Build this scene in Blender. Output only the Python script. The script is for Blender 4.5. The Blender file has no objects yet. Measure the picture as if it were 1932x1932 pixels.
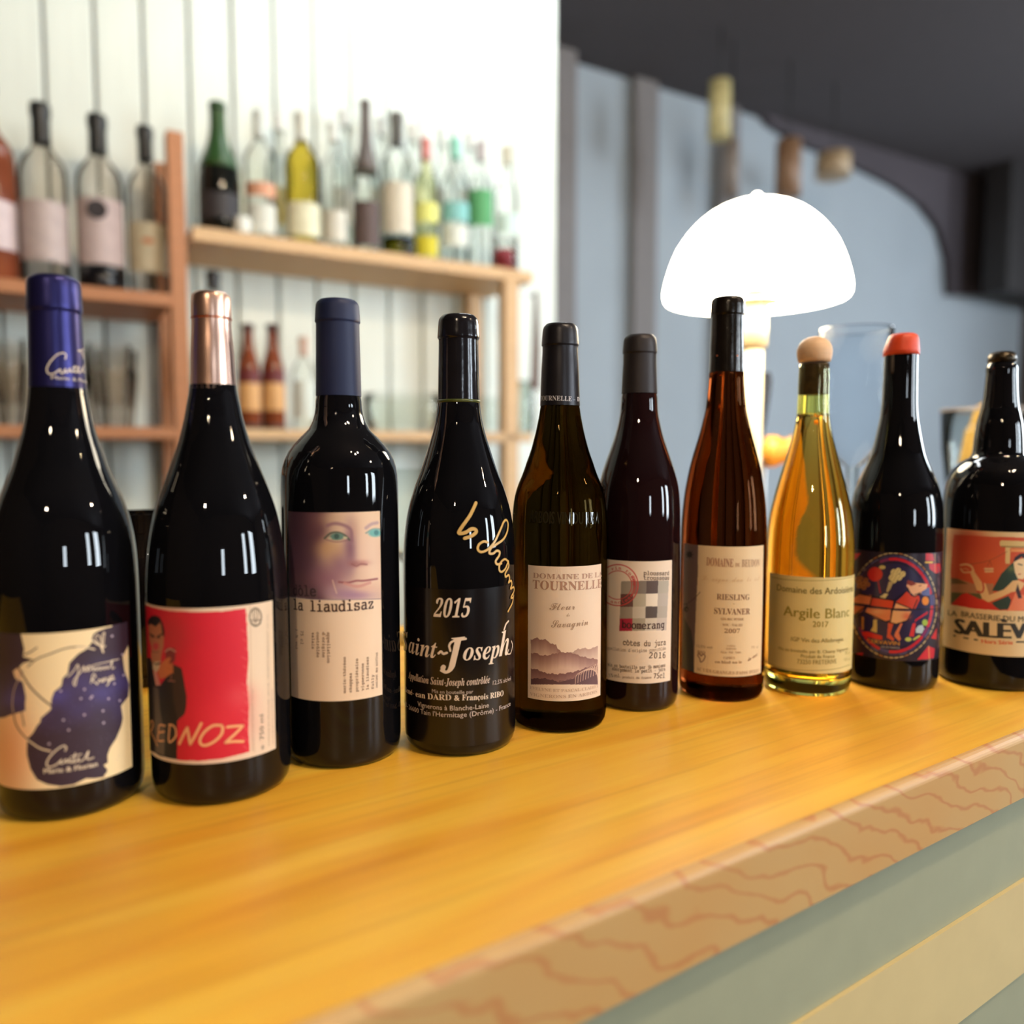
import bpy, bmesh, math, random
import numpy as np
from mathutils import Vector

# ------------------------------------------------------------------ camera, world, light, exposure
SC = bpy.context.scene
COL = SC.collection
FPX = 1500.0                       # focal length for a 1932 px wide frame
CX = CY = 966.0
YAW = math.radians(34.0)           # the bar runs 34 degrees off the picture plane
PITCH = math.atan2(106.0, FPX)
CAMZ = 0.20                        # above the bar top (z = 0)
FWD = Vector((math.sin(YAW) * math.cos(PITCH), math.cos(YAW) * math.cos(PITCH), -math.sin(PITCH)))
RGT = Vector((math.cos(YAW), -math.sin(YAW), 0.0))
UPV = RGT.cross(FWD)
CAMP = Vector((0.0, 0.0, CAMZ))

cd = bpy.data.cameras.new('camera')
cam = bpy.data.objects.new('camera', cd)
COL.objects.link(cam)
cam.location = CAMP
cam.rotation_euler = (math.pi / 2 - PITCH, 0.0, -YAW)
cd.sensor_width = 36.0
cd.lens = 36.0 * FPX / 1932.0
cd.clip_start = 0.02
cd.clip_end = 50.0
cd.dof.use_dof = True
cd.dof.focus_distance = 0.56
cd.dof.aperture_fstop = 2.6
SC.camera = cam

SC.view_settings.view_transform = 'Standard'
SC.view_settings.look = 'None'
SC.view_settings.gamma = 1.0
SC.view_settings.use_curve_mapping = False
SC.view_settings.exposure = 0.0
SC.cycles.use_denoising = True
SC.cycles.max_bounces = 10
SC.cycles.transparent_max_bounces = 72
SC.cycles.transmission_bounces = 10
SC.cycles.glossy_bounces = 4
SC.cycles.diffuse_bounces = 3
SC.cycles.sample_clamp_indirect = 4.0
SC.cycles.blur_glossy = 0.5

wd = bpy.data.worlds.new('world')
SC.world = wd
wd.use_nodes = True
wd.node_tree.nodes['Background'].inputs[0].default_value = (0.60, 0.72, 0.9, 1)
wd.node_tree.nodes['Background'].inputs[1].default_value = 0.3

WINDOW_RADIANCE = 34.0
SHADE_RADIANCE = 17.0
PENDANT_RADIANCE = 1600.0
FILL_W = 13.0


def area_light(name, loc, target, w, h, watts, color):
    l = bpy.data.lights.new(name, 'AREA')
    l.shape = 'RECTANGLE'
    l.size = w
    l.size_y = h
    l.energy = watts
    l.color = color
    o = bpy.data.objects.new(name, l)
    COL.objects.link(o)
    o.location = loc
    d = (Vector(target) - Vector(loc)).normalized()
    o.rotation_euler = d.to_track_quat('-Z', 'Y').to_euler()
    return o


# added, unseen fill light for the back bar's bottles and planks (its housing is built with the room)
area_light('back_bar_fill_light', (1.25, 1.35, 1.80), (0.95, 2.0, 0.35), 1.2, 0.12, FILL_W, (0.93, 0.98, 1.0))


# ------------------------------------------------------------------ geometry of the view
def dirpx(x, y):
    d = FWD + RGT * ((x - CX) / FPX) + UPV * ((CY - y) / FPX)
    return d.normalized()


def project(P):
    """world points (N,3) -> pixels of the 1932 frame"""
    P = np.asarray(P, float) - np.array(CAMP)
    xc = P @ np.array(RGT)
    yc = P @ np.array(UPV)
    zc = P @ np.array(FWD)
    return CX + FPX * xc / zc, CY - FPX * yc / zc


A4 = math.radians(4.0)             # the back wall is turned 4 degrees against the bar


def wf(u, v, z=0.0):
    return Vector((u * math.cos(A4) + v * math.sin(A4), -u * math.sin(A4) + v * math.cos(A4), z))


def pw(x, y, v):
    """pixel -> (u, z) on the plane parallel to the back wall at depth v"""
    d = dirpx(x, y)
    t = v / (d.x * math.sin(A4) + d.y * math.cos(A4))
    P = CAMP + d * t
    return P.x * math.cos(A4) - P.y * math.sin(A4), P.z


def hpt(x, D):
    """horizontal world position seen at column x at forward distance D"""
    X = (x - CX) / FPX * D
    return X * math.cos(YAW) + D * math.sin(YAW), -X * math.sin(YAW) + D * math.cos(YAW)


def zat(y, D):
    k = (CY - y) / FPX
    sp, cp = math.sin(PITCH), math.cos(PITCH)
    return CAMZ + D * (k * cp - sp) / (cp + k * sp)


# ------------------------------------------------------------------ helpers
def lin(c):
    c = c / 255.0
    return c / 12.92 if c <= 0.04045 else ((c + 0.055) / 1.055) ** 2.4


def rgb(r, g, b):
    return (lin(r), lin(g), lin(b), 1.0)


def new_mat(name):
    m = bpy.data.materials.new(name)
    m.use_nodes = True
    nt = m.node_tree
    return m, nt, nt.nodes['Principled BSDF']


def noisy(nt, col, amt, scale, stretch=(1, 1, 1), coord='Object'):
    """colour varied a little by noise; returns the colour socket"""
    tc = nt.nodes.new('ShaderNodeTexCoord')
    mp = nt.nodes.new('ShaderNodeMapping')
    mp.inputs['Scale'].default_value = stretch
    nz = nt.nodes.new('ShaderNodeTexNoise')
    nz.inputs['Scale'].default_value = scale
    nz.inputs['Detail'].default_value = 4
    rp = nt.nodes.new('ShaderNodeValToRGB')
    rp.color_ramp.elements[0].position = 0.3
    rp.color_ramp.elements[1].position = 0.7
    a = [max(0.0, c * (1 - amt)) for c in col[:3]] + [1]
    b = [min(1.0, c * (1 + amt)) for c in col[:3]] + [1]
    rp.color_ramp.elements[0].color = a
    rp.color_ramp.elements[1].color = b
    nt.links.new(tc.outputs[coord], mp.inputs['Vector'])
    nt.links.new(mp.outputs['Vector'], nz.inputs['Vector'])
    nt.links.new(nz.outputs['Fac'], rp.inputs['Fac'])
    return rp.outputs['Color'], nz.outputs['Fac']


_MC = {}


def pmat(name, col, rough=0.5, metal=0.0, amt=0.06, scale=30.0, stretch=(1, 1, 1), bump=0.0, coat=0.0, spec=0.5, sheen=0.0):
    if name in _MC:
        return _MC[name]
    m, nt, p = new_mat(name)
    c, f = noisy(nt, col, amt, scale, stretch)
    nt.links.new(c, p.inputs['Base Color'])
    p.inputs['Roughness'].default_value = rough
    p.inputs['Metallic'].default_value = metal
    p.inputs['Coat Weight'].default_value = coat
    p.inputs['Specular IOR Level'].default_value = spec
    if bump:
        b = nt.nodes.new('ShaderNodeBump')
        b.inputs['Strength'].default_value = bump
        b.inputs['Distance'].default_value = 0.001
        nt.links.new(f, b.inputs['Height'])
        nt.links.new(b.outputs['Normal'], p.inputs['Normal'])
    _MC[name] = m
    return m


def emat(name, col, strength):
    if name in _MC:
        return _MC[name]
    m, nt, p = new_mat(name)
    p.inputs['Base Color'].default_value = col
    p.inputs['Emission Color'].default_value = col
    p.inputs['Emission Strength'].default_value = strength
    _MC[name] = m
    return m


def glass_mat(name, tint, ior=1.45, rough=0.0, absorb=None, density=0.0):
    if name in _MC:
        return _MC[name]
    m, nt, p = new_mat(name)
    nt.nodes.remove(p)
    out = nt.nodes['Material Output']
    g = nt.nodes.new('ShaderNodeBsdfGlass')
    g.inputs['Color'].default_value = tint
    g.inputs['IOR'].default_value = ior
    g.inputs['Roughness'].default_value = rough
    nt.links.new(g.outputs[0], out.inputs['Surface'])
    if absorb:
        v = nt.nodes.new('ShaderNodeVolumeAbsorption')
        v.inputs['Color'].default_value = absorb
        v.inputs['Density'].default_value = density
        nt.links.new(v.outputs[0], out.inputs['Volume'])
    _MC[name] = m
    return m


def thin_glass(name, tint, dark=0.80, edge=0.35, ior=1.45):
    """thin clear glass: lets the light through, reflects more at the edges"""
    if name in _MC:
        return _MC[name]
    m, nt, p = new_mat(name)
    nt.nodes.remove(p)
    out = nt.nodes['Material Output']
    tr = nt.nodes.new('ShaderNodeBsdfTransparent')
    lw = nt.nodes.new('ShaderNodeLayerWeight')
    lw.inputs['Blend'].default_value = edge
    mc = nt.nodes.new('ShaderNodeMix')
    mc.data_type = 'RGBA'
    mc.inputs[6].default_value = tint
    mc.inputs[7].default_value = [c * dark for c in tint[:3]] + [1]
    nt.links.new(lw.outputs['Facing'], mc.inputs[0])
    nt.links.new(mc.outputs[2], tr.inputs['Color'])
    gl = nt.nodes.new('ShaderNodeBsdfGlossy')
    gl.inputs['Roughness'].default_value = 0.03
    fr = nt.nodes.new('ShaderNodeFresnel')
    fr.inputs['IOR'].default_value = ior
    mx = nt.nodes.new('ShaderNodeMixShader')
    nt.links.new(fr.outputs[0], mx.inputs[0])
    nt.links.new(tr.outputs[0], mx.inputs[1])
    nt.links.new(gl.outputs[0], mx.inputs[2])
    nt.links.new(mx.outputs[0], out.inputs['Surface'])
    _MC[name] = m
    return m


def link(name, me, mat=None, parent=None, smooth=False):
    o = bpy.data.objects.new(name, me)
    COL.objects.link(o)
    if mat is not None:
        for x in (mat if isinstance(mat, (list, tuple)) else [mat]):
            me.materials.append(x)
    if parent is not None:
        o.parent = parent
    if smooth:
        me.polygons.foreach_set('use_smooth', [True] * len(me.polygons))
    return o


def bm_obj(name, bm, mat, parent=None, smooth=False):
    me = bpy.data.meshes.new(name)
    bmesh.ops.recalc_face_normals(bm, faces=bm.faces)
    bm.to_mesh(me)
    bm.free()
    return link(name, me, mat, parent, smooth)


def thing(name, label, cat, loc=(0, 0, 0), rz=0.0, group=None):
    o = bpy.data.objects.new(name, None)
    COL.objects.link(o)
    o.empty_display_size = 0.02
    o.location = loc
    o.rotation_euler = (0, 0, rz)
    tag(o, label, cat, group)
    return o


def tag(o, label=None, cat=None, group=None, kind=None):
    if label:
        o['label'] = label
    if cat:
        o['category'] = cat
    if group:
        o['group'] = group
    if kind:
        o['kind'] = kind
    return o


def add_box(bm, x0, x1, y0, y1, z0, z1, bev=0.0, seg=2):
    vs = [bm.verts.new((x, y, z)) for z in (z0, z1) for y in (y0, y1) for x in (x0, x1)]
    idx = [(0, 2, 3, 1), (4, 5, 7, 6), (0, 1, 5, 4), (2, 6, 7, 3), (0, 4, 6, 2), (1, 3, 7, 5)]
    fs = [bm.faces.new([vs[i] for i in f]) for f in idx]
    if bev > 0:
        es = list({e for f in fs for e in f.edges})
        bmesh.ops.bevel(bm, geom=es, offset=bev, segments=seg, profile=0.5, affect='EDGES')


def box(name, x0, x1, y0, y1, z0, z1, mat, parent=None, bev=0.0):
    bm = bmesh.new()
    add_box(bm, x0, x1, y0, y1, z0, z1, bev)
    return bm_obj(name, bm, mat, parent)


def revolve_me(name, prof, n=64, cap0=True, cap1=True, cx=0.0, cy=0.0):
    """prof: list of (z, r); a ring of n verts for each"""
    prof = [(z, max(r, 1e-5)) for z, r in prof]
    m = len(prof)
    a = np.arange(n) * 2 * math.pi / n
    V = np.zeros((m * n, 3))
    for i, (z, r) in enumerate(prof):
        V[i * n:(i + 1) * n, 0] = cx + r * np.cos(a)
        V[i * n:(i + 1) * n, 1] = cy + r * np.sin(a)
        V[i * n:(i + 1) * n, 2] = z
    F = []
    for i in range(m - 1):
        for j in range(n):
            k = (j + 1) % n
            F.append((i * n + j, i * n + k, (i + 1) * n + k, (i + 1) * n + j))
    if cap0:
        F.append(tuple(range(n - 1, -1, -1)))
    if cap1:
        F.append(tuple((m - 1) * n + j for j in range(n)))
    me = bpy.data.meshes.new(name)
    me.from_pydata(V.tolist(), [], F)
    me.update()
    return me


def lathe(name, prof, mat, parent=None, n=64, cap0=True, cap1=True):
    o = link(name, revolve_me(name, prof, n, cap0, cap1), mat, parent)
    me = o.data
    fl = [len(p.vertices) == 4 for p in me.polygons]
    me.polygons.foreach_set('use_smooth', fl)
    return o


def pchip(xs, ys, x):
    xs = np.asarray(xs, float)
    ys = np.asarray(ys, float)
    h = np.diff(xs)
    d = np.diff(ys) / h
    m = np.zeros_like(ys)
    m[0], m[-1] = d[0], d[-1]
    for i in range(1, len(xs) - 1):
        if d[i - 1] * d[i] > 0:
            w1 = 2 * h[i] + h[i - 1]
            w2 = h[i] + 2 * h[i - 1]
            m[i] = (w1 + w2) / (w1 / d[i - 1] + w2 / d[i])
    x = np.clip(np.asarray(x, float), xs[0], xs[-1])
    k = np.clip(np.searchsorted(xs, x) - 1, 0, len(h) - 1)
    t = (x - xs[k]) / h[k]
    return ((2 * t**3 - 3 * t**2 + 1) * ys[k] + (t**3 - 2 * t**2 + t) * h[k] * m[k]
            + (-2 * t**3 + 3 * t**2) * ys[k + 1] + (t**3 - t**2) * h[k] * m[k + 1])


def tube_obj(name, pts, rad, mat, parent=None, res=6):
    cu = bpy.data.curves.new(name, 'CURVE')
    cu.dimensions = '3D'
    cu.bevel_depth = rad
    cu.bevel_resolution = res // 2
    cu.use_fill_caps = True
    sp = cu.splines.new('POLY')
    sp.points.add(len(pts) - 1)
    for i, p in enumerate(pts):
        sp.points[i].co = (p[0], p[1], p[2], 1)
    o = bpy.data.objects.new(name, cu)
    COL.objects.link(o)
    dg = bpy.context.evaluated_depsgraph_get()
    me = bpy.data.meshes.new_from_object(o.evaluated_get(dg))
    bpy.data.objects.remove(o)
    me.name = name
    return link(name, me, mat, parent, True)

# ------------------------------------------------------------------ the room
FLOOR, CEIL = -1.05, 1.95
M_plank = pmat('white_painted_plank', rgb(222, 230, 222), 0.45, amt=0.03, scale=6, stretch=(8, 8, 1), bump=0.2)
M_gap = pmat('plank_joint_backing_board', rgb(120, 112, 104), 0.8)  # brown grey backing board, visible in the plank joints
M_wallb = pmat('pale_blue_grey_plaster', rgb(150, 158, 164), 0.75, amt=0.04, scale=2.5)
M_post = pmat('taupe_grey_pilaster_paint', rgb(112, 106, 104), 0.7, amt=0.05)
M_dark = pmat('charcoal_ceiling_paint', rgb(66, 59, 64), 0.85, amt=0.12, scale=3)
M_roomd = pmat('dark_brown_room_plaster', rgb(70, 56, 48), 0.9, amt=0.1, scale=2)
M_floor = pmat('worn_brown_floor', rgb(96, 72, 52), 0.5, amt=0.15, scale=5, stretch=(1, 6, 1))


def rotobj(o):
    o.rotation_euler = (0, 0, -A4)
    return o


# the white plank wall behind the back bar (children: its planks)
wb = rotobj(box('wall_back', -1.5, 1.30, 2.112, 2.16, FLOOR, CEIL, M_gap))
tag(wb, 'wall of upright white painted boards behind the back bar', None, None, 'structure')
rng = random.Random(4)
bm = bmesh.new()
add_box(bm, 0.004, 0.0975, 2.09, 2.112, FLOOR, CEIL, 0.003, 1)
pme = bpy.data.meshes.new('plank')
bmesh.ops.recalc_face_normals(bm, faces=bm.faces)
bm.to_mesh(pme)
bm.free()
pme.materials.append(M_plank)
for i in range(28):
    o = bpy.data.objects.new('plank', pme)
    COL.objects.link(o)
    o.parent = wb
    o.location = (-1.5 + 0.1 * i + 0.015, rng.uniform(-0.0015, 0.0015), 0)
wr = rotobj(box('wall_right_back', 1.30, 6.4, 3.05, 3.12, FLOOR, CEIL, M_wallb))
tag(wr, 'pale blue grey plaster wall behind the lamp', None, None, 'structure')
ret = rotobj(box('wall_return', 1.30, 1.36, 2.09, 3.05, FLOOR, CEIL, M_plank))
tag(ret, 'white end face of the plank wall', None, None, 'structure')
# pilasters on the far wall
k = 1
for xl, xr, dep in ((1036, 1076, 0.10), (1196, 1240, 0.05), (1356, 1392, 0.05)):
    u0, _ = pw(xl, 500, 3.0)
    u1, _ = pw(xr, 500, 3.0)
    t = rotobj(box('trim_%d' % k, u0, u1, 3.05 - dep, 3.05, FLOOR, CEIL, M_post, None, 0.008))
    tag(t, 'grey upright wall strip right of the shelf end' if k == 1 else 'grey upright wall strip behind the lamp', None, None, 'structure')
    k += 1
# dark arched soffit in front of the far wall: the outline has its own depth
arc = [(1400, 150), (1455, 232), (1512, 268), (1570, 290), (1630, 318), (1690, 348), (1740, 384), (1775, 430), (1791, 490), (1795, 556), (1990, 556), (2300, 556), (2300, -500), (1400, -500)]
pts = [pw(x, y, 3.0) for x, y in arc]
bm = bmesh.new()
f = bm.faces.new([bm.verts.new((u, 3.0, z)) for u, z in pts])
r = bmesh.ops.extrude_face_region(bm, geom=[f])
for v in r['geom']:
    if isinstance(v, bmesh.types.BMVert):
        v.co.y += 0.045
so = rotobj(bm_obj('ceiling_soffit', bm, M_dark))
tag(so, 'dark arched soffit under the ceiling', None, None, 'structure')
# other walls, floor, ceiling
wl = box('wall_left', -3.2, -3.1, -3.4, 3.2, FLOOR, CEIL, M_roomd)
wrt = box('wall_right', 6.0, 6.1, -3.5, 3.2, FLOOR, CEIL, M_roomd)
wf_ = box('wall_front', -3.2, 6.1, -3.5, -3.4, FLOOR, CEIL, M_roomd)
fl = box('floor', -3.3, 6.3, -3.6, 3.5, FLOOR - 0.05, FLOOR, M_floor)
ce = box('ceiling', -3.3, 6.3, -3.6, 3.5, CEIL, CEIL + 0.05, pmat('ceiling_paint', rgb(64, 58, 60), 0.9))
wbl = rotobj(box('wall_left_back', -3.6, -1.5, 2.09, 2.16, FLOOR, CEIL, M_roomd))
for o in (wl, wrt, wf_, fl, ce, wbl):
    tag(o, None, None, None, 'structure')
# windows with daylight behind frosted panes: three on the wall behind the camera, one on the right wall
M_day = emat('daylit_window_pane', (0.80, 0.91, 1.0, 1), WINDOW_RADIANCE)
M_wfr = pmat('window_frame_paint', rgb(60, 56, 54), 0.5)


def window(n, x0, x1, z0, z1, side='front', bars=1):
    root = bpy.data.objects.new('window_%d' % n, None)
    COL.objects.link(root)
    tag(root, None, None, None, 'structure')
    t = 0.05

    def bx(nm, a0, a1, b0, b1, d0, d1, m):
        if side == 'front':
            return box(nm, a0, a1, -3.4 + d0, -3.4 + d1, b0, b1, m, root)
        return box(nm, 6.0 - d1, 6.0 - d0, a0, a1, b0, b1, m, root)
    bx('pane', x0, x1, z0, z1, 0.004, 0.012, M_day)
    bx('window_frame', x0 - t, x0, z0 - t, z1 + t, 0.002, 0.06, M_wfr)
    bx('window_frame', x1, x1 + t, z0 - t, z1 + t, 0.002, 0.06, M_wfr)
    bx('window_frame', x0, x1, z1, z1 + t, 0.002, 0.06, M_wfr)
    bx('window_frame', x0, x1, z0 - t, z0, 0.002, 0.06, M_wfr)
    for i in range(bars):
        c = x0 + (x1 - x0) * (i + 1) / (bars + 1)
        bx('glazing_bar', c - 0.015, c + 0.015, z0, z1, 0.014, 0.04, M_wfr)


window(1, -0.35, -0.12, 0.1, 0.75, 'front', 0)
window(2, 2.35, 2.75, 0.05, 1.25, 'front', 0)
window(3, 3.75, 4.75, -0.05, 1.45, 'front', 1)
window(4, -0.6, 0.5, 0.0, 1.45, 'right', 1)

# unseen housing for the added fill light over the back bar
tl = thing('fill_light_housing', 'slim white housing of an added, unseen fill light above the back bar shelves', 'light', (0, 0, 0))
b1_ = box('housing', 0.6, 1.9, 1.30, 1.40, 1.83, CEIL, pmat('white_lacquer', rgb(225, 225, 222), 0.4), tl, 0.004)

# warm pendant bulbs over the bar, behind the camera
M_bulb = emat('warm_bulb', (1.0, 0.79, 0.55, 1), PENDANT_RADIANCE)
M_cord = pmat('black_cord', rgb(20, 18, 18), 0.6)
M_sock = pmat('brass_socket', rgb(170, 130, 70), 0.3, 1.0)
pend = [(-0.95, -0.95, 1.15), (0.42, -0.42, 1.50), (0.60, -0.48, 1.42), (0.76, -0.44, 1.49), (1.7, -0.75, 1.25)]
PLB = ['leftmost of five', 'second of five from the left', 'lowest of the middle three', 'fourth of five from the left', 'rightmost of five']
for i, (x, y, z) in enumerate(pend):
    t = thing('pendant_lamp', 'bare warm pendant bulb over the bar, behind the camera, ' + PLB[i], 'lamp', (x, y, z), 0, 'pendant bulbs over the bar')
    lathe('bulb', [(-0.017, 0.003), (-0.015, 0.008), (-0.009, 0.0135), (0.0, 0.016), (0.012, 0.0145), (0.030, 0.011), (0.046, 0.010)], M_bulb, t, 20)
    lathe('socket', [(0.044, 0.015), (0.046, 0.018), (0.085, 0.018), (0.095, 0.008), (0.10, 0.004)], M_sock, t, 20)
    lathe('cord', [(0.098, 0.0025), (CEIL - z, 0.0025)], M_cord, t, 8)

# ------------------------------------------------------------------ the bar counter
def wood_top():
    m, nt, p = new_mat('honey_varnished_wood')
    N, L = nt.nodes.new, nt.links.new
    tc = N('ShaderNodeTexCoord')
    mp = N('ShaderNodeMapping')
    mp.inputs['Scale'].default_value = (1.1, 13, 1)
    mp.inputs['Rotation'].default_value = (0, 0, math.radians(2))
    L(tc.outputs['Object'], mp.inputs['Vector'])
    n1 = N('ShaderNodeTexNoise')
    n1.inputs['Scale'].default_value = 3.2
    n1.inputs['Detail'].default_value = 5
    n1.inputs['Distortion'].default_value = 0.5
    L(mp.outputs[0], n1.inputs['Vector'])
    r1 = N('ShaderNodeValToRGB')
    e = r1.color_ramp.elements
    e[0].position, e[0].color = 0.30, rgb(236, 170, 50)
    e[1].position, e[1].color = 0.72, rgb(252, 208, 80)
    x = e.new(0.5)
    x.color = rgb(246, 190, 62)
    L(n1.outputs['Fac'], r1.inputs['Fac'])
    # fine darker grain lines
    mp2 = N('ShaderNodeMapping')
    mp2.inputs['Scale'].default_value = (1.6, 55, 1)
    L(tc.outputs['Object'], mp2.inputs['Vector'])
    n2 = N('ShaderNodeTexNoise')
    n2.inputs['Scale'].default_value = 3.0
    n2.inputs['Detail'].default_value = 3
    L(mp2.outputs[0], n2.inputs['Vector'])
    r2 = N('ShaderNodeValToRGB')
    r2.color_ramp.elements[0].position, r2.color_ramp.elements[0].color = 0.30, (0.72, 0.62, 0.55, 1)
    r2.color_ramp.elements[1].position, r2.color_ramp.elements[1].color = 0.50, (1, 1, 1, 1)
    L(n2.outputs['Fac'], r2.inputs['Fac'])
    # broad cloudy figure
    n3 = N('ShaderNodeTexNoise')
    n3.inputs['Scale'].default_value = 5.0
    L(tc.outputs['Object'], n3.inputs['Vector'])
    r3 = N('ShaderNodeValToRGB')
    r3.color_ramp.elements[0].position, r3.color_ramp.elements[0].color = 0.3, (0.92, 0.86, 0.82, 1)
    r3.color_ramp.elements[1].position, r3.color_ramp.elements[1].color = 0.7, (1.08, 1.08, 1.05, 1)
    L(n3.outputs['Fac'], r3.inputs['Fac'])
    mx = N('ShaderNodeMix')
    mx.data_type, mx.blend_type = 'RGBA', 'MULTIPLY'
    mx.inputs[0].default_value = 0.4
    L(r1.outputs['Color'], mx.inputs[6])
    L(r2.outputs['Color'], mx.inputs[7])
    mx2 = N('ShaderNodeMix')
    mx2.data_type, mx2.blend_type = 'RGBA', 'MULTIPLY'
    mx2.inputs[0].default_value = 0.8
    L(mx.outputs[2], mx2.inputs[6])
    L(r3.outputs['Color'], mx2.inputs[7])
    L(mx2.outputs[2], p.inputs['Base Color'])
    p.inputs['Roughness'].default_value = 0.42
    p.inputs['Coat Weight'].default_value = 0.25
    p.inputs['Coat Roughness'].default_value = 0.3
    return m


def wood_edge():
    m, nt, p = new_mat('figured_maple_edge')
    N, L = nt.nodes.new, nt.links.new
    tc = N('ShaderNodeTexCoord')
    mp = N('ShaderNodeMapping')
    mp.inputs['Rotation'].default_value = (0, math.radians(-38), 0)
    mp.inputs['Scale'].default_value = (9, 1, 16)
    L(tc.outputs['Object'], mp.inputs['Vector'])
    w = N('ShaderNodeTexWave')
    w.wave_type = 'BANDS'
    w.bands_direction = 'Z'
    w.inputs['Scale'].default_value = 1.5
    w.inputs['Distortion'].default_value = 9.0
    w.inputs['Detail'].default_value = 2.5
    w.inputs['Detail Scale'].default_value = 1.4
    L(mp.outputs[0], w.inputs['Vector'])
    r = N('ShaderNodeValToRGB')
    e = r.color_ramp.elements
    e[0].position, e[0].color = 0.0, rgb(192, 136, 84)
    e[1].position, e[1].color = 0.16, rgb(202, 164, 106)
    x = e.new(0.05)
    x.color = rgb(198, 150, 94)
    L(w.outputs['Fac'], r.inputs['Fac'])
    n3 = N('ShaderNodeTexNoise')
    n3.inputs['Scale'].default_value = 9.0
    L(tc.outputs['Object'], n3.inputs['Vector'])
    r3 = N('ShaderNodeValToRGB')
    r3.color_ramp.elements[0].position, r3.color_ramp.elements[0].color = 0.3, (1.0, 0.88, 0.74, 1)
    r3.color_ramp.elements[1].position, r3.color_ramp.elements[1].color = 0.65, (1, 1, 1, 1)
    L(n3.outputs['Fac'], r3.inputs['Fac'])
    mx = N('ShaderNodeMix')
    mx.data_type, mx.blend_type = 'RGBA', 'MULTIPLY'
    mx.inputs[0].default_value = 1.0
    L(r.outputs['Color'], mx.inputs[6])
    L(r3.outputs['Color'], mx.inputs[7])
    L(mx.outputs[2], p.inputs['Base Color'])
    p.inputs['Roughness'].default_value = 0.45
    return m


FY = 0.258                       # front edge of the bar
bar = thing('bar_counter', 'long honey coloured wooden bar with a figured maple edge, carrying the wine bottles', 'bar counter', (0, 0, -0.05))
M_top, M_edge = wood_top(), wood_edge()
box('worktop', -0.9, 2.3, FY + 0.0061, 0.84, 0.0101, 0.05, M_top, bar, 0.0)
# edge board: a thin band over the front, rounded at its upper arris
prof = [(FY + 0.0060, 0.050), (FY + 0.0040, 0.0496), (FY + 0.0022, 0.0486), (FY + 0.0010, 0.0474), (FY + 0.0003, 0.0460), (FY, 0.0445), (FY, 0.002), (FY + 0.002, 0.0), (FY + 0.0060, 0.0)]
bm = bmesh.new()
ra = [bm.verts.new((-0.9, y, z)) for y, z in prof]
rb = [bm.verts.new((2.3, y, z)) for y, z in prof]
for i in range(len(prof)):
    j = (i + 1) % len(prof)
    bm.faces.new((ra[i], rb[i], rb[j], ra[j]))
bm.faces.new(ra)
bm.faces.new(rb)
bm_obj('edge_board', bm, M_edge, bar)
box('underboard', -0.9, 2.3, FY + 0.0061, 0.84, 0.0, 0.01, M_edge, bar)
M_sage = pmat('sage_grey_paint', rgb(160, 162, 134), 0.6, amt=0.03, scale=40, bump=0.15)
M_batt = pmat('cream_painted_rail', rgb(214, 192, 138), 0.5, amt=0.03)
box('front_panel', -0.9, 2.3, FY + 0.012, FY + 0.05, FLOOR + 0.05, -0.0005, M_sage, bar)
box('rail', -0.9, 2.3, FY + 0.009, FY + 0.0118, -0.150, -0.074, M_batt, bar)
box('back_panel', -0.9, 2.3, 0.78, 0.82, FLOOR + 0.05, -0.0005, M_sage, bar)

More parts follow.
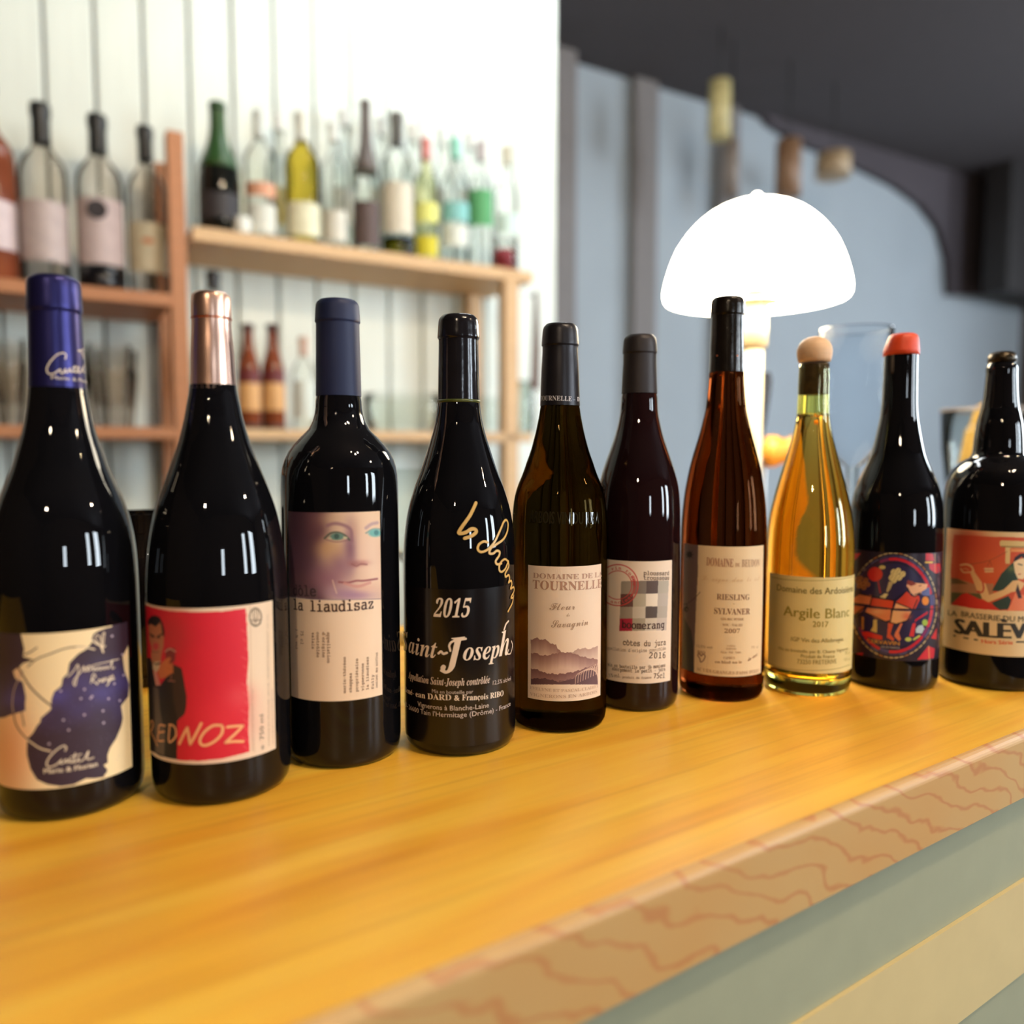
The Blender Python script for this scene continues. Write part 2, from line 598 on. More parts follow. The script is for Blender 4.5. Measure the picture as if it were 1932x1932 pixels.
# ------------------------------------------------------------------ lettering
GLYPHS = {
'B0': '140|92 67 88 34 84 23 78 16 70 14 62 16 56 23 52 34 48 67 48 112 52 145 56 156 62 163 70 165 78 163 84 156 88 145 92 112;70 181 56 180 44 176 34 170 26 161 19 151 14 138 9 107 9 90 9 72 14 41 19 28 26 18 34 9 44 3 56 -1 70 -3 84 -1 95 3 105 9 113 18 120 28 125 41 128 56 131 90 128 123 125 138 120 151 113 161 105 170 96 176 84 180',
'B1': '140|15 134 18 131 25 129 35 132 45 141 57 155 57 24 54 17 49 14 24 13 24 0 128 0 128 13 103 14 97 18 95 25 95 180 67 180 34 157 11 147 11 142',
'B2': '140|107 170 96 176 82 180 53 180 43 179 27 173 21 169 12 159 10 147 11 139 14 133 19 128 25 125 42 123 44 146 47 155 51 161 57 165 65 166 70 165 79 159 82 154 84 138 81 114 74 99 70 91 55 74 9 26 9 0 127 0 128 53 114 53 110 40 107 35 104 32 96 28 33 28 97 90 109 105 116 117 122 134 120 151 116 162',
'B3': '140|123 26 128 42 128 52 127 61 125 68 121 75 110 85 97 92 84 95 103 105 111 112 117 120 121 130 122 140 120 152 115 162 107 170 95 176 81 180 64 181 48 180 34 177 23 172 15 165 11 158 9 149 10 142 13 137 18 132 24 129 42 127 45 151 49 160 53 163 63 166 69 165 74 162 79 158 83 145 84 137 83 126 80 118 76 110 70 105 62 101 36 100 36 85 63 83 72 80 80 75 85 69 89 61 89 43 86 30 79 21 69 16 59 15 50 16 43 19 37 23 32 29 29 37 28 47 18 45 10 38 8 33 8 22 13 13 23 5 39 -1 61 -3 78 -1 93 2 107 9 113 14',
'B5': '140|43 91 64 91 73 88 79 83 84 76 87 66 88 55 86 38 81 26 73 19 63 15 51 16 41 20 35 27 31 36 30 45 20 43 12 37 10 28 12 18 19 9 31 2 40 -1 50 -2 69 -2 84 1 99 6 111 15 116 21 124 36 127 55 125 71 119 85 109 95 96 103 81 107 57 108 35 105 39 151 95 151 101 147 105 133 119 133 118 179 23 179 15 92 27 88',
'B6': '140|93 158 95 149 97 134 114 137 120 140 124 144 127 154 125 163 119 171 108 177 101 179 83 181 71 180 60 178 51 173 35 161 29 152 19 133 13 109 11 83 12 64 15 48 19 35 25 23 32 14 41 7 51 2 61 -1 73 -3 91 -1 105 5 116 14 125 27 129 41 131 58 129 73 125 86 117 96 107 103 95 108 73 109 60 107 47 100 48 120 52 136 57 149 63 159 71 164 80 166 88 164;89 85 92 77 94 68 94 42 92 32 89 24 85 18 80 15 74 14 67 16 60 21 55 30 50 43 48 60 47 82 57 90 72 94 78 93 84 90',
'B7': '140|30 146 35 150 42 151 108 151 41 0 62 0 132 166 132 179 12 179 11 126 26 126 28 139',
'BA': '163|90 60 42 60 66 119;85 0 165 0 165 7 156 9 150 18 84 173 77 174 15 21 9 11 1 7 -3 7 -3 0 48 0 48 7 36 8 30 12 28 18 29 25 39 49 94 49 106 17 103 11 97 8 85 7',
'BB': '165|105 117 102 108 98 101 91 97 82 95 68 94 68 151 70 158 72 160 81 162 89 161 96 158 100 154 103 147 105 139;6 170 6 163 19 161 24 157 27 149 28 137 27 22 23 12 14 7 6 7 6 0 89 0 108 1 125 6 138 13 148 23 154 35 156 49 150 69 134 83 107 92 129 100 143 113 148 131 140 152 118 165 82 170;77 9 71 12 68 19 68 86 86 85 96 82 103 77 108 70 111 60 111 35 109 26 105 18 100 13 92 10',
'BC': '174|76 17 59 42 54 84 59 129 74 156 99 165 111 164 122 159 133 152 142 141 150 129 156 115 163 115 163 173 156 173 154 167 150 163 144 162 109 172 97 173 80 172 65 168 52 162 39 153 29 143 21 131 15 117 11 102 10 85 11 68 15 53 21 39 29 26 39 16 51 7 65 1 79 -3 96 -4 124 0 147 12 167 33 160 40 143 23 133 17 113 10 104 9',
'BD': '184|68 143 68 150 71 158 73 160 83 161 109 153 125 127 131 85 129 62 125 43 119 28 110 17 98 11 77 9 71 13 69 16 68 27;133 160 110 167 83 170 6 170 6 163 13 163 23 159 25 154 28 139 27 20 23 11 14 7 8 7 8 0 85 0 135 9 164 38 174 85 172 110 164 131 151 148',
'BE': '165|107 128 101 107 97 100 90 95 82 92 68 92 68 149 70 157 74 159 81 160 103 159 116 156 127 151 134 144 140 133 143 119 149 119 149 170 6 170 6 163 13 163 23 158 26 154 27 147 28 29 27 21 23 11 19 8 5 6 5 0 150 0 160 53 153 53 149 43 138 28 132 22 117 14 108 12 86 10 75 11 70 16 68 25 68 83 84 81 94 77 102 68 106 53 107 44 113 44 113 128',
'BF': '151|95 101 89 96 81 93 68 92 68 148 69 157 74 160 97 160 115 157 122 153 132 144 136 137 141 119 147 119 147 170 5 170 5 163 19 160 23 158 26 154 27 148 28 140 27 23 23 13 13 8 6 7 6 0 96 0 96 7 78 9 72 13 69 20 68 30 68 83 81 82 89 79 96 75 100 67 104 57 106 44 113 44 113 129 106 129 103 117 100 108',
'BG': '189|107 164 123 159 136 148 148 133 156 115 163 115 163 173 156 173 151 165 144 162 109 172 96 173 80 172 65 168 52 162 40 154 30 143 21 131 15 117 11 102 10 85 11 68 15 52 21 38 30 26 40 16 53 7 67 1 83 -3 100 -4 122 -2 144 3 166 11 166 48 168 60 170 64 174 66 186 68 186 74 103 74 103 68 118 66 123 63 125 60 127 54 127 20 122 10 118 7 103 5 88 7 77 14 67 25 60 41 56 61 54 85 59 129 74 156 100 165',
'BH': '195|189 163 189 170 105 170 105 163 119 161 122 159 126 155 127 141 127 93 68 93 68 141 70 155 71 157 76 161 90 163 90 170 6 170 6 163 13 162 23 158 27 148 28 30 26 16 23 12 13 7 6 7 6 0 90 0 90 7 76 9 72 12 70 16 68 30 68 82 127 82 127 30 125 15 123 11 118 9 105 7 105 0 189 0 189 7 181 7 175 9 172 12 169 17 167 30 168 148 172 158 175 160',
'BI': '97|83 163 91 163 91 170 5 170 5 163 19 161 24 159 28 151 28 144 27 21 26 16 23 12 13 8 5 7 5 0 92 0 92 7 77 10 71 14 68 24 69 151 70 156 73 159',
'BL': '159|132 23 117 15 98 11 78 11 72 13 69 18 68 31 69 151 72 158 74 160 82 162 93 163 93 170 6 170 6 163 19 161 23 158 27 148 28 30 26 16 23 12 13 7 6 7 6 0 150 0 159 58 152 58 143 37',
'BM': '236|147 0 230 0 230 7 220 8 214 10 209 20 209 141 211 154 213 158 217 160 230 163 230 170 167 170 118 53 69 170 6 170 6 163 16 162 23 159 27 151 28 30 26 16 23 12 13 7 5 7 5 0 63 0 63 7 55 7 45 11 42 15 40 21 39 145 101 0 107 0 169 149 168 20 166 13 164 11 157 8 147 7',
'BN': '184|123 170 123 163 134 162 140 159 145 151 146 63 58 170 7 170 7 163 14 161 28 145 27 19 23 10 17 8 7 7 7 0 62 0 62 7 54 7 44 12 40 21 40 130 150 -4 157 -4 157 148 161 158 165 161 179 163 179 170',
'BO': '196|168 30 179 50 183 61 185 73 185 97 183 109 174 131 168 140 152 156 133 167 122 171 99 174 86 173 74 171 53 162 44 155 28 139 17 120 13 109 11 97 11 73 13 61 22 39 28 30 43 14 63 3 74 -1 85 -3 109 -3 121 -1 142 8 160 22;140 109 141 85 137 40 122 13 99 5 86 7 75 14 66 25 59 41 55 61 54 85 59 129 73 156 97 165 110 163 120 156 129 145 136 129',
'BP': '156|114 167 80 170 6 170 6 163 13 162 23 158 27 148 28 30 26 16 23 12 13 7 6 7 6 0 90 0 90 7 76 9 72 12 70 16 68 30 68 77 109 78 124 82 137 89 145 99 150 110 152 124 151 133 149 141 145 148 133 160 125 164;75 86 68 86 68 152 70 158 73 159 81 161 90 159 97 156 102 151 106 144 109 123 108 110 105 101 101 94 95 89 86 86',
'BR': '176|72 12 68 22 68 79 75 79 126 0 179 0 179 7 171 8 163 15 117 83 138 92 151 106 155 125 153 139 147 150 137 159 122 165 104 168 81 170 6 170 6 163 13 162 23 158 27 148 28 30 26 16 23 12 13 7 6 7 6 0 90 0 90 7 76 9;112 113 109 103 104 96 97 91 88 88 68 87 68 144 68 150 71 157 73 159 84 161 100 157 110 145 113 125',
'BS': '145|51 -1 67 -4 84 -3 95 -1 113 8 120 14 126 22 130 30 133 39 134 50 130 70 123 81 112 92 104 97 62 117 51 125 45 135 45 148 48 154 52 159 58 163 72 166 86 163 92 160 104 150 114 136 120 119 126 119 126 174 119 174 118 169 115 166 112 166 74 173 59 173 51 171 43 167 30 157 21 142 19 124 20 113 23 103 29 94 37 86 47 78 84 60 95 52 102 44 104 33 103 26 100 19 96 13 90 9 82 6 73 6 61 7 50 11 42 19 34 29 28 42 23 59 16 59 16 -4 23 -4 26 3 32 5',
'BT': '158|153 170 4 170 4 118 11 118 13 131 18 142 24 150 33 156 43 160 58 161 57 22 56 16 53 12 42 7 34 7 34 0 122 0 122 7 114 7 103 11 100 15 99 22 98 161 124 156 139 142 147 118 153 118',
'BU': '183|131 162 141 158 145 148 146 59 141 31 127 14 102 8 91 9 82 13 76 19 71 28 68 39 67 52 68 151 70 157 72 159 79 162 90 163 90 170 6 170 6 163 13 162 23 158 27 148 27 58 29 38 34 23 43 11 55 2 71 -3 92 -5 112 -3 129 3 141 12 150 26 155 44 157 68 158 148 161 157 165 160 177 163 177 170 122 170 122 163',
'BV': '159|58 146 57 153 59 159 66 162 79 163 79 170 -5 170 -5 163 5 160 14 147 79 -5 86 -5 146 150 152 159 160 163 165 163 165 170 111 170 111 163 123 162 130 159 131 156 132 149 96 53',
'BY': '159|110 170 110 163 121 162 128 158 130 152 129 147 124 136 93 84 58 152 58 157 62 161 69 163 77 163 77 170 -5 170 -5 163 5 160 13 151 60 67 60 30 58 16 55 12 51 9 38 7 38 0 122 0 122 7 108 9 104 12 102 16 100 30 100 76 146 151 156 160 164 163 164 170',
'Ba': '128|24 72 33 71 41 75 44 78 45 82 45 89 39 102 41 106 46 109 55 110 66 108 72 101 74 90 74 71 36 58 24 51 15 43 9 34 8 24 8 16 11 10 15 4 21 0 27 -2 36 -3 50 -1 63 4 75 13 77 4 84 -2 95 -4 105 -2 114 2 123 10 119 16 113 13 110 15 109 78 108 91 104 101 98 109 89 114 76 117 60 119 43 117 29 112 18 104 15 99 12 88 13 83 17 76;65 15 56 13 49 15 45 21 44 31 47 46 57 56 74 63 74 24',
'Bb': '134|91 43 86 18 82 11 76 7 68 5 59 8 53 14 52 26 52 90 55 98 61 103 69 104 76 103 82 99 86 93 89 85 91 73;117 99 106 111 99 115 82 119 71 117 60 112 52 104 52 170 3 170 3 164 8 163 14 160 16 151 16 -4 20 -4 39 11 50 3 60 -2 72 -4 82 -3 92 0 100 5 108 11 115 19 120 28 124 38 126 50 127 72 125 82',
'Bc': '109|69 109 72 106 75 84 80 78 88 76 96 78 101 83 103 91 102 99 99 105 93 111 86 115 76 118 65 119 55 118 45 115 36 111 27 104 21 97 15 88 11 78 8 67 8 45 14 25 25 10 32 4 40 0 49 -3 58 -4 76 -1 92 8 106 23 101 27 93 20 85 16 76 14 66 16 58 21 51 28 46 39 43 53 42 70 44 92 51 106 63 111',
'Bd': '138|83 -4 101 1 132 4 132 10 123 13 121 15 119 22 119 170 66 170 66 164 71 163 79 160 83 154 83 104 75 112 65 117 54 119 46 118 38 115 30 111 24 105 18 97 10 78 8 67 8 44 13 25 23 10 36 0 44 -3 52 -4 65 -2 75 4 83 15;83 90 83 28 79 19 71 13 64 11 57 12 52 15 48 22 44 43 44 72 49 93 52 99 58 103 65 105 73 103 77 100 80 97',
'Be': '112|72 103 75 90 75 72 43 72 45 95 51 107 60 111 65 110 69 107;59 119 49 118 40 115 32 111 19 98 10 80 7 59 10 35 19 17 32 4 39 0 48 -3 57 -4 76 0 92 10 106 27 101 32 92 23 84 18 74 16 57 21 47 36 44 62 105 62 104 80 100 94 93 104 83 112 72 117',
'Bf': '80|70 153 69 142 73 136 79 133 84 132 87 133 94 137 98 144 97 155 94 161 89 166 83 170 74 172 65 173 52 172 41 168 32 162 25 154 21 144 20 116 6 116 6 103 20 103 20 27 18 11 12 7 6 6 6 0 74 0 74 6 62 8 59 10 55 18 55 24 55 103 76 103 76 116 55 116 55 151 57 160 59 163 67 165 73 163 73 161',
'Bg': '122|43 89 46 103 49 107 53 110 64 110 68 107 71 103 74 89 74 69 71 54 68 50 64 47 59 46 53 47 49 50 46 54 43 69;38 41 29 37 16 28 10 17 9 11 11 3 16 -4 26 -10 14 -14 8 -20 5 -28 7 -34 11 -40 18 -45 27 -49 39 -51 54 -52 73 -51 89 -48 101 -42 110 -34 116 -25 118 -14 115 0 109 9 96 15 88 17 44 19 39 22 38 27 39 33 45 37 53 39 64 38 80 40 87 43 98 51 106 62 109 76 108 84 105 92 100 100 118 100 118 113 87 113 68 118 49 118 33 114 20 105 11 93 9 87 8 79 12 63 21 50;83 -13 93 -15 96 -18 98 -25 94 -35 81 -41 60 -43 50 -43 35 -39 28 -31 27 -27 28 -22 31 -17 36 -13',
'Bh': '142|85 96 88 81 88 21 86 13 83 8 75 6 75 0 135 0 135 6 128 8 126 10 123 16 123 79 119 101 109 114 91 119 77 116 65 110 55 99 55 170 7 170 7 164 15 162 17 160 19 153 20 21 17 10 14 8 7 6 7 0 67 0 67 6 60 8 57 10 55 16 55 88 61 95 68 100 76 101 80 100',
'Bi': '74|54 163 47 170 43 172 32 172 28 170 21 163 19 159 19 148 21 144 28 137 32 135 42 135 47 137 54 144 56 148 56 159;56 16 55 116 8 116 8 109 15 108 17 106 19 99 20 21 17 10 15 8 7 6 7 0 67 0 67 6 60 8 58 10',
'Bl': '74|56 16 55 170 8 170 8 164 15 162 18 160 19 153 20 21 17 10 15 8 7 6 7 0 67 0 67 6 60 8 58 10',
'Bn': '142|85 96 88 81 88 21 86 13 83 8 75 6 75 0 135 0 135 6 128 8 126 10 123 16 123 79 119 101 109 114 91 119 77 116 65 110 55 100 55 116 7 116 7 110 15 108 17 106 19 99 20 21 17 10 14 8 7 6 7 0 67 0 67 6 60 8 57 10 55 16 55 88 61 95 68 100 76 101 80 100',
'Bo': '125|80 24 78 15 74 9 69 5 63 4 56 5 51 9 46 18 44 47 45 91 48 101 51 107 56 110 63 111 69 110 74 107 77 101 80 91 81 77 82 47;62 119 52 118 42 115 34 111 26 105 19 97 14 89 10 79 7 57 10 36 19 18 26 10 34 4 42 0 52 -3 63 -4 73 -3 83 0 91 4 99 10 106 17 115 35 118 57 115 80 111 89 106 98 99 105 91 111 83 115 73 118',
'Br': '107|77 93 85 84 92 83 100 85 106 91 108 99 105 109 98 116 93 118 81 118 70 112 64 107 54 94 54 116 8 116 8 109 12 109 17 106 19 99 20 21 17 10 15 8 7 6 7 0 73 0 73 6 67 7 59 9 56 16 56 72 58 85 63 94 70 97 75 95',
'Bs': '107|55 119 41 118 32 114 24 108 18 101 15 92 14 82 14 75 17 69 25 58 32 53 65 34 70 28 72 22 71 17 67 10 63 7 52 6 45 7 38 10 32 15 27 21 20 39 13 39 13 -3 19 -3 24 3 27 3 49 -3 67 -3 77 1 85 7 91 15 95 24 96 35 95 43 90 56 79 66 46 84 41 89 39 97 41 104 47 109 56 110 62 109 73 103 78 98 85 83 91 83 91 119 86 119 82 114 79 114',
'Bt': '85|77 116 54 116 54 158 48 158 33 137 8 112 8 104 18 104 19 17 21 10 25 4 30 0 37 -3 46 -4 61 0 74 9 83 25 77 28 73 21 68 16 62 15 57 17 54 26 54 104 77 104',
'Bu': '140|134 11 129 12 123 15 121 21 121 116 71 116 71 110 80 108 82 106 85 98 85 25 79 18 73 15 66 13 59 15 56 17 53 23 53 116 4 116 4 110 12 107 16 102 18 24 20 14 24 6 30 1 38 -3 49 -4 63 -2 75 5 85 15 85 -4 119 4 134 5',
'IA': '156|86 20 84 14 80 10 74 8 66 6 66 0 145 0 145 6 132 9 124 17 122 30 127 172 120 172 -5 18 -11 11 -18 8 -25 6 -25 0 27 0 27 6 17 8 12 11 10 17 16 27 36 52 89 52 88 32;44 62 92 122 89 62',
'IB': '160|128 19 134 27 140 43 141 52 137 68 126 80 108 89 133 98 149 112 154 131 152 143 147 152 138 159 124 164 106 167 27 168 27 162 37 160 43 157 45 150 43 140 10 19 3 9 -3 7 -13 6 -13 0 82 1 97 3 110 7 120 13;49 24 66 85 88 81 99 72 103 56 102 42 98 31 92 21 83 14 73 10 62 8 54 9 50 12 48 16;116 123 112 113 107 104 98 98 88 94 68 93 83 151 85 156 89 159 94 160 107 157 115 149 117 136',
'ID': '180|37 160 43 156 44 153 44 142 12 25 6 12 0 8 -13 6 -13 0 83 1 102 5 119 11 134 21 150 36 158 47 165 59 169 72 172 85 173 98 164 137 138 160 94 168 27 168 27 162;58 8 51 10 49 12 48 18 48 23 82 151 86 157 92 160 98 160 119 155 132 138 136 111 134 85 127 60 116 39 102 22 93 16 84 11 74 9',
'IE': '164|84 154 88 158 96 160 114 159 125 156 134 151 140 145 143 135 145 121 152 121 161 168 27 168 27 162 37 160 43 156 45 149 43 140 10 19 3 9 -3 7 -13 6 -13 0 130 0 145 51 139 51 132 41 119 26 104 16 86 10 64 9 54 9 51 10 48 14 50 27 65 85 82 84 90 82 95 79 99 75 101 69 102 51 108 51 125 120 119 120 109 104 101 98 90 94 68 93',
'II': '93|43 156 45 150 43 140 12 25 6 12 0 8 -13 6 -13 0 66 0 66 6 56 7 50 11 48 18 49 25 83 149 87 155 92 160 106 162 106 168 27 168 27 162 37 160',
'IJ': '111|62 153 62 146 61 137 25 7 18 -11 12 -16 8 -16 3 -14 2 -11 6 -2 8 5 6 11 1 16 -7 18 -12 17 -16 15 -22 9 -25 0 -20 -14 -8 -23 12 -26 25 -25 36 -21 46 -16 53 -8 60 3 64 16 100 148 107 158 114 161 123 162 123 168 45 168 45 162 58 159',
'IL': '158|57 10 50 11 48 13 48 19 80 142 87 155 93 160 106 162 106 168 27 168 27 162 37 160 43 156 45 149 44 142 10 19 3 9 -3 7 -13 6 -13 0 131 0 146 50 138 50 130 37 121 26 111 19 99 13 85 10 70 9',
'IM': '219|222 161 232 162 232 168 175 168 98 49 84 168 27 168 27 162 37 160 42 157 44 150 43 142 10 19 3 9 -4 7 -13 6 -13 0 41 0 41 6 31 7 25 11 24 14 23 21 54 135 70 -4 77 -4 169 139 137 21 134 15 130 10 123 7 114 6 114 0 192 0 192 6 182 7 176 11 174 18 175 26 207 143 213 156',
'IO': '178|117 53 108 36 99 23 90 13 79 7 69 5 61 6 55 9 50 13 46 20 43 38 45 60 50 83 58 107 68 128 79 145 91 157 97 160 110 164 117 163 123 160 128 155 132 148 134 140 135 130 134 113 130 94;111 172 94 170 77 165 62 156 42 139 26 118 19 106 10 82 8 69 7 57 9 39 14 24 23 12 35 3 50 -2 67 -4 84 -2 101 3 117 12 137 29 146 39 160 62 169 87 172 112 170 129 164 144 155 156 143 165 129 170',
'IR': '160|136 10 132 13 128 23 107 86 121 90 133 96 142 103 149 111 153 120 155 130 153 142 148 151 140 159 128 164 113 167 27 168 27 162 37 160 43 156 45 149 43 140 10 19 3 9 -3 7 -13 6 -13 0 66 0 66 6 52 9 50 11 48 18 51 31 65 83 72 83 99 0 149 0 149 7;69 91 67 92 85 156 88 159 94 160 107 157 114 149 117 136 115 123 111 112 105 103 97 97 86 93',
'IS': '137|59 128 57 137 58 144 60 150 65 156 70 160 76 163 89 163 99 159 108 151 113 139 115 120 122 120 134 172 127 172 124 168 116 165 82 172 68 172 59 170 51 166 38 156 29 142 26 125 28 110 37 96 71 63 81 50 85 36 83 26 81 21 70 9 60 5 43 6 34 10 26 17 21 26 18 38 17 54 10 54 -3 -3 4 -3 9 3 14 5 47 -3 57 -4 75 -3 89 2 101 9 109 20 114 32 116 47 113 65 104 80 98 87 69 114',
'Ia': '125|65 -1 73 -3 86 0 99 11 112 29 106 33 94 17 89 15 87 16 85 21 111 113 84 113 80 99 76 108 70 113 62 115 52 114 42 110 31 103 18 90 7 73 -2 55 -6 36 -6 19 -4 11 0 5 6 0 12 -2 20 -3 27 -2 35 0 48 11 60 28 58 13 59 4;44 88 56 102 64 105 69 103 73 99 74 92 73 81 66 55 57 35 46 21 42 18 35 15 29 17 25 22 24 30 25 38 34 67',
'Ic': '103|68 107 70 102 66 91 67 82 72 77 76 76 84 76 88 78 94 84 95 88 95 99 92 104 82 112 67 115 55 114 44 110 33 103 22 94 13 84 6 73 1 61 -2 48 -4 36 -2 25 1 15 7 7 14 1 23 -2 35 -4 52 0 68 12 83 31 76 36 66 23 56 15 46 13 41 13 33 19 28 30 29 52 34 68 40 83 48 96 56 104 60 107',
'Id': '124|59 103 66 106 71 104 74 100 75 88 69 64 61 43 51 26 43 18 40 16 33 16 28 19 26 22 25 29 26 41 30 54 35 67 45 86 52 96;61 115 50 114 40 109 29 101 16 88 2 63 -5 38 -5 20 -3 12 1 5 7 0 13 -3 21 -4 28 -3 35 0 48 11 61 28 59 13 60 4 65 -2 74 -4 80 -3 92 5 111 29 105 33 93 17 87 16 86 19 128 175 76 168 76 161 87 160 89 158 91 153 89 144 79 110 68 115',
'Ie': '100|64 23 55 16 46 13 40 14 32 19 28 27 28 33 29 46 49 51 65 57 77 65 86 73 91 83 93 92 92 99 90 104 86 109 80 112 66 115 57 114 41 108 33 103 18 89 12 81 2 64 -1 55 -4 37 -3 25 0 15 6 7 13 1 22 -2 33 -4 51 0 67 12 80 31 73 36;31 55 41 83 47 94 53 101 58 106 64 107 68 106 72 100 71 91 70 85 63 73 52 64 46 60',
'Ih': '133|41 170 18 168 18 161 31 159 33 156 33 151 -7 0 24 0 30 25 39 48 49 69 59 84 69 94 78 97 82 95 83 90 67 39 62 15 63 5 69 -1 78 -4 92 1 106 13 119 33 114 37 106 25 100 18 96 16 93 17 92 21 112 88 113 97 111 107 104 113 94 115 85 114 77 111 69 105 60 97 43 73 70 175',
'Ii': '72|58 30 53 34 46 24 40 18 35 16 33 16 31 21 33 32 56 115 7 108 7 102 15 101 19 98 20 95 1 21 1 10 2 6 9 -1 13 -2 18 -3 32 1 45 12;35 163 33 159 33 150 35 146 41 140 45 139 53 139 57 140 63 146 65 150 65 159 63 163 57 169 53 171 45 171 41 169',
'Ij': '66|20 98 21 95 21 89 -7 -16 -14 -37 -20 -43 -24 -44 -28 -43 -29 -40 -25 -32 -25 -27 -28 -22 -34 -19 -44 -20 -48 -25 -50 -32 -49 -38 -47 -43 -38 -50 -25 -52 -11 -51 0 -45 9 -37 17 -24 24 -8 57 115 8 108 9 102 17 101;65 146 66 150 66 159 65 163 59 169 55 171 46 171 42 169 36 163 34 159 34 150 36 146 42 140 46 139 55 139 59 140',
'Il': '65|35 5 47 19 54 29 49 33 42 23 36 17 31 15 27 17 27 22 68 175 19 168 20 161 28 160 31 158 32 151 -2 29 -4 15 -2 5 5 -1 9 -3 22 -3 28 0',
'In': '133|56 115 6 108 7 102 15 101 18 98 19 93 -5 0 25 0 36 40 51 71 61 85 70 94 79 97 83 95 84 90 64 25 62 15 64 5 70 -1 79 -4 86 -3 93 0 105 11 119 30 113 34 104 21 99 16 94 17 93 21 112 84 114 97 112 107 106 113 95 115 86 114 78 111 70 105 61 96 43 72',
'Io': '118|57 21 46 8 39 5 31 7 27 12 26 28 31 56 42 85 53 101 56 105 64 107 71 105 75 99 76 84 74 71 69 49;65 115 48 112 32 103 18 90 12 82 2 64 -3 46 -4 37 -3 25 1 15 7 7 15 1 25 -2 36 -4 54 0 63 4 71 9 85 23 96 39 100 48 104 58 106 76 105 87 101 97 95 105 87 111 77 114',
'Ip': '123|101 43 108 63 111 84 110 93 108 101 104 107 99 112 92 114 85 115 72 112 59 104 46 90 54 115 6 108 6 102 14 101 18 99 19 94 19 88 -13 -33 -15 -38 -19 -42 -29 -45 -29 -52 32 -52 32 -45 20 -43 17 -39 17 -29 26 2 31 -1 43 -4 51 -3 67 4 82 17 95 34;79 78 77 67 71 46 58 21 46 8 38 6 33 6 30 9 29 14 30 23 39 53 47 78 58 93 70 98 75 96 78 91',
'Ir': '97|68 89 73 84 82 81 90 83 93 86 95 89 97 99 95 108 90 113 80 115 73 112 67 107 57 96 43 70 56 115 6 108 7 102 15 101 18 98 19 93 -5 0 25 0 35 36 47 65 55 79 62 87 67 90',
'Is': '94|68 111 50 115 34 114 27 111 20 107 15 100 12 93 11 85 12 74 21 58 42 29 45 20 43 12 38 7 30 5 17 9 9 20 5 39 -3 41 -9 -2 -3 -3 0 0 6 3 27 -3 41 -3 53 1 62 8 66 13 70 24 71 31 68 43 59 59 40 83 37 89 36 95 36 98 40 104 46 107 50 107 61 104 69 94 73 77 80 76 86 114 79 114 75 110',
'It': '69|70 112 50 112 60 148 50 148 37 131 22 119 5 111 5 102 17 102 -5 20 -6 15 -4 5 2 -2 11 -4 19 -3 26 0 40 12 54 32 48 35 40 24 33 17 29 15 25 18 25 26 47 102 67 102',
'Iu': '133|93 21 118 112 88 112 81 85 72 62 62 42 52 27 42 18 33 15 29 17 29 26 54 115 5 108 5 102 13 101 16 98 17 95 -2 19 0 5 7 -1 17 -4 26 -2 34 1 43 7 51 15 68 38 63 15 65 5 71 -1 80 -4 87 -3 93 0 100 5 120 30 114 34 106 22 99 17 95 17',
'M0': '151|84 139 91 134 97 125 101 112 104 96 105 77 104 58 101 42 97 29 91 20 84 15 75 13 67 15 60 20 54 29 49 42 46 58 46 77 46 97 49 112 54 125 60 133 67 139 75 141;102 148 94 154 85 157 75 158 61 156 49 148 39 137 31 120 27 101 25 77 26 61 31 34 36 23 42 13 49 6 57 0 66 -3 75 -4 90 -2 102 6 112 18 119 34 124 54 125 77 123 107 114 131 109 141',
'M1': '151|120 1 123 4 125 9 123 14 121 16 114 17 88 17 88 154 86 156 80 157 37 145 35 142 34 138 35 134 38 131 45 131 69 137 69 17 43 17 35 16 32 12 33 4 36 1 42 0 115 0',
'M2': '151|26 127 29 119 34 118 38 119 42 121 47 130 56 137 67 141 80 140 87 137 92 133 96 127 99 120 100 112 96 98 90 87 23 19 20 11 21 5 26 1 33 0 117 1 120 8 122 20 121 26 118 29 113 30 108 29 105 25 104 19 48 19 93 63 106 77 114 89 119 101 121 113 118 129 115 136 110 142 98 152 82 157 67 158 48 153 33 144 27 136',
'M5': '151|32 75 39 73 62 83 71 84 83 82 93 76 101 67 105 56 105 49 104 39 101 31 95 24 88 18 79 15 68 14 59 15 33 23 28 23 22 19 21 15 23 10 27 6 35 2 45 -2 70 -4 90 -1 106 8 118 22 125 40 125 59 119 76 108 89 94 98 76 101 58 99 48 96 48 135 103 135 110 136 113 139 115 145 113 150 110 153 103 154 41 154 35 153 31 151 30 147 30 86',
'M6': '151|95 94 79 97 66 95 56 89 46 80 50 98 56 114 65 126 76 135 90 140 119 144 122 147 123 150 122 153 118 157 103 158 88 157 75 153 62 147 51 138 42 127 35 115 30 100 26 84 25 66 28 40 32 29 36 20 43 11 50 5 58 0 68 -3 78 -4 95 -1 102 3 114 13 122 28 125 47 122 64 119 72 109 85;57 23 53 29 50 38 49 48 50 56 52 64 57 71 62 75 69 78 76 79 84 78 90 75 96 70 101 63 103 55 103 36 101 29 96 22 91 17 84 14 77 14 70 15 63 18',
'M7': '151|27 147 26 133 26 128 29 125 34 125 38 126 41 130 43 136 105 136 56 4 57 -1 58 -2 74 -2 77 3 122 137 123 144 122 151 120 153 116 154 35 154 31 153 28 151',
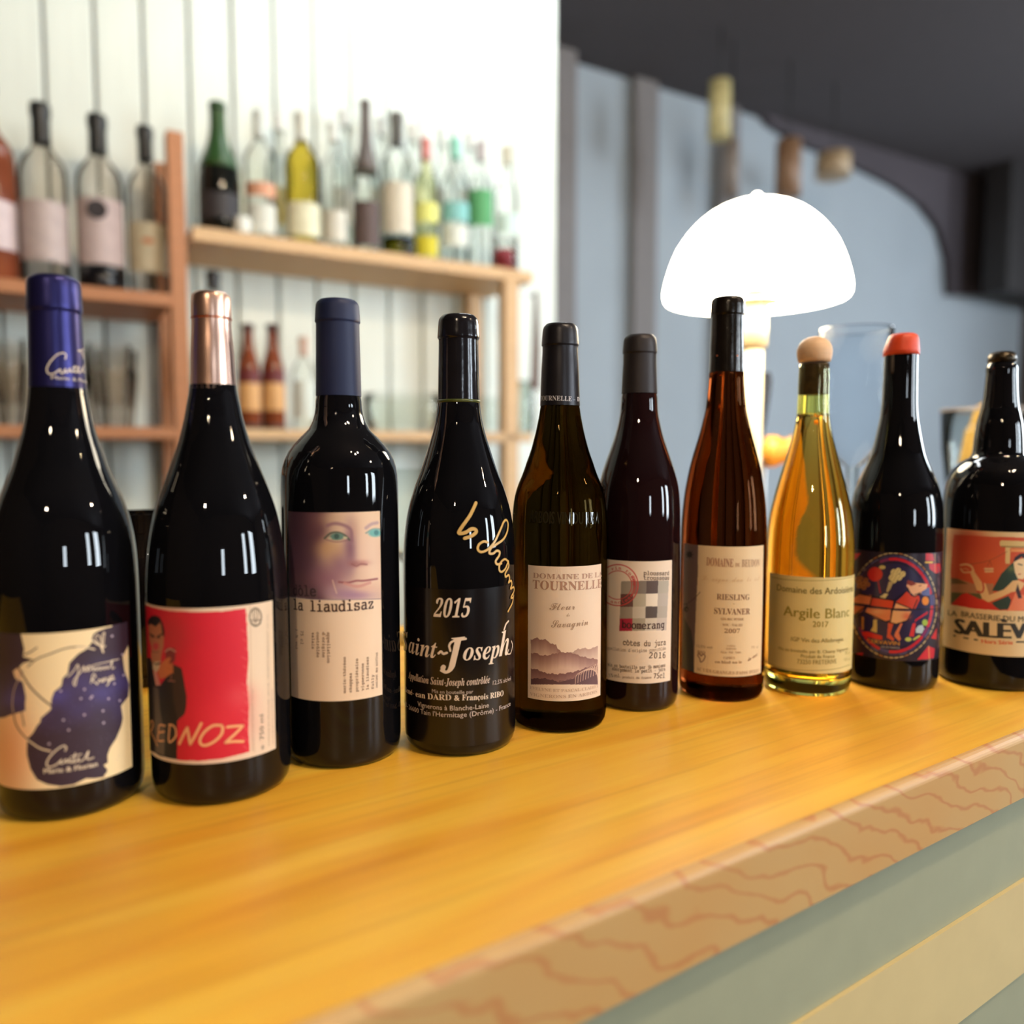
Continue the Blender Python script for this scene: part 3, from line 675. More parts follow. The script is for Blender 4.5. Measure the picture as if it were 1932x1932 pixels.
'M8': '151|46 42 46 50 49 57 54 62 60 67 67 69 75 70 84 69 91 67 97 62 101 57 104 50 105 42 104 33 101 27 97 21 91 16 84 14 75 13 67 14 59 17 54 21 49 27 46 34;27 115 30 100 38 88 51 79 37 70 32 64 26 50 26 33 28 25 36 12 49 2 66 -3 85 -3 93 -1 108 6 119 18 122 25 125 42 124 50 119 64 114 70 100 79 113 88 121 100 124 115 123 123 117 137 107 148 93 156 75 158 58 156 43 148 33 137 28 123;67 88 60 91 55 95 50 101 48 107 47 115 48 122 50 129 55 134 60 139 67 141 83 141 90 139 96 134 100 129 103 122 103 107 100 101 96 95 90 91 83 88',
'M9': '151|91 154 81 157 71 158 55 155 41 147 35 141 27 126 25 107 27 90 35 75 48 64 63 58 71 57 83 59 93 64 103 74 99 55 93 40 84 28 73 19 60 14 31 11 27 7 27 4 29 -1 31 -3 45 -4 61 -3 75 1 87 7 98 16 107 27 115 39 120 54 123 70 124 88 121 113 118 125 113 134 106 143 99 149;53 84 49 91 46 99 46 108 46 118 49 125 53 132 58 137 65 140 72 141 80 139 87 136 93 131 97 124 100 116 101 107 100 98 97 90 93 84 87 79 80 76 73 75 65 76 59 79',
'Ma': '151|90 115 75 116 53 113 36 107 31 103 30 98 31 93 34 89 38 88 68 98 75 99 90 95 99 86 102 71 73 74 57 73 43 69 32 63 23 55 18 45 17 34 18 23 22 15 28 7 36 2 46 -2 57 -3 73 -1 89 5 103 16 106 4 109 1 132 0 137 1 141 4 141 12 139 16 121 17 121 73 120 86 116 97 110 105 101 111;77 58 85 58 102 54 102 37 96 29 80 20 67 16 54 16 43 21 37 30 36 35 37 41 41 47 47 52 55 55',
'Mb': '151|104 109 95 112 84 113 68 111 54 105 44 95 43 158 37 160 18 160 13 159 10 156 9 149 12 144 25 142 25 17 15 17 10 14 9 9 10 4 13 1 18 0 43 1 46 6 46 16 55 6 68 0 84 -2 94 -1 104 1 113 5 128 18 138 35 140 45 140 66 138 75 128 92 113 105;48 76 56 86 68 93 75 94 89 94 102 90 112 81 118 70 120 56 119 45 115 36 110 28 102 22 92 18 74 18 61 22 52 31 45 42 44 49 44 63',
'Mc': '151|103 86 114 70 117 68 126 68 129 71 130 76 130 104 129 110 125 113 116 113 113 110 112 106 98 111 85 115 73 116 62 115 52 112 42 108 33 102 26 95 20 87 16 78 13 67 12 56 13 46 16 36 20 26 26 18 33 11 42 5 52 0 62 -2 74 -3 88 -2 101 2 113 7 122 14 129 20 131 27 130 31 125 35 116 34 101 23 88 17 75 15 63 17 53 20 45 27 38 35 35 45 33 57 36 71 43 83 54 92 68 96 81 96 95 92',
'Md': '151|144 9 143 13 139 16 127 17 126 158 120 160 90 159 87 156 86 151 87 145 93 143 109 142 109 96 98 105 85 111 69 113 59 112 49 110 40 106 25 93 19 85 14 76 12 66 11 55 14 34 18 25 30 10 46 0 55 -2 65 -3 82 -1 96 6 107 16 108 3 112 0 140 1 143 4;37 35 33 44 32 55 33 66 37 76 43 84 50 90 60 94 78 94 91 90 101 81 107 70 108 63 108 49 104 36 96 25 84 19 77 17 60 18 51 21 43 27',
'Me': '151|82 15 64 15 54 18 46 24 40 31 36 40 34 51 119 51 132 52 134 54 136 62 135 72 133 81 128 89 116 103 98 113 77 116 64 115 53 112 43 108 34 103 27 96 21 88 16 78 14 68 13 57 14 45 16 35 20 25 26 17 33 10 42 4 51 0 62 -2 74 -3 102 1 126 10 133 16 136 22 135 26 129 29 123 29 100 19;43 84 49 91 57 95 66 98 77 99 86 98 94 95 102 90 108 84 112 76 114 67 35 67 38 76',
'Mf': '151|108 141 123 139 128 140 131 143 133 148 130 154 121 159 106 160 89 159 75 156 65 150 58 142 54 132 52 119 53 110 33 110 28 109 25 106 24 101 25 96 28 93 54 92 54 18 28 17 24 14 23 9 24 4 28 1 34 0 113 0 119 1 122 4 123 9 122 14 118 17 73 18 73 92 115 92 121 93 124 96 125 101 124 106 120 109 115 110 72 110 73 125 75 131 78 136 83 139 98 142',
'Mg': '151|29 94 20 78 16 59 20 40 23 31 35 17 50 8 69 5 84 7 96 12 107 22 106 -5 103 -15 99 -21 92 -26 84 -29 73 -30 53 -28 48 -29 43 -35 42 -38 45 -44 54 -48 69 -49 82 -48 93 -46 102 -42 115 -33 118 -29 123 -19 125 4 125 96 138 97 141 101 140 109 137 112 132 113 109 112 107 111 106 108 106 99 94 107 82 111 70 113 60 112 43 106;37 50 36 59 37 69 40 78 46 85 54 90 62 94 72 95 82 94 91 90 98 85 104 77 107 69 108 59 107 49 104 41 98 34 90 28 82 25 72 24 62 25 53 28 46 34 40 41',
'Mh': '151|136 1 139 4 140 9 139 13 135 16 124 17 124 72 122 85 119 96 112 105 104 111 94 115 84 116 72 114 60 108 48 99 47 158 41 160 17 159 14 156 13 151 14 146 18 143 29 142 29 17 19 17 14 14 13 9 14 4 17 1 22 0 58 0 64 3 64 12 62 16 48 17 48 73 52 83 59 90 69 95 79 97 87 96 93 94 98 90 102 84 104 77 105 17 96 17 91 16 89 12 89 3 92 1 98 0',
'Mi': '151|66 164 64 148 66 138 77 136 85 137 87 139 89 152 87 165 81 168 73 168 69 167;86 111 80 113 44 113 38 112 35 109 34 104 35 99 39 96 68 96 68 17 25 16 22 13 21 9 22 4 25 1 30 0 125 0 131 1 134 3 135 9 134 13 131 16 87 17',
'Mj': '151|111 -13 113 17 112 111 106 113 33 112 30 109 29 104 30 99 34 96 94 96 94 8 93 -4 91 -14 87 -21 80 -25 72 -28 59 -29 41 -27 35 -29 30 -34 30 -37 33 -43 42 -47 57 -48 71 -47 83 -45 92 -41 103 -33 109 -23;97 136 103 139 104 141 105 157 103 165 97 168 85 167 82 164 80 158 81 140 84 137',
'Mk': '151|120 96 130 97 133 100 134 105 132 109 129 112 124 113 85 112 82 110 81 106 81 102 88 97 53 67 52 158 46 160 17 159 14 156 13 151 15 145 20 143 35 142 35 17 17 16 14 12 14 4 18 1 23 0 46 0 51 3 53 11 53 47 64 57 100 17 95 15 92 12 91 8 92 3 95 1 134 0 139 1 143 4 144 9 142 16 137 17 123 17 77 68 106 91',
'Ml': '151|38 160 33 159 30 156 29 148 32 144 40 142 67 142 67 17 28 16 24 13 23 9 24 4 27 1 33 0 123 0 131 2 133 9 132 13 129 16 86 17 85 158 79 160',
'Mm': '151|35 85 40 91 46 96 53 97 58 96 65 92 69 83 69 77 70 5 72 1 74 0 93 0 98 1 101 4 102 9 99 16 87 17 87 77 89 84 96 94 107 97 114 95 118 87 119 79 120 12 121 5 124 1 130 0 145 0 150 1 153 4 153 12 151 16 139 17 138 85 136 96 132 105 126 111 119 115 109 116 98 114 89 109 81 101 76 109 69 114 59 116 50 115 42 111 36 106 34 111 31 113 10 113 4 112 1 109 0 104 2 99 5 96 17 96 17 17 6 16 2 14 0 9 1 4 4 1 42 0 48 1 51 3 52 12 50 16 35 17',
'Mn': '151|140 6 139 13 136 16 124 17 124 72 123 85 119 96 113 105 105 111 95 115 84 116 72 114 60 109 48 100 48 108 47 111 45 112 24 113 15 110 13 104 14 99 18 96 30 96 30 17 19 17 15 14 13 9 14 4 18 1 57 0 64 3 65 12 62 16 48 17 49 73 53 83 60 90 69 95 80 97 94 94 102 84 105 68 105 17 91 16 89 12 90 3 97 0 132 0 138 2',
'Mo': '151|109 28 98 19 83 15 67 15 60 16 47 24 38 35 33 48 33 64 35 71 42 84 53 93 67 98 83 98 91 97 104 89 113 78 117 64 117 48 116 41;75 116 63 115 52 112 42 108 33 102 25 95 19 87 15 78 12 67 11 56 12 45 15 35 19 25 25 17 33 10 42 5 52 0 63 -2 75 -3 87 -2 98 0 109 5 117 10 125 17 131 25 135 35 138 45 139 56 138 67 135 78 131 87 125 95 117 102 109 108 98 112 87 115',
'Mp': '151|114 7 122 12 134 26 138 35 140 44 141 55 140 65 138 75 134 85 121 100 113 105 104 110 94 112 84 113 69 111 56 105 44 96 44 108 43 111 41 112 18 113 13 112 9 109 8 104 10 99 13 96 25 96 25 -31 14 -32 10 -35 8 -40 9 -45 13 -48 18 -49 72 -49 78 -48 81 -45 82 -40 81 -35 78 -32 44 -31 44 18 55 8 69 2 86 0 96 1;56 85 67 92 74 94 89 94 102 89 112 81 118 70 120 56 119 46 116 37 110 29 102 23 92 19 82 18 67 20 61 23 52 31 45 43 44 49 44 63 48 75',
'Mr': '151|107 96 115 94 128 89 135 92 139 100 136 108 128 114 122 115 115 116 96 113 79 103 63 87 63 108 62 111 60 112 29 113 23 112 20 109 19 104 20 99 24 96 45 96 45 17 18 16 14 13 13 9 14 4 18 1 23 0 103 0 111 2 113 9 112 13 109 16 63 17 63 68 79 83 94 93',
'Ms': '151|128 34 127 41 122 54 111 62 95 66 51 70 44 74 42 78 41 83 42 87 48 95 59 100 67 101 80 99 92 93 110 77 113 77 117 78 120 82 121 89 120 110 117 114 111 115 100 111 79 116 55 115 44 112 34 107 28 100 24 91 22 82 24 72 28 63 35 57 45 52 58 49 96 47 105 42 107 38 108 32 107 27 104 22 94 15 79 13 69 14 60 16 46 23 42 28 37 37 34 40 31 41 26 39 23 36 22 31 22 9 23 2 26 -2 31 -3 34 -2 43 3 69 -2 80 -3 94 -2 106 2 116 8 123 15 127 24',
'Mt': '151|63 28 61 40 60 89 110 89 115 90 119 93 120 97 119 102 115 105 109 106 61 106 60 141 57 146 51 148 45 147 42 143 41 138 41 106 15 105 13 103 11 97 12 93 15 90 41 89 42 32 46 16 55 6 68 0 85 -2 106 1 123 7 135 14 138 20 135 26 129 29 100 18 91 16 78 16 70 18 67 20',
'Mu': '151|83 112 79 109 78 104 79 99 82 96 104 96 104 40 100 30 92 22 83 17 72 16 63 16 56 19 51 23 47 28 45 36 44 45 44 105 43 111 37 113 19 113 13 112 10 109 9 104 10 99 14 96 26 96 26 41 30 17 44 2 66 -3 73 -2 86 2 104 13 104 5 105 2 107 1 130 0 135 1 138 4 139 9 138 13 134 16 123 17 123 101 121 110 117 112 114 113',
'Mv': '151|87 110 86 101 90 97 109 96 74 16 42 96 57 97 60 101 60 110 53 113 15 113 10 112 6 109 5 104 6 101 9 97 19 96 61 3 65 -2 70 -4 80 -3 85 0 128 96 139 96 143 99 144 101 144 109 140 112 135 113 93 113',
'My': '151|94 97 101 96 111 96 77 28 44 96 53 96 59 97 62 101 61 110 55 113 17 113 12 112 8 109 7 104 9 99 13 96 21 96 66 8 46 -31 14 -32 11 -35 10 -40 11 -45 15 -48 77 -49 82 -48 85 -45 86 -37 83 -33 66 -31 130 96 140 98 143 104 141 109 138 112 99 113 94 111 91 107 91 101',
'Mz': '151|118 40 115 40 111 36 110 17 49 17 116 83 126 95 127 101 125 107 119 111 109 113 44 113 35 112 29 108 27 103 28 77 31 74 36 73 39 73 43 76 45 96 103 96 27 19 25 11 26 5 31 1 39 0 112 0 123 2 126 7 127 31 126 36 123 39',
'SA': '184|187 29 213 55 228 67 222 68 216 65 206 58 171 25 161 18 152 15 183 83 222 158 220 160 217 161 207 158 193 150 176 138 146 112 114 79 106 85 98 88 89 89 82 88 75 86 70 82 66 77 63 70 62 64 64 54 68 44 75 35 54 16 35 5 20 1 16 1 10 4 7 8 6 12 8 15 24 21 30 27 31 36 27 42 23 44 14 46 2 42 -7 33 -11 21 -10 13 -7 7 -3 2 3 -2 10 -5 19 -6 30 -5 40 -2 50 3 70 18 81 29 91 21 113 11 107 -2 146 3 148 7 159 10 169 15;101 76 108 72 81 43 79 53 82 64 86 70 92 75;118 33 115 18 97 27 87 36 113 65 118 50;174 109 130 41 129 51 126 62 120 73 152 106 179 131 200 146',
'SF': '183|117 128 115 111 108 94 97 80 84 73 77 74 72 78 68 85 69 95 71 102 78 115 89 126 103 136 118 143 126 145 137 145 153 142 190 130 202 130 209 132 220 137 229 146 231 150 229 151 218 147 207 146 161 156 138 155 123 152 108 146 94 138 83 129 73 119 66 109 62 99 61 89 64 76 67 71 72 67 79 65 95 65 102 67 116 76 125 88 129 96 131 113 130 124 125 132 121 134 117 133;166 65 170 65 159 40 177 44 181 66 187 69 196 76 199 80 202 88 201 92 198 95 189 95 182 90 173 72 163 71 171 109 176 120 180 126 178 129 174 128 162 120 147 104 132 82 125 66 105 59 83 45 81 42 85 41 100 50 111 56 122 58 115 42 107 29 98 19 89 11 78 7 67 5 52 7 44 12 41 17 41 20 44 22 59 27 64 32 64 39 62 42 56 47 51 48 39 48 29 43 23 33 23 27 24 19 28 12 34 6 43 2 55 -1 68 -2 91 0 110 6 128 15 142 28 153 44 161 64;195 88 191 79 182 72 184 81 188 87 193 90',
'SL': '159|113 8 102 10 96 13 112 26 126 44 138 66 157 75 174 85 194 104 203 117 208 130 208 141 206 147 198 154 186 157 176 155 167 151 146 136 127 113 117 99 101 66 93 67 86 69 81 73 76 78 74 85 74 99 78 111 81 118 91 130 105 140 122 147 147 150 149 150 150 153 146 156 142 156 120 155 106 153 93 148 82 142 72 135 64 127 58 118 55 109 54 99 55 89 59 80 66 72 75 66 86 62 99 60 85 31 78 22 64 27 42 31 34 30 23 26 17 19 18 11 24 3 29 1 46 -2 61 -1 74 2 87 8 104 1 113 0 125 2 136 7 147 16 191 58 203 67 195 67 190 65 140 20 123 10;37 24 52 23 63 20 73 16 65 10 55 6 39 5 30 8 25 13 24 15 25 17 29 22;144 86 156 117 164 131 171 142 179 148 186 150 191 149 193 145 193 134 190 120 184 109 168 92 148 78 141 74',
'SR': '216|126 125 124 132 120 134 118 133 112 110 101 91 86 76 74 70 64 70 56 74 54 77 52 86 53 96 59 106 69 117 86 130 97 135 119 143 156 149 177 149 191 147 167 132 145 110 133 93 102 35 91 21 80 11 73 8 61 5 49 7 45 9 39 14 38 20 41 23 53 25 59 28 62 34 62 41 58 47 50 50 38 50 27 44 23 39 21 34 20 27 21 19 25 12 32 6 40 2 51 -1 75 -1 97 5 108 9 126 22 133 30 148 52 161 79 171 106 182 126 194 139 202 143 208 138 212 131 214 122 212 112 206 98 199 90 192 84 185 81 180 81 172 83 165 80 164 78 167 74 176 74 177 67 173 56 158 30 156 19 159 8 162 4 173 -1 184 -1 195 4 205 12 242 51 260 67 255 68 251 67 241 60 193 13 190 11 188 11 187 16 195 41 197 56 196 64 193 70 188 76 204 80 218 86 228 94 236 101 240 110 242 119 241 125 235 136 230 141 215 148 226 150 227 154 225 155 216 155 203 152 181 156 167 156 147 155 127 152 108 146 84 136 65 122 51 108 44 93 43 85 44 78 47 72 51 68 57 64 73 61 83 62 92 64 108 73 120 87 124 96 126 105',
'SS': '156|83 73 79 79 77 85 77 99 81 113 90 126 102 136 116 144 132 148 151 149 153 150 153 153 147 156 129 156 115 154 102 151 85 142 75 135 67 127 61 118 58 108 57 99 58 89 62 80 68 72 77 66 88 62 100 60 93 43 84 29 76 19 67 11 58 7 49 5 37 7 29 12 26 17 28 22 31 23 44 26 49 31 50 34 50 41 48 44 42 49 38 50 26 50 20 48 11 39 9 34 8 27 10 19 13 12 20 6 28 2 39 -1 52 -2 64 -1 76 2 99 13 119 31 127 41 140 66 166 79 177 86 195 102 207 119 210 128 211 136 208 146 200 154 189 156 182 155 167 149 151 138 128 112 114 90 103 66 95 67 89 69;192 124 181 106 170 94 157 83 143 74 158 116 166 131 173 141 181 147 188 149 193 148 196 144 197 139',
'Sa': '132|91 12 90 14 91 16 120 77 92 76 87 66 84 72 78 76 63 76 48 72 34 64 21 53 12 41 7 28 7 15 9 9 13 5 24 -1 31 -2 42 0 52 6 62 15 64 6 67 3 74 -1 84 -1 97 5 121 23 116 28 98 14;56 59 67 68 73 70 78 69 81 66 82 61 81 57 67 31 54 15 42 6 35 5 31 8 31 10 34 23 45 44',
'Sd': '151|97 1 109 10 124 23 119 28 98 10 90 8 89 13 163 147 132 144 90 67 86 72 80 76 64 76 49 72 35 65 22 54 12 42 9 36 6 23 7 16 9 10 14 5 19 1 33 -2 44 0 54 6 65 16 67 6 74 0 85 -2;42 37 56 55 67 66 77 70 81 69 83 67 83 57 76 41 63 23 50 10 39 5 35 6 32 8 32 12 34 23',
'Se': '103|54 8 47 6 35 6 33 8 32 11 34 20 36 26 55 30 71 37 83 46 86 50 89 55 89 65 87 69 79 75 68 77 61 76 54 75 40 69 20 54 10 42 7 36 4 25 5 18 8 12 14 6 20 2 28 -1 46 -1 63 5 81 16 89 23 85 28 69 15;55 37 39 32 42 39 52 56 59 64 65 69 70 68 72 62 70 53 64 44',
'Sg': '132|34 -29 22 -49 13 -61 7 -65 2 -67 -3 -65 -6 -62 -7 -56 -6 -48 -1 -39 6 -31 17 -23 29 -17 44 -11;-23 -55 -20 -65 -16 -69 -4 -73 3 -74 16 -72 29 -65 41 -55 53 -40 66 -22 78 0 98 10 117 23 112 28 98 17 84 10 122 78 91 76 86 67 83 72 77 76 61 76 47 72 26 59 15 48 7 35 5 22 8 10 16 1 29 -2 37 0 45 3 53 8 48 -2 8 -18 -15 -36;49 47 65 65 74 70 77 69 79 67 80 64 76 52 64 30 51 14 42 7 38 5 31 5 28 9 30 15 38 30',
'Si': '86|40 8 39 10 44 21 75 77 40 75 13 47 18 42 31 55 18 30 14 19 13 15 15 6 21 0 32 -2 43 0 54 7 72 23 68 28 50 12 43 8;59 93 69 91 76 92 79 95 83 101 84 105 82 110 78 114 72 115 68 115 61 111 58 108 56 102 56 98',
'Sl': '105|53 12 46 8 42 8 41 12 43 19 112 147 82 143 40 75 30 63 13 46 18 42 29 53 19 33 16 24 15 11 21 3 30 -1 35 -2 49 1 61 9 76 23 71 28',
'Sm': '200|140 43 132 29 130 20 132 8 135 4 143 -1 151 -1 161 3 173 11 186 23 181 28 163 13 157 8 153 9 156 17 171 38 176 51 176 63 172 72 168 75 159 77 147 74 133 65 117 49 118 60 116 69 112 75 105 77 93 74 80 65 64 49 65 61 64 69 61 75 55 77 49 76 36 68 14 47 19 42 34 57 37 59 39 57 29 41 -1 -2 37 0 64 37 84 59 96 67 98 65 98 63 94 54 57 -2 94 0 128 47 143 62 150 67 156 69 156 64',
'Sn': '144|103 69 104 68 104 66 83 42 76 31 74 23 75 13 79 4 87 -1 97 -1 110 6 130 23 125 28 107 13 101 8 97 9 100 16 115 36 122 48 124 56 123 62 119 72 115 75 106 77 94 74 80 65 64 49 65 60 64 69 60 75 55 77 49 76 36 68 14 47 19 42 34 57 37 59 39 57 29 41 -1 -2 37 0 60 31 73 47 89 62 97 67',
'So': '112|70 77 56 75 41 69 28 59 17 48 9 36 7 24 7 17 10 11 14 5 20 1 26 -1 34 -2 45 0 55 3 66 10 83 14 101 26 96 31 87 25 78 21 88 33 94 43 96 54 95 61 93 67 89 71 84 74;36 15 42 31 57 54 72 68 75 69 79 68 81 66 81 62 79 51 74 40 65 27 55 23 52 18 52 12 43 7 37 7 36 9',
'Sr': '103|30 62 14 47 19 42 38 61 55 61 39 47 32 37 26 26 25 17 26 12 32 4 43 -1 51 -2 60 0 69 6 88 23 84 28 66 12 59 8 55 8 54 11 56 16 73 42 79 52 80 56 78 62 70 67 44 73 43 82 40 83 35 80',
'St': '110|47 1 61 10 76 23 71 28 57 16 44 8 40 8 39 13 54 44 88 102 108 102 110 110 93 110 112 142 80 140 44 82 33 67 13 47 18 42 31 55 19 34 15 23 15 11 19 4 27 -1 33 -2',
'Su': '147|19 44 30 54 21 36 14 19 14 11 16 7 23 1 33 -1 46 1 60 10 73 23 72 17 73 11 78 3 88 -1 100 -1 111 4 134 23 129 28 108 10 103 8 101 8 99 11 136 77 100 75 90 57 75 35 60 18 52 12 48 10 44 12 44 14 47 24 77 77 41 75 14 47 18 42',
'Sv': '118|104 33 94 26 88 25 99 37 105 50 107 62 105 69 101 75 94 77 89 76 85 74 78 67 69 51 68 35 70 28 75 22 65 13 54 9 44 7 38 9 38 15 57 47 60 59 59 71 56 75 51 77 47 77 33 69 16 52 20 47 30 58 32 59 34 57 22 39 16 28 15 19 15 13 18 8 22 4 27 1 34 -1 48 -1 62 3 82 18 94 19 103 24 112 31 107 36;76 39 78 49 84 57 92 61 96 58 96 51 95 46 89 35 81 26 76 33',
}
ACC = {'ô': ('o', [(0.10, 0.50), (0.22, 0.64), (0.28, 0.64), (0.40, 0.50), (0.33, 0.50), (0.25, 0.58), (0.17, 0.50)]),
       'é': ('e', [(0.20, 0.50), (0.34, 0.68), (0.42, 0.66), (0.25, 0.50)]),
       'è': ('e', [(0.28, 0.50), (0.11, 0.66), (0.19, 0.68), (0.33, 0.50)]),
       'É': ('E', [(0.25, 0.72), (0.40, 0.90), (0.50, 0.88), (0.31, 0.72)]),
       'È': ('E', [(0.36, 0.72), (0.17, 0.88), (0.27, 0.90), (0.42, 0.72)]),
       'ç': ('c', [(0.22, 0.0), (0.30, -0.06), (0.26, -0.16), (0.14, -0.17), (0.24, -0.11), (0.22, -0.05)])}
PUNCT = {'-': (0.34, [[(0.05, 0.20), (0.29, 0.20), (0.29, 0.26), (0.05, 0.26)]]),
         '.': (0.25, [[(0.07, 0.0), (0.15, 0.0), (0.15, 0.09), (0.07, 0.09)]]),
         "'": (0.22, [[(0.07, 0.5), (0.12, 0.5), (0.16, 0.68), (0.06, 0.68)]]),
         ',': (0.25, [[(0.06, -0.13), (0.15, 0.0), (0.15, 0.09), (0.07, 0.09), (0.07, 0.0)]]),
         '%': (0.8, [[(0.1, 0.0), (0.16, 0.0), (0.66, 0.68), (0.60, 0.68)], [(0.08, 0.4), (0.28, 0.4), (0.28, 0.66), (0.08, 0.66)], [(0.48, 0.02), (0.68, 0.02), (0.68, 0.28), (0.48, 0.28)]])}


def text2d(s, style):
    """-> verts (list of 2D), faces, advance; unit em, baseline at 0"""
    if style == '':
        cu = bpy.data.curves.new('t', 'FONT')
        cu.body = s
        cu.resolution_u = 2
    else:
        cu = bpy.data.curves.new('t', 'CURVE')
        cu.dimensions = '2D'
        cu.fill_mode = 'BOTH'
        x = 0.0

        def loop(pts):
            sp = cu.splines.new('POLY')
            sp.points.add(len(pts) - 1)
            for i, (a, b) in enumerate(pts):
                sp.points[i].co = (a, b, 0, 1)
            sp.use_cyclic_u = True
        for ch in s:
            base, acc = (ch, None)
            if ch in ACC:
                base, acc = ACC[ch]
            g = GLYPHS.get(style + base)
            if g:
                adv, rest = g.split('|')
                for l in rest.split(';'):
                    v = list(map(int, l.split()))
                    loop([(x + v[i] / 250.0, v[i + 1] / 250.0) for i in range(0, len(v), 2)])
                if acc:
                    loop([(x + a, b) for a, b in acc])
                x += int(adv) / 250.0
            elif ch in PUNCT:
                w, ls = PUNCT[ch]
                off = 0.13 if style == 'M' else 0.0
                for l in ls:
                    loop([(x + off + a, b) for a, b in l])
                x += w + 2 * off
            else:
                x += 0.6 if style == 'M' else 0.27
    o = bpy.data.objects.new('t', cu)
    COL.objects.link(o)
    dg = bpy.context.evaluated_depsgraph_get()
    me = bpy.data.meshes.new_from_object(o.evaluated_get(dg))
    bpy.data.objects.remove(o)
    n = len(me.vertices)
    V = np.zeros(n * 3)
    me.vertices.foreach_get('co', V)
    V = V.reshape(-1, 3)[:, :2]
    F = [tuple(p.vertices) for p in me.polygons]
    bpy.data.meshes.remove(me)
    if n == 0:
        return V, F, 1.0
    x0, x1 = V[:, 0].min(), V[:, 0].max()
    V = V - np.array([x0, 0.0])
    return V, F, x1 - x0


CAPH = {'': 0.70, 'B': 0.68, 'I': 0.68, 'S': 0.70, 'M': 0.60}


# ------------------------------------------------------------------ a bottle of the row
class Bottle:
    """xn, yn: a pixel on the neck's axis; yfront: lowest pixel of the foot; rows: (y px, half width px) from the mouth down"""
    def __init__(self, xn, yn, yfront, rows):
        sp, cp = math.sin(PITCH), math.cos(PITCH)
        y0, w0 = rows[0]
        sh = w0 * (860.0 - y0) / FPX             # the near side of the mouth stands higher in the picture
        rows = [(y + sh * max(0.0, 1 - (y - y0) / 24.0), w) for y, w in rows]
        lo, hi = 0.25, 1.2
        a = np.linspace(0, 2 * math.pi, 72)
        for _ in range(40):
            D = (lo + hi) / 2
            z = zat(yn, D)
            zc = D * cp - (z - CAMZ) * sp
            X = (xn - CX) / FPX * zc
            self.D, self.X = D, X
            R = self.rad_from_px(*rows[-1])[0]
            best = -1e9
            for hz, fr in ((0.0, 0.86), (0.0012, 0.925), (0.004, 0.972), (0.008, 0.993)):
                DD = D + R * fr * np.sin(a)
                h = hz - CAMZ
                best = max(best, float((CY - FPX * (DD * sp + h * cp) / (DD * cp - h * sp)).max()))
            if best > yfront:
                lo = D
            else:
                hi = D
        self.c = (X * math.cos(YAW) + D * math.sin(YAW), -X * math.sin(YAW) + D * math.cos(YAW))
        d = math.hypot(*self.c)
        self.t = (-self.c[0] / d, -self.c[1] / d)          # towards the camera
        self.r_ = (self.c[1] / d, -self.c[0] / d)          # to the right, seen from the camera
        self.profile(rows)

    def z(self, y):
        return zat(y, self.D)

    def rad_from_px(self, y, hw):
        z = self.z(y)
        zc = self.D * math.cos(PITCH) - (z - CAMZ) * math.sin(PITCH)
        r = hw * zc / FPX
        for _ in range(8):
            r = hw * (zc * zc - r * r) / (FPX * math.sqrt(self.X**2 + zc * zc - r * r))
        return r, z

    def profile(self, rows):
        """rows: (y px, half width px) from the mouth down"""
        zs, rs = [], []
        for y, hw in rows:
            r, z = self.rad_from_px(y, hw)
            zs.append(z)
            rs.append(r)
        zs, rs = zs[::-1], rs[::-1]
        self.rb = rs[0]
        zs = [0.012] + zs
        rs = [rs[0]] + rs
        self.pz, self.pr = zs, rs
        self.top = zs[-1]

    def R(self, z):
        return pchip(self.pz, self.pr, z)

    def hit(self, x, y):
        """pixel -> (phi, z) on the bottle; misses are clamped to the outline"""
        d = dirpx(x, y)
        r = self.rb
        phi, z = 0.0, 0.1
        for _ in range(8):
            ox, oy = -self.c[0], -self.c[1]
            a = d.x**2 + d.y**2
            b = ox * d.x + oy * d.y
            c = ox * ox + oy * oy - r * r
            q = b * b - a * c
            t = (-b - math.sqrt(q)) / a if q > 0 else -b / a
            px, py, z = d.x * t + ox, d.y * t + oy, CAMZ + d.z * t
            phi = math.atan2(px * self.r_[0] + py * self.r_[1], px * self.t[0] + py * self.t[1])
            r = float(self.R(np.array([max(z, 0.012)]))[0])
        return phi, z

    def pts(self, phi, z, off):
        phi, z = np.asarray(phi), np.asarray(z)
        r = self.R(z) + off
        x = r * (np.cos(phi) * self.t[0] + np.sin(phi) * self.r_[0])
        y = r * (np.cos(phi) * self.t[1] + np.sin(phi) * self.r_[1])
        return np.stack([x, y, z], -1)                       # in the bottle's own frame

    def rings(self, z0, z1, n, d=0.0):
        zs = np.linspace(z0, z1, n)
        zs = np.unique(np.concatenate([zs, [z for z in self.pz if z0 < z < z1]]))
        return [(float(z), float(r) + d) for z, r in zip(zs, self.R(zs))]


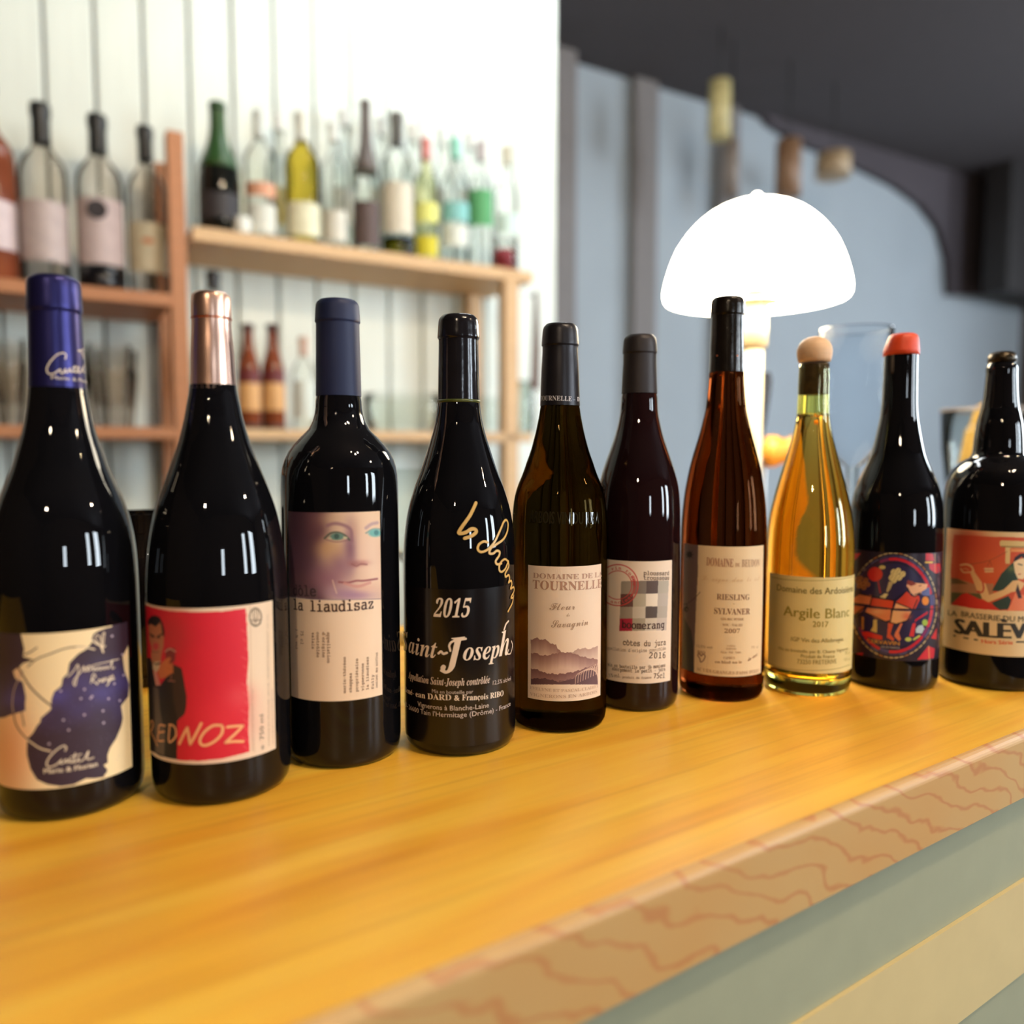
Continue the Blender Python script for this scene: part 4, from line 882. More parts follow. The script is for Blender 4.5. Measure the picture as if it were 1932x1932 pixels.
class Art:
    """flat print of a label, painted on a fine grid of the label's own surface"""
    def __init__(self, b, xl, xr, yt, yb, ymid=None, phil=None, phir=None, base=(220, 200, 170), step=0.8, off=0.00022, corner=0.0):
        xm = (xl + xr) / 2
        ymid = ymid or (yt + yb) / 2
        self.b = b
        ph0 = b.hit(xl, ymid)[0] if phil is None else phil
        ph1 = b.hit(xr, ymid)[0] if phir is None else phir
        z1, z0 = b.hit(xm, yt)[1], b.hit(xm, yb)[1]
        ds = step * b.D / FPX
        self.nu = max(8, int((ph1 - ph0) * b.rb / ds))
        self.nv = max(8, int((z1 - z0) / ds))
        self.ph0, self.ph1, self.z0, self.z1 = ph0, ph1, z0, z1
        PH, Z = np.meshgrid(np.linspace(ph0, ph1, self.nu + 1), np.linspace(z0, z1, self.nv + 1))
        self.P = b.pts(PH.ravel(), Z.ravel(), off)
        W = self.P + np.array([b.c[0], b.c[1], 0])
        self.X, self.Y = project(W)
        self.C = np.tile(np.array(base, float), (len(self.X), 1))
        self.vis = np.cos(PH.ravel()) > 0.08
        self.T = (0.0, 0.0, 1.0)

    def tf(self, ox, oy, s):
        self.T = (ox, oy, s)
        self.x = (self.X - ox) / s
        self.y = (self.Y - oy) / s
        self.px = 0.8 / s
        return self

    def mix(self, w, col):
        w = (w * self.vis)[:, None]
        self.C = self.C * (1 - w) + np.array(col, float) * w

    def inside(self, pts):
        x, y = self.x, self.y
        p = np.array(pts, float)
        sel = np.nonzero((x > p[:, 0].min()) & (x < p[:, 0].max()) & (y > p[:, 1].min()) & (y < p[:, 1].max()))[0]
        m = np.zeros(len(x), bool)
        xs, ys = x[sel], y[sel]
        c = np.zeros(len(sel), bool)
        n = len(p)
        for i in range(n):
            x0, y0 = p[i]
            x1, y1 = p[(i + 1) % n]
            if y0 == y1:
                continue
            k = ((y0 > ys) != (y1 > ys)) & (xs < (x1 - x0) * (ys - y0) / (y1 - y0) + x0)
            c ^= k
        m[sel] = c
        return m

    def poly(self, pts, col, a=1.0):
        self.mix(self.inside(pts) * a, col)

    def dist(self, pts):
        x, y = self.x, self.y
        d = np.full(len(x), 1e9)
        for (x0, y0), (x1, y1) in zip(pts[:-1], pts[1:]):
            L = (x1 - x0)**2 + (y1 - y0)**2 + 1e-9
            t = np.clip(((x - x0) * (x1 - x0) + (y - y0) * (y1 - y0)) / L, 0, 1)
            d = np.minimum(d, (x - x0 - t * (x1 - x0))**2 + (y - y0 - t * (y1 - y0))**2)
        return np.sqrt(d)

    def stroke(self, pts, w, col, a=1.0, soft=None):
        soft = soft or self.px
        self.mix(np.clip((w / 2 - self.dist(pts)) / soft + 0.5, 0, 1) * a, col)

    def smooth(self, pts, n=6):
        p = np.array(pts, float)
        if len(p) < 3:
            return p.tolist()
        q = np.vstack([2 * p[0] - p[1], p, 2 * p[-1] - p[-2]])
        out = []
        for i in range(1, len(q) - 2):
            for k in range(n):
                t = k / n
                out.append(0.5 * ((2 * q[i]) + (-q[i - 1] + q[i + 1]) * t + (2 * q[i - 1] - 5 * q[i] + 4 * q[i + 1] - q[i + 2]) * t * t + (-q[i - 1] + 3 * q[i] - 3 * q[i + 1] + q[i + 2]) * t**3))
        out.append(p[-1])
        return [tuple(v) for v in out]

    def curve(self, pts, w, col, a=1.0, soft=None):
        self.stroke(self.smooth(pts), w, col, a, soft)

    def ell(self, cx, cy, rx, ry, col, a=1.0, rot=0.0, soft=0.12):
        c, s = math.cos(rot), math.sin(rot)
        dx, dy = self.x - cx, self.y - cy
        d = np.sqrt(((dx * c + dy * s) / rx)**2 + ((-dx * s + dy * c) / ry)**2)
        self.mix(np.clip((1 - d) / soft + 0.5, 0, 1) * a, col)

    def blob(self, cx, cy, rx, ry, col, a=1.0, rot=0.0):
        c, s = math.cos(rot), math.sin(rot)
        dx, dy = self.x - cx, self.y - cy
        d2 = ((dx * c + dy * s) / rx)**2 + ((-dx * s + dy * c) / ry)**2
        self.mix(np.exp(-d2) * a, col)

    def build(self, parent, name='label', rough=0.55, label=None):
        nu, nv = self.nu, self.nv
        me = bpy.data.meshes.new(name)
        n = (nu + 1) * (nv + 1)
        me.vertices.add(n)
        me.vertices.foreach_set('co', self.P.astype(np.float32).ravel())
        i = np.arange(nv)[:, None] * (nu + 1) + np.arange(nu)[None, :]
        q = np.stack([i, i + 1, i + nu + 2, i + nu + 1], -1).reshape(-1, 4)
        me.loops.add(q.size)
        me.loops.foreach_set('vertex_index', q.ravel().astype(np.int32))
        me.polygons.add(len(q))
        me.polygons.foreach_set('loop_start', np.arange(0, q.size, 4, dtype=np.int32))
        me.update(calc_edges=True)
        me.polygons.foreach_set('use_smooth', np.ones(len(q), bool))
        c = np.clip(self.C / 255.0, 0, 1)
        c = np.where(c <= 0.04045, c / 12.92, ((c + 0.055) / 1.055)**2.4)
        at = me.color_attributes.new('print', 'FLOAT_COLOR', 'POINT')
        at.data.foreach_set('color', np.hstack([c, np.ones((n, 1))]).astype(np.float32).ravel())
        o = link(name, me, print_mat(rough), parent)
        if label:
            o['label'] = label
        return o


def print_mat(rough):
    nm = 'printed_paper_%d' % int(rough * 100)
    if nm in _MC:
        return _MC[nm]
    m, nt, p = new_mat(nm)
    a = nt.nodes.new('ShaderNodeAttribute')
    a.attribute_name = 'print'
    tc = nt.nodes.new('ShaderNodeTexCoord')
    nz = nt.nodes.new('ShaderNodeTexNoise')
    nz.inputs['Scale'].default_value = 900
    bp = nt.nodes.new('ShaderNodeBump')
    bp.inputs['Strength'].default_value = 0.08
    bp.inputs['Distance'].default_value = 0.0002
    nt.links.new(tc.outputs['Object'], nz.inputs['Vector'])
    nt.links.new(nz.outputs['Fac'], bp.inputs['Height'])
    nt.links.new(bp.outputs['Normal'], p.inputs['Normal'])
    nt.links.new(a.outputs['Color'], p.inputs['Base Color'])
    p.inputs['Roughness'].default_value = rough
    _MC[nm] = m
    return m


def ink(col, rough=0.5):
    return pmat('ink_%d_%d_%d' % tuple(col), rgb(*col), rough, amt=0.03)


class Letters:
    """all print in letters on one label: one mesh, one slot per ink"""
    def __init__(self, b, off=0.00035, T=(0, 0, 1)):
        self.b, self.off, self.T = b, off, T
        self.V, self.F, self.M, self.cols = [], [], [], []

    def add(self, s, style, p0, p1, h, col, bold=0.0, shear=0.0, capz=None):
        b = self.b
        ox, oy, k = self.T
        a0, z0 = b.hit(ox + p0[0] * k, oy + p0[1] * k)
        a1, z1 = b.hit(ox + p1[0] * k, oy + p1[1] * k)
        rr = float(b.R(np.array([(z0 + z1) / 2]))[0])
        s0, s1 = a0 * rr, a1 * rr
        ds, dz = s1 - s0, z1 - z0
        L = math.hypot(ds, dz)
        ux, uz = ds / L, dz / L
        V, F, adv = text2d(s, style)
        hm = h * k * b.D / FPX / CAPH[style]
        sets = [0.0] if not bold else [-bold, 0.0, bold]
        if col not in self.cols:
            self.cols.append(col)
        mi = self.cols.index(col)
        for n_, e in enumerate(sets):
            tx = (V[:, 0] + e) / adv * L
            ty = V[:, 1] * hm
            tx = tx + shear * ty
            S = s0 + tx * ux - ty * uz
            Z = z0 + tx * uz + ty * ux
            if hm > 0.0035:
                bm = bmesh.new()
                vs = [bm.verts.new((x, y, 0)) for x, y in zip(S, Z)]
                for f in F:
                    try:
                        bm.faces.new([vs[i] for i in f])
                    except ValueError:
                        pass
                q = S.min() + 0.0015
                while q < S.max():
                    bmesh.ops.bisect_plane(bm, geom=list(bm.verts) + list(bm.edges) + list(bm.faces), plane_co=(q, 0, 0), plane_no=(1, 0, 0), dist=1e-7)
                    q += 0.0015
                bm.verts.index_update()
                S = np.array([v.co.x for v in bm.verts])
                Z = np.array([v.co.y for v in bm.verts])
                FF = [tuple(v.index for v in f.verts) for f in bm.faces]
                bm.free()
            else:
                FF = F
            P = b.pts(S / rr, Z, self.off + n_ * 1e-5)
            o = len(self.V)
            self.V += P.tolist()
            self.F += [tuple(i + o for i in f) for f in FF]
            self.M += [mi] * len(FF)
        return self

    def path(self, pts, w, col, smooth=True):
        """pen stroke of width w (local px) through the points"""
        b = self.b
        ox, oy, k = self.T
        if smooth:
            pts = Art.smooth(None, pts, 8)
        q = np.array([b.hit(ox + x * k, oy + y * k) for x, y in pts])
        rr = float(b.R(np.array([q[:, 1].mean()]))[0])
        sz = np.stack([q[:, 0] * rr, q[:, 1]], 1)
        hw = w * k * b.D / FPX / 2
        if col not in self.cols:
            self.cols.append(col)
        mi = self.cols.index(col)
        t = np.gradient(sz, axis=0)
        t /= np.linalg.norm(t, axis=1)[:, None] + 1e-12
        nrm = np.stack([-t[:, 1], t[:, 0]], 1)
        a, c = sz + nrm * hw, sz - nrm * hw
        o = len(self.V)
        n = len(sz)
        for arr in (a, c):
            self.V += b.pts(arr[:, 0] / rr, arr[:, 1], self.off + 2e-5).tolist()
        for i in range(n - 1):
            self.F.append((o + i, o + i + 1, o + n + i + 1, o + n + i))
            self.M.append(mi)
        for e in (0, n - 1):                                # round ends
            o = len(self.V)
            ang = np.arange(8) * math.pi / 4
            self.V += b.pts((sz[e, 0] + hw * np.cos(ang)) / rr, sz[e, 1] + hw * np.sin(ang), self.off + 3e-5).tolist()
            self.F.append(tuple(range(o, o + 8)))
            self.M.append(mi)
        return self

    def build(self, parent, name='lettering', rough=0.5, metal=False):
        me = bpy.data.meshes.new(name)
        me.from_pydata(self.V, [], self.F)
        o = link(name, me, [ink(c, rough) for c in self.cols], parent)
        me.polygons.foreach_set('material_index', self.M)
        me.update()
        return o


M_black = None


def dark_glass(name, col, rough=0.02):
    if name in _MC:
        return _MC[name]
    m, nt, p = new_mat(name)
    c, f = noisy(nt, col, 0.3, 14)
    nt.links.new(c, p.inputs['Base Color'])
    p.inputs['Roughness'].default_value = rough
    p.inputs['IOR'].default_value = 1.42
    b = nt.nodes.new('ShaderNodeBump')
    b.inputs['Strength'].default_value = 0.04
    b.inputs['Distance'].default_value = 0.001
    nt.links.new(f, b.inputs['Height'])
    nt.links.new(b.outputs['Normal'], p.inputs['Normal'])
    _MC[name] = m
    return m


def body_profile(b, ztop, inset_from=None, inset=0.0006, n=60):
    """outer wall of the glass: heel, straight wall, shoulder, neck"""
    R = b.rb
    pr = [(0.0016, 0.0), (0.0010, R * 0.74), (0.0, R * 0.80), (0.0, R * 0.86), (0.0012, R * 0.925), (0.004, R * 0.972), (0.008, R * 0.993)]
    pr += b.rings(0.012, ztop, n)
    if inset_from is not None:
        pr = [(z, r - (inset if z > inset_from else 0.0)) for z, r in pr]
    return pr


def sleeve(b, z0, z1, mat, parent, name='capsule', off=0.0, torn=None, n=72):
    """foil capsule over neck and mouth, closed at the top"""
    zs = [z for z, _ in b.rings(z0, z1, 46)]
    me = bpy.data.meshes.new(name)
    V, F = [], []
    ang = np.arange(n) * 2 * math.pi / n
    for i, z in enumerate(zs):
        zz = np.full(n, z)
        if torn is not None:
            t = np.clip(1 - (z - z0) / 0.02, 0, 1)
            zz = zz + torn(ang) * t
        V += b.pts(ang, zz, off).tolist()
    rt = float(b.R(np.array([z1]))[0]) + off
    for dz, fr in ((0.0006, 0.95), (0.0008, 0.85), (0.0004, 0.80)):
        for a in ang:
            V.append([rt * fr * (math.cos(a) * b.t[0] + math.sin(a) * b.r_[0]), rt * fr * (math.cos(a) * b.t[1] + math.sin(a) * b.r_[1]), z1 + dz])
    m = len(V) // n
    for i in range(m - 1):
        for j in range(n):
            k = (j + 1) % n
            F.append((i * n + j, i * n + k, (i + 1) * n + k, (i + 1) * n + j))
    F.append(tuple((m - 1) * n + j for j in range(n)))
    me.from_pydata(V, [], F)
    bm = bmesh.new()
    bm.from_mesh(me)
    bmesh.ops.recalc_face_normals(bm, faces=bm.faces)
    bm.to_mesh(me)
    bm.free()
    o = link(name, me, mat, parent, True)
    return o

# ------------------------------------------------------------------ back bar shelving
M_pine = pmat('pale_orange_pine', rgb(174, 116, 76), 0.55, amt=0.12, scale=10, stretch=(1.5, 12, 12))
M_birch = pmat('pale_birch', rgb(208, 172, 128), 0.55, amt=0.08, scale=10, stretch=(1.5, 12, 12))
VF, VB = 1.837, 2.086


def wthing(name, label, cat, u, v, z, group=None):
    return thing(name, label, cat, wf(u, v, z), -A4, group)


Z_L, Z_M, Z_R = 0.542, 0.261, 0.689


def board(name, u0, u1, z1, t, mat, parent, du=0.0, v0=VF):
    p = parent['u0'], parent['v0'], parent['z0']
    return box(name, u0 - p[0], u1 - p[0], v0 - p[1], VB - p[1], z1 - t - p[2], z1 - 0.0005 - p[2], mat, parent, 0.002)


def unit(name, label, u, v, z):
    t = wthing(name, label, 'shelf', u, v, z)
    t['u0'], t['v0'], t['z0'] = u, v, z
    return t


sh = unit('shelving_unit', 'orange pine shelf unit on the left, holding large spirit bottles over stacked tumblers', -0.35, VF, FLOOR)
board('shelf', -0.80, 0.2299, Z_L, 0.027, M_pine, sh)
board('shelf', -0.80, 0.2299, Z_M, 0.025, M_pine, sh)
box('upright', 0.23 + 0.35, 0.263 + 0.35, 0, 0.04, 0.001, 0.878 - FLOOR, M_pine, sh, 0.002)
box('upright', 0.23 + 0.35, 0.263 + 0.35, 0.21, 0.249, 0.001, 0.878 - FLOOR, M_pine, sh, 0.002)
box('upright', -0.84 + 0.35, -0.8001 + 0.35, 0, 0.249, 0.001, 0.878 - FLOOR, M_pine, sh, 0.002)
sh2 = unit('shelving_unit', 'pale wood shelf unit against the white planks, crowded with liquor bottles on its upper board', 0.7, VF, FLOOR)
board('shelf', 0.275, 1.126, Z_R, 0.030, M_birch, sh2)
board('shelf', 0.275, 1.126, Z_M, 0.024, M_birch, sh2)
box('upright', 1.040 - 0.7, 1.082 - 0.7, 0.0, 0.04, 0.001, Z_R - 0.0301 - FLOOR, M_birch, sh2, 0.002)
box('upright', 1.040 - 0.7, 1.082 - 0.7, 0.205, 0.249, 0.001, Z_R - 0.0301 - FLOOR, M_birch, sh2, 0.002)
box('upright', 0.2751 - 0.7, 0.290 - 0.7, 0.205, 0.249, 0.001, Z_R - 0.0301 - FLOOR, M_birch, sh2, 0.002)

# ------------------------------------------------------------------ bottles on the shelves
TG = {'clear': thin_glass('thin_clear_glass', (0.95, 0.965, 0.955, 1), 0.93, 0.35, 1.18),
      'brownish': thin_glass('thin_smoky_glass', (0.88, 0.85, 0.82, 1), 0.9, 0.35, 1.2),
      'yellow': thin_glass('thin_yellow_glass', (0.80, 0.70, 0.24, 1), 0.8, 0.35, 1.2),
      'lemon': thin_glass('thin_lemon_glass', (0.95, 0.95, 0.74, 1), 0.85, 0.35, 1.2),
      'amber': thin_glass('thin_amber_glass', (0.60, 0.20, 0.05, 1)),
      'brown': dark_glass('dark_amber_glass', (0.17, 0.042, 0.016, 1), 0.15),
      'black': dark_glass('black_champagne_glass', (0.006, 0.007, 0.006, 1), 0.08)}
KINDS = {   # height share, radius share
    'spirit': [(0, 0.80), (0.0, 0.93), (0.012, 1), (0.58, 1), (0.64, 0.97), (0.69, 0.84), (0.73, 0.60), (0.76, 0.42), (0.80, 0.36), (0.93, 0.35), (0.93, 0.40), (0.96, 0.40)],
    'wine': [(0, 0.80), (0.0, 0.93), (0.012, 1), (0.42, 1), (0.50, 0.94), (0.58, 0.78), (0.66, 0.56), (0.74, 0.42), (0.82, 0.37), (0.94, 0.35), (0.94, 0.40), (0.98, 0.40)],
    'beer': [(0, 0.80), (0.0, 0.93), (0.015, 1), (0.52, 1), (0.60, 0.93), (0.68, 0.72), (0.76, 0.54), (0.86, 0.46), (0.96, 0.42), (0.96, 0.50), (0.98, 0.50)],
    'jar': [(0, 0.80), (0.0, 0.95), (0.02, 1), (0.72, 1), (0.80, 0.92), (0.84, 0.78), (0.98, 0.78)]}
RB = random.Random(11)


def zc_of(u, v):
    P = wf(u, v, 0)
    return P.x * math.sin(YAW) + P.y * math.cos(YAW)


def wz(y, u, v):
    return zat(y, zc_of(u, v))


def shelf_bottle(kind, x, v, zs, ytop, w, tint, cap, capbot, labels, label, group, name='liquor_bottle', liquid=None):
    """a bottle seen at column x on the shelf at height zs; ytop / capbot / label rows in photo pixels"""
    u, _ = pw(x, 600, v)
    Z = zc_of(u, v)
    R = w / 2.0 * Z / FPX
    H = wz(ytop, u, v) - zs
    t = wthing(name, label, 'bottle', u, v, zs, group)
    K = KINDS[kind]
    prof = [(zz * H, rr * R) for zz, rr in K]
    lathe('glass', prof, TG[tint], t, 32)
    if cap:
        zc0 = max(wz(capbot, u, v) - zs, H * 0.5)
        zz = [k[0] * H for k in K[1:]]
        rr = [k[1] * R for k in K[1:]]
        pr = []
        for q in np.linspace(zc0, H * 0.985, 10):
            pr.append((float(q), float(np.interp(q, np.array(zz) + np.arange(len(zz)) * 1e-7, rr)) + 0.0012))
        lathe('cap', pr + [(H, pr[-1][1] * 0.9)], pmat('cap_%d_%d_%d' % cap, rgb(*cap), 0.4, amt=0.1), t, 24)
    for n_, (ya, yb, col) in enumerate(labels):
        za, zb = wz(ya, u, v) - zs, wz(yb, u, v) - zs
        zb = max(zb, 0.006)
        sec = 26
        V, F = [], []
        a0 = math.atan2(-wf(u, v).y, -wf(u, v).x) + A4
        span = 1.15
        for q in (zb, za):
            rr_ = float(np.interp(q, [k[0] * H + i * 1e-7 for i, k in enumerate(K)], [k[1] * R for k in K])) + 0.0008
            for i in range(sec + 1):
                a = a0 - span + 2 * span * i / sec
                V.append((rr_ * math.cos(a), rr_ * math.sin(a), q))
        for i in range(sec):
            F.append((i, i + 1, sec + 2 + i, sec + 1 + i))
        me = bpy.data.meshes.new('label')
        me.from_pydata(V, [], F)
        link('label', me, pmat('paper_%d_%d_%d' % col, rgb(*col), 0.6, amt=0.08, scale=60), t, True)
    if liquid:
        yt, col = liquid
        zl = wz(yt, u, v) - zs
        me = lathe('liquid', [(0.006, 0.0), (0.006, R * 0.9), (zl, R * 0.9 if zl < H * 0.6 else R * 0.6), (zl + 0.0005, 0.0)], thin_glass('liquid_%d_%d_%d' % col, rgb(*col), 0.9, 0.2), t, 24)
    return t, u, R, H


GL_ = 'large spirit bottles on the left shelf'
va = 1.915
shelf_bottle('spirit', -10, va, Z_L, 150, 88, 'brown', (40, 26, 20), 190, [(385, 476, (196, 178, 178))], 'brown glass spirit bottle with pale label, cut by the left photo edge', GL_)
shelf_bottle('spirit', 91, va, Z_L, 196, 82, 'brownish', (22, 24, 24), 272, [(388, 500, (176, 160, 156))], 'clear spirit bottle with dark cap and greyish pink label above the purple capsule', GL_)
t, u, R, H = shelf_bottle('spirit', 196, va, Z_L, 218, 80, 'brownish', (16, 20, 22), 290, [(384, 506, (186, 168, 166))], 'clear spirit bottle with round dark emblem on its pale label and black foot', GL_, liquid=None)
lathe('black_foot', [(0.001, R * 0.94), (0.004, R + 0.001), (wz(506, u, va) - Z_L - 0.003, R + 0.001), (wz(504, u, va) - Z_L - 0.003, R * 0.9)], pmat('black_glaze', rgb(14, 14, 18), 0.2), t, 32)
a0 = math.atan2(-wf(u, va).y, -wf(u, va).x) + A4 - 0.12
me = revolve_me('emblem', [(0.0, 0.0001), (0.0006, 0.0195), (0.0, 0.0195)], 24, False, False)
em = link('emblem', me, pmat('emblem_black', rgb(40, 34, 40), 0.5), t)
em.rotation_euler = (math.pi / 2, 0, a0 + math.pi / 2)
em.location = ((R + 0.0014) * math.cos(a0), (R + 0.0014) * math.sin(a0), wz(407, u, va) - Z_L)
t, u, R, H = shelf_bottle('spirit', 284, va, Z_L, 240, 68, 'brownish', (24, 26, 26), 306, [(428, 520, (178, 166, 138))], 'clear spirit bottle with cream label bearing an orange mark, beside the upright', GL_)
a0 = math.atan2(-wf(u, va).y, -wf(u, va).x) + A4
em = link('label_mark', revolve_me('label_mark', [(0.0, 0.0001), (0.0005, 0.013), (0.0, 0.013)], 20, False, False), pmat('orange_mark', rgb(170, 110, 70), 0.6), t)
em.rotation_euler = (math.pi / 2, 0, a0 + math.pi / 2)
em.scale = (1, 0.5, 1)
em.location = ((R + 0.0013) * math.cos(a0), (R + 0.0013) * math.sin(a0), wz(463, u, va) - Z_L)

GR_ = 'liquor bottles on the upper right shelf'
fr, bk = 1.905, 2.02
shelf_bottle('wine', 420, fr, Z_R, 195, 74, 'black', (38, 74, 30), 330, [(372, 420, (40, 36, 40))], 'black champagne shaped bottle with green foil neck at the shelf start', GR_)
shelf_bottle('jar', 461, 1.87, Z_R, 410, 30, 'clear', (226, 228, 220), 430, [(426, 452, (220, 222, 214))], 'tiny round white capped bottle at the foot of the black one', GR_)
shelf_bottle('spirit', 497, fr, Z_R, 210, 56, 'clear', (200, 206, 200), 262, [(352, 378, (206, 150, 120)), (392, 446, (204, 206, 196))], 'clear bottle with small orange neck label, second large one from the black bottle', GR_)
shelf_bottle('spirit', 575, fr, Z_R, 214, 64, 'yellow', (206, 208, 196), 268, [(390, 452, (212, 210, 180))], 'olive yellow bottle with pale label, left of centre on the upper shelf', GR_)
shelf_bottle('spirit', 634, fr, Z_R, 232, 46, 'clear', (214, 218, 212), 268, [(402, 460, (202, 200, 188))], 'clear bottle with greyish white label right of the olive yellow bottle', GR_)
shelf_bottle('wine', 694, fr, Z_R, 190, 50, 'clear', (96, 88, 84), 326, [(386, 470, (84, 68, 66))], 'clear bottle with dark neck foil and dark brown label in mid shelf', GR_)
shelf_bottle('spirit', 752, fr, Z_R, 214, 60, 'clear', (84, 84, 80), 276, [(352, 446, (208, 202, 184))], 'clear bottle with dark cap and broad cream label over an olive foot', GR_, liquid=(452, (190, 180, 60)))
shelf_bottle('spirit', 806, fr, Z_R, 262, 44, 'lemon', (206, 128, 122), 302, [(388, 424, (214, 216, 120)), (450, 488, (200, 190, 40))], 'pale lemon bottle with dusty pink cap and bright yellow foot label', GR_)
shelf_bottle('spirit', 860, fr, Z_R, 262, 52, 'clear', (140, 206, 186), 300, [(388, 424, (128, 190, 188)), (430, 470, (216, 224, 216))], 'clear bottle with teal cap and sky blue label band', GR_)
shelf_bottle('spirit', 908, fr, Z_R, 268, 46, 'clear', (176, 166, 168), 304, [(364, 432, (84, 160, 104))], 'clear bottle with grey cap and green label', GR_)
shelf_bottle('spirit', 956, 1.93, Z_R, 276, 44, 'clear', (196, 190, 168), 312, [(408, 446, (196, 220, 214))], 'clear bottle with beige cap at the right end of the upper shelf', GR_)
t = shelf_bottle('jar', 950, 1.865, Z_R, 452, 46, 'clear', None, 0, [], 'squat glass of crimson wax at the right end of the upper shelf', None, 'candle_glass')[0]
t['category'] = 'candle'
lathe('wax', [(0.004, 0.0), (0.004, 0.026), (0.052, 0.026), (0.053, 0.0)], pmat('crimson_wax', rgb(132, 22, 38), 0.5), t, 28)
for x, yt, w, cp, lb_ in ((533, 214, 46, (226, 228, 222), (198, 200, 190)), (655, 206, 46, (220, 224, 220), (206, 210, 202)), (722, 222, 40, (196, 200, 196), (206, 206, 196)), (782, 232, 44, (214, 214, 206), (204, 206, 196)), (835, 240, 40, (210, 216, 210), (200, 208, 200)), (888, 248, 40, (206, 208, 204), (206, 210, 204))):
    shelf_bottle('spirit', x, bk, Z_R, yt, w, 'clear', cp, yt + 34, [(360, 430, lb_)],
                 'white capped clear bottle, back row, %s' % {533: 'in the gap left of the olive yellow one', 655: 'in the gap left of the brown label', 722: 'in the slot right of the brown label', 782: 'in the gap left of the pink cap', 835: 'in the gap left of the teal cap', 888: 'in the gap left of the grey cap'}[x], GR_)

# lower right shelf
GM_ = 'small beer bottles on the lower right shelf'
for x, lb_ in ((467, 'brown beer bottle with orange beige label, left one of the pair on the lower shelf'), (513, 'brown beer bottle with orange beige label, right one of the pair on the lower shelf')):
    t, u, R, H = shelf_bottle('beer', x, 1.90, Z_M, 612, 43, 'brown', (60, 20, 18), 624, [(700, 722, (96, 22, 24)), (724, 776, (206, 156, 98))], lb_, GM_, 'beer_bottle')
    lathe('foot_band', [(0.001, R * 0.9), (0.002, R + 0.001), (0.010, R + 0.001), (0.011, R * 0.9)], pmat('black_base', rgb(34, 32, 34), 0.5), t, 28)
    TGm = t
shelf_bottle('wine', 404, 1.93, Z_M, 512, 62, 'clear', (18, 18, 22), 548, [(640, 740, (190, 192, 190))], 'clear bottle with black stopper standing behind the rose gold capsule', None)
shelf_bottle('spirit', 571, 1.93, Z_M, 636, 42, 'clear', (196, 160, 140), 672, [(720, 790, (206, 214, 206))], 'small clear bottle with pinkish cap right of the beer bottles', None)


def glassware(name, label, u, v, z, prof, group=None, cat='glass', mat=None, n=36):
    t = wthing(name, label, cat, u, v, z, group)
    lathe('bowl', prof, mat or TG['clear'], t, n, True, False)
    return t


def bowl_prof(R, H, foot=0.82):
    return [(0, R * foot), (0.004, R * foot), (0.008, R * (foot + 0.1)), (H * 0.3, R * 0.96), (H * 0.7, R * 0.99), (H, R), (H, R - 0.003), (H * 0.7, R * 0.99 - 0.003), (H * 0.3, R * 0.96 - 0.003), (0.014, R * foot)]


for x, w, yt, lb_ in ((762, 150, 745, 'wide clear glass bowl in mid shelf, right of the navy capsule'), (924, 96, 750, 'clear glass bowl at the right end of the lower shelf'), ):
    u, _ = pw(x, 780, 1.95)
    R = w / 2 * zc_of(u, 1.95) / FPX
    glassware('glass_bowl', lb_, u, 1.955, Z_M, bowl_prof(R, wz(yt, u, 1.95) - Z_M), 'clear glass bowls on the lower shelf', 'bowl')
u, _ = pw(996, 780, 1.90)
t = glassware('glass_jug', 'frosted glass jug at the right end of the lower shelf', u - 0.01, 1.90, Z_M, [(0, 0.02), (0.004, 0.026), (0.10, 0.026), (0.13, 0.020), (0.145, 0.021), (0.145, 0.0195), (0.13, 0.0185), (0.10, 0.024), (0.006, 0.024)], None, 'jug', thin_glass('frosted_glass', (0.85, 0.88, 0.86, 1)))
tube_obj('handle', [(0.024, 0, 0.12), (0.045, 0, 0.11), (0.048, 0, 0.06), (0.026, 0, 0.03)], 0.003, TG['clear'], t)

# stacked tumblers on the lower left shelf
TUMB = [(0.0, 0.030), (0.001, 0.0325), (0.125, 0.0430), (0.1255, 0.0420), (0.125, 0.0405), (0.008, 0.0305)]
g0 = None
pos = []
for row, v in ((0, 1.89), (1, 1.99)):
    for k_ in range(8):
        u_ = -0.56 + 0.096 * k_ + (0.0 if row == 0 else 0.02)
        if u_ < 0.19:
            pos.append((u_, v, row))
names = {}
for i, (u_, v, row) in enumerate(pos):
    for lev in (0, 1):
        if g0 is None:
            g0 = wthing('tumbler', 'x', 'glass', u_, v, Z_M, 'stacked tumblers on the lower left shelf')
            gm = lathe('glass', TUMB, thin_glass('tumbler_glass', (0.975, 0.965, 0.955, 1), 0.93, 0.4, 1.12), g0, 30, True, False)
            g = g0
        else:
            g = g0.copy()
            COL.objects.link(g)
            c_ = gm.copy()
            c_.parent = g
            COL.objects.link(c_)
            g.location = wf(u_, v, Z_M + 0.0455 * lev)
        nth = ['first', 'second', 'third', 'fourth', 'fifth', 'sixth', 'seventh', 'eighth'][len([p for p in pos[:i] if p[2] == row])]
        g['label'] = 'clear tumbler, %s of a pair, %s stack from the left in the %s row' % ('lower' if lev == 0 else 'upper', nth, 'front' if row == 0 else 'back')

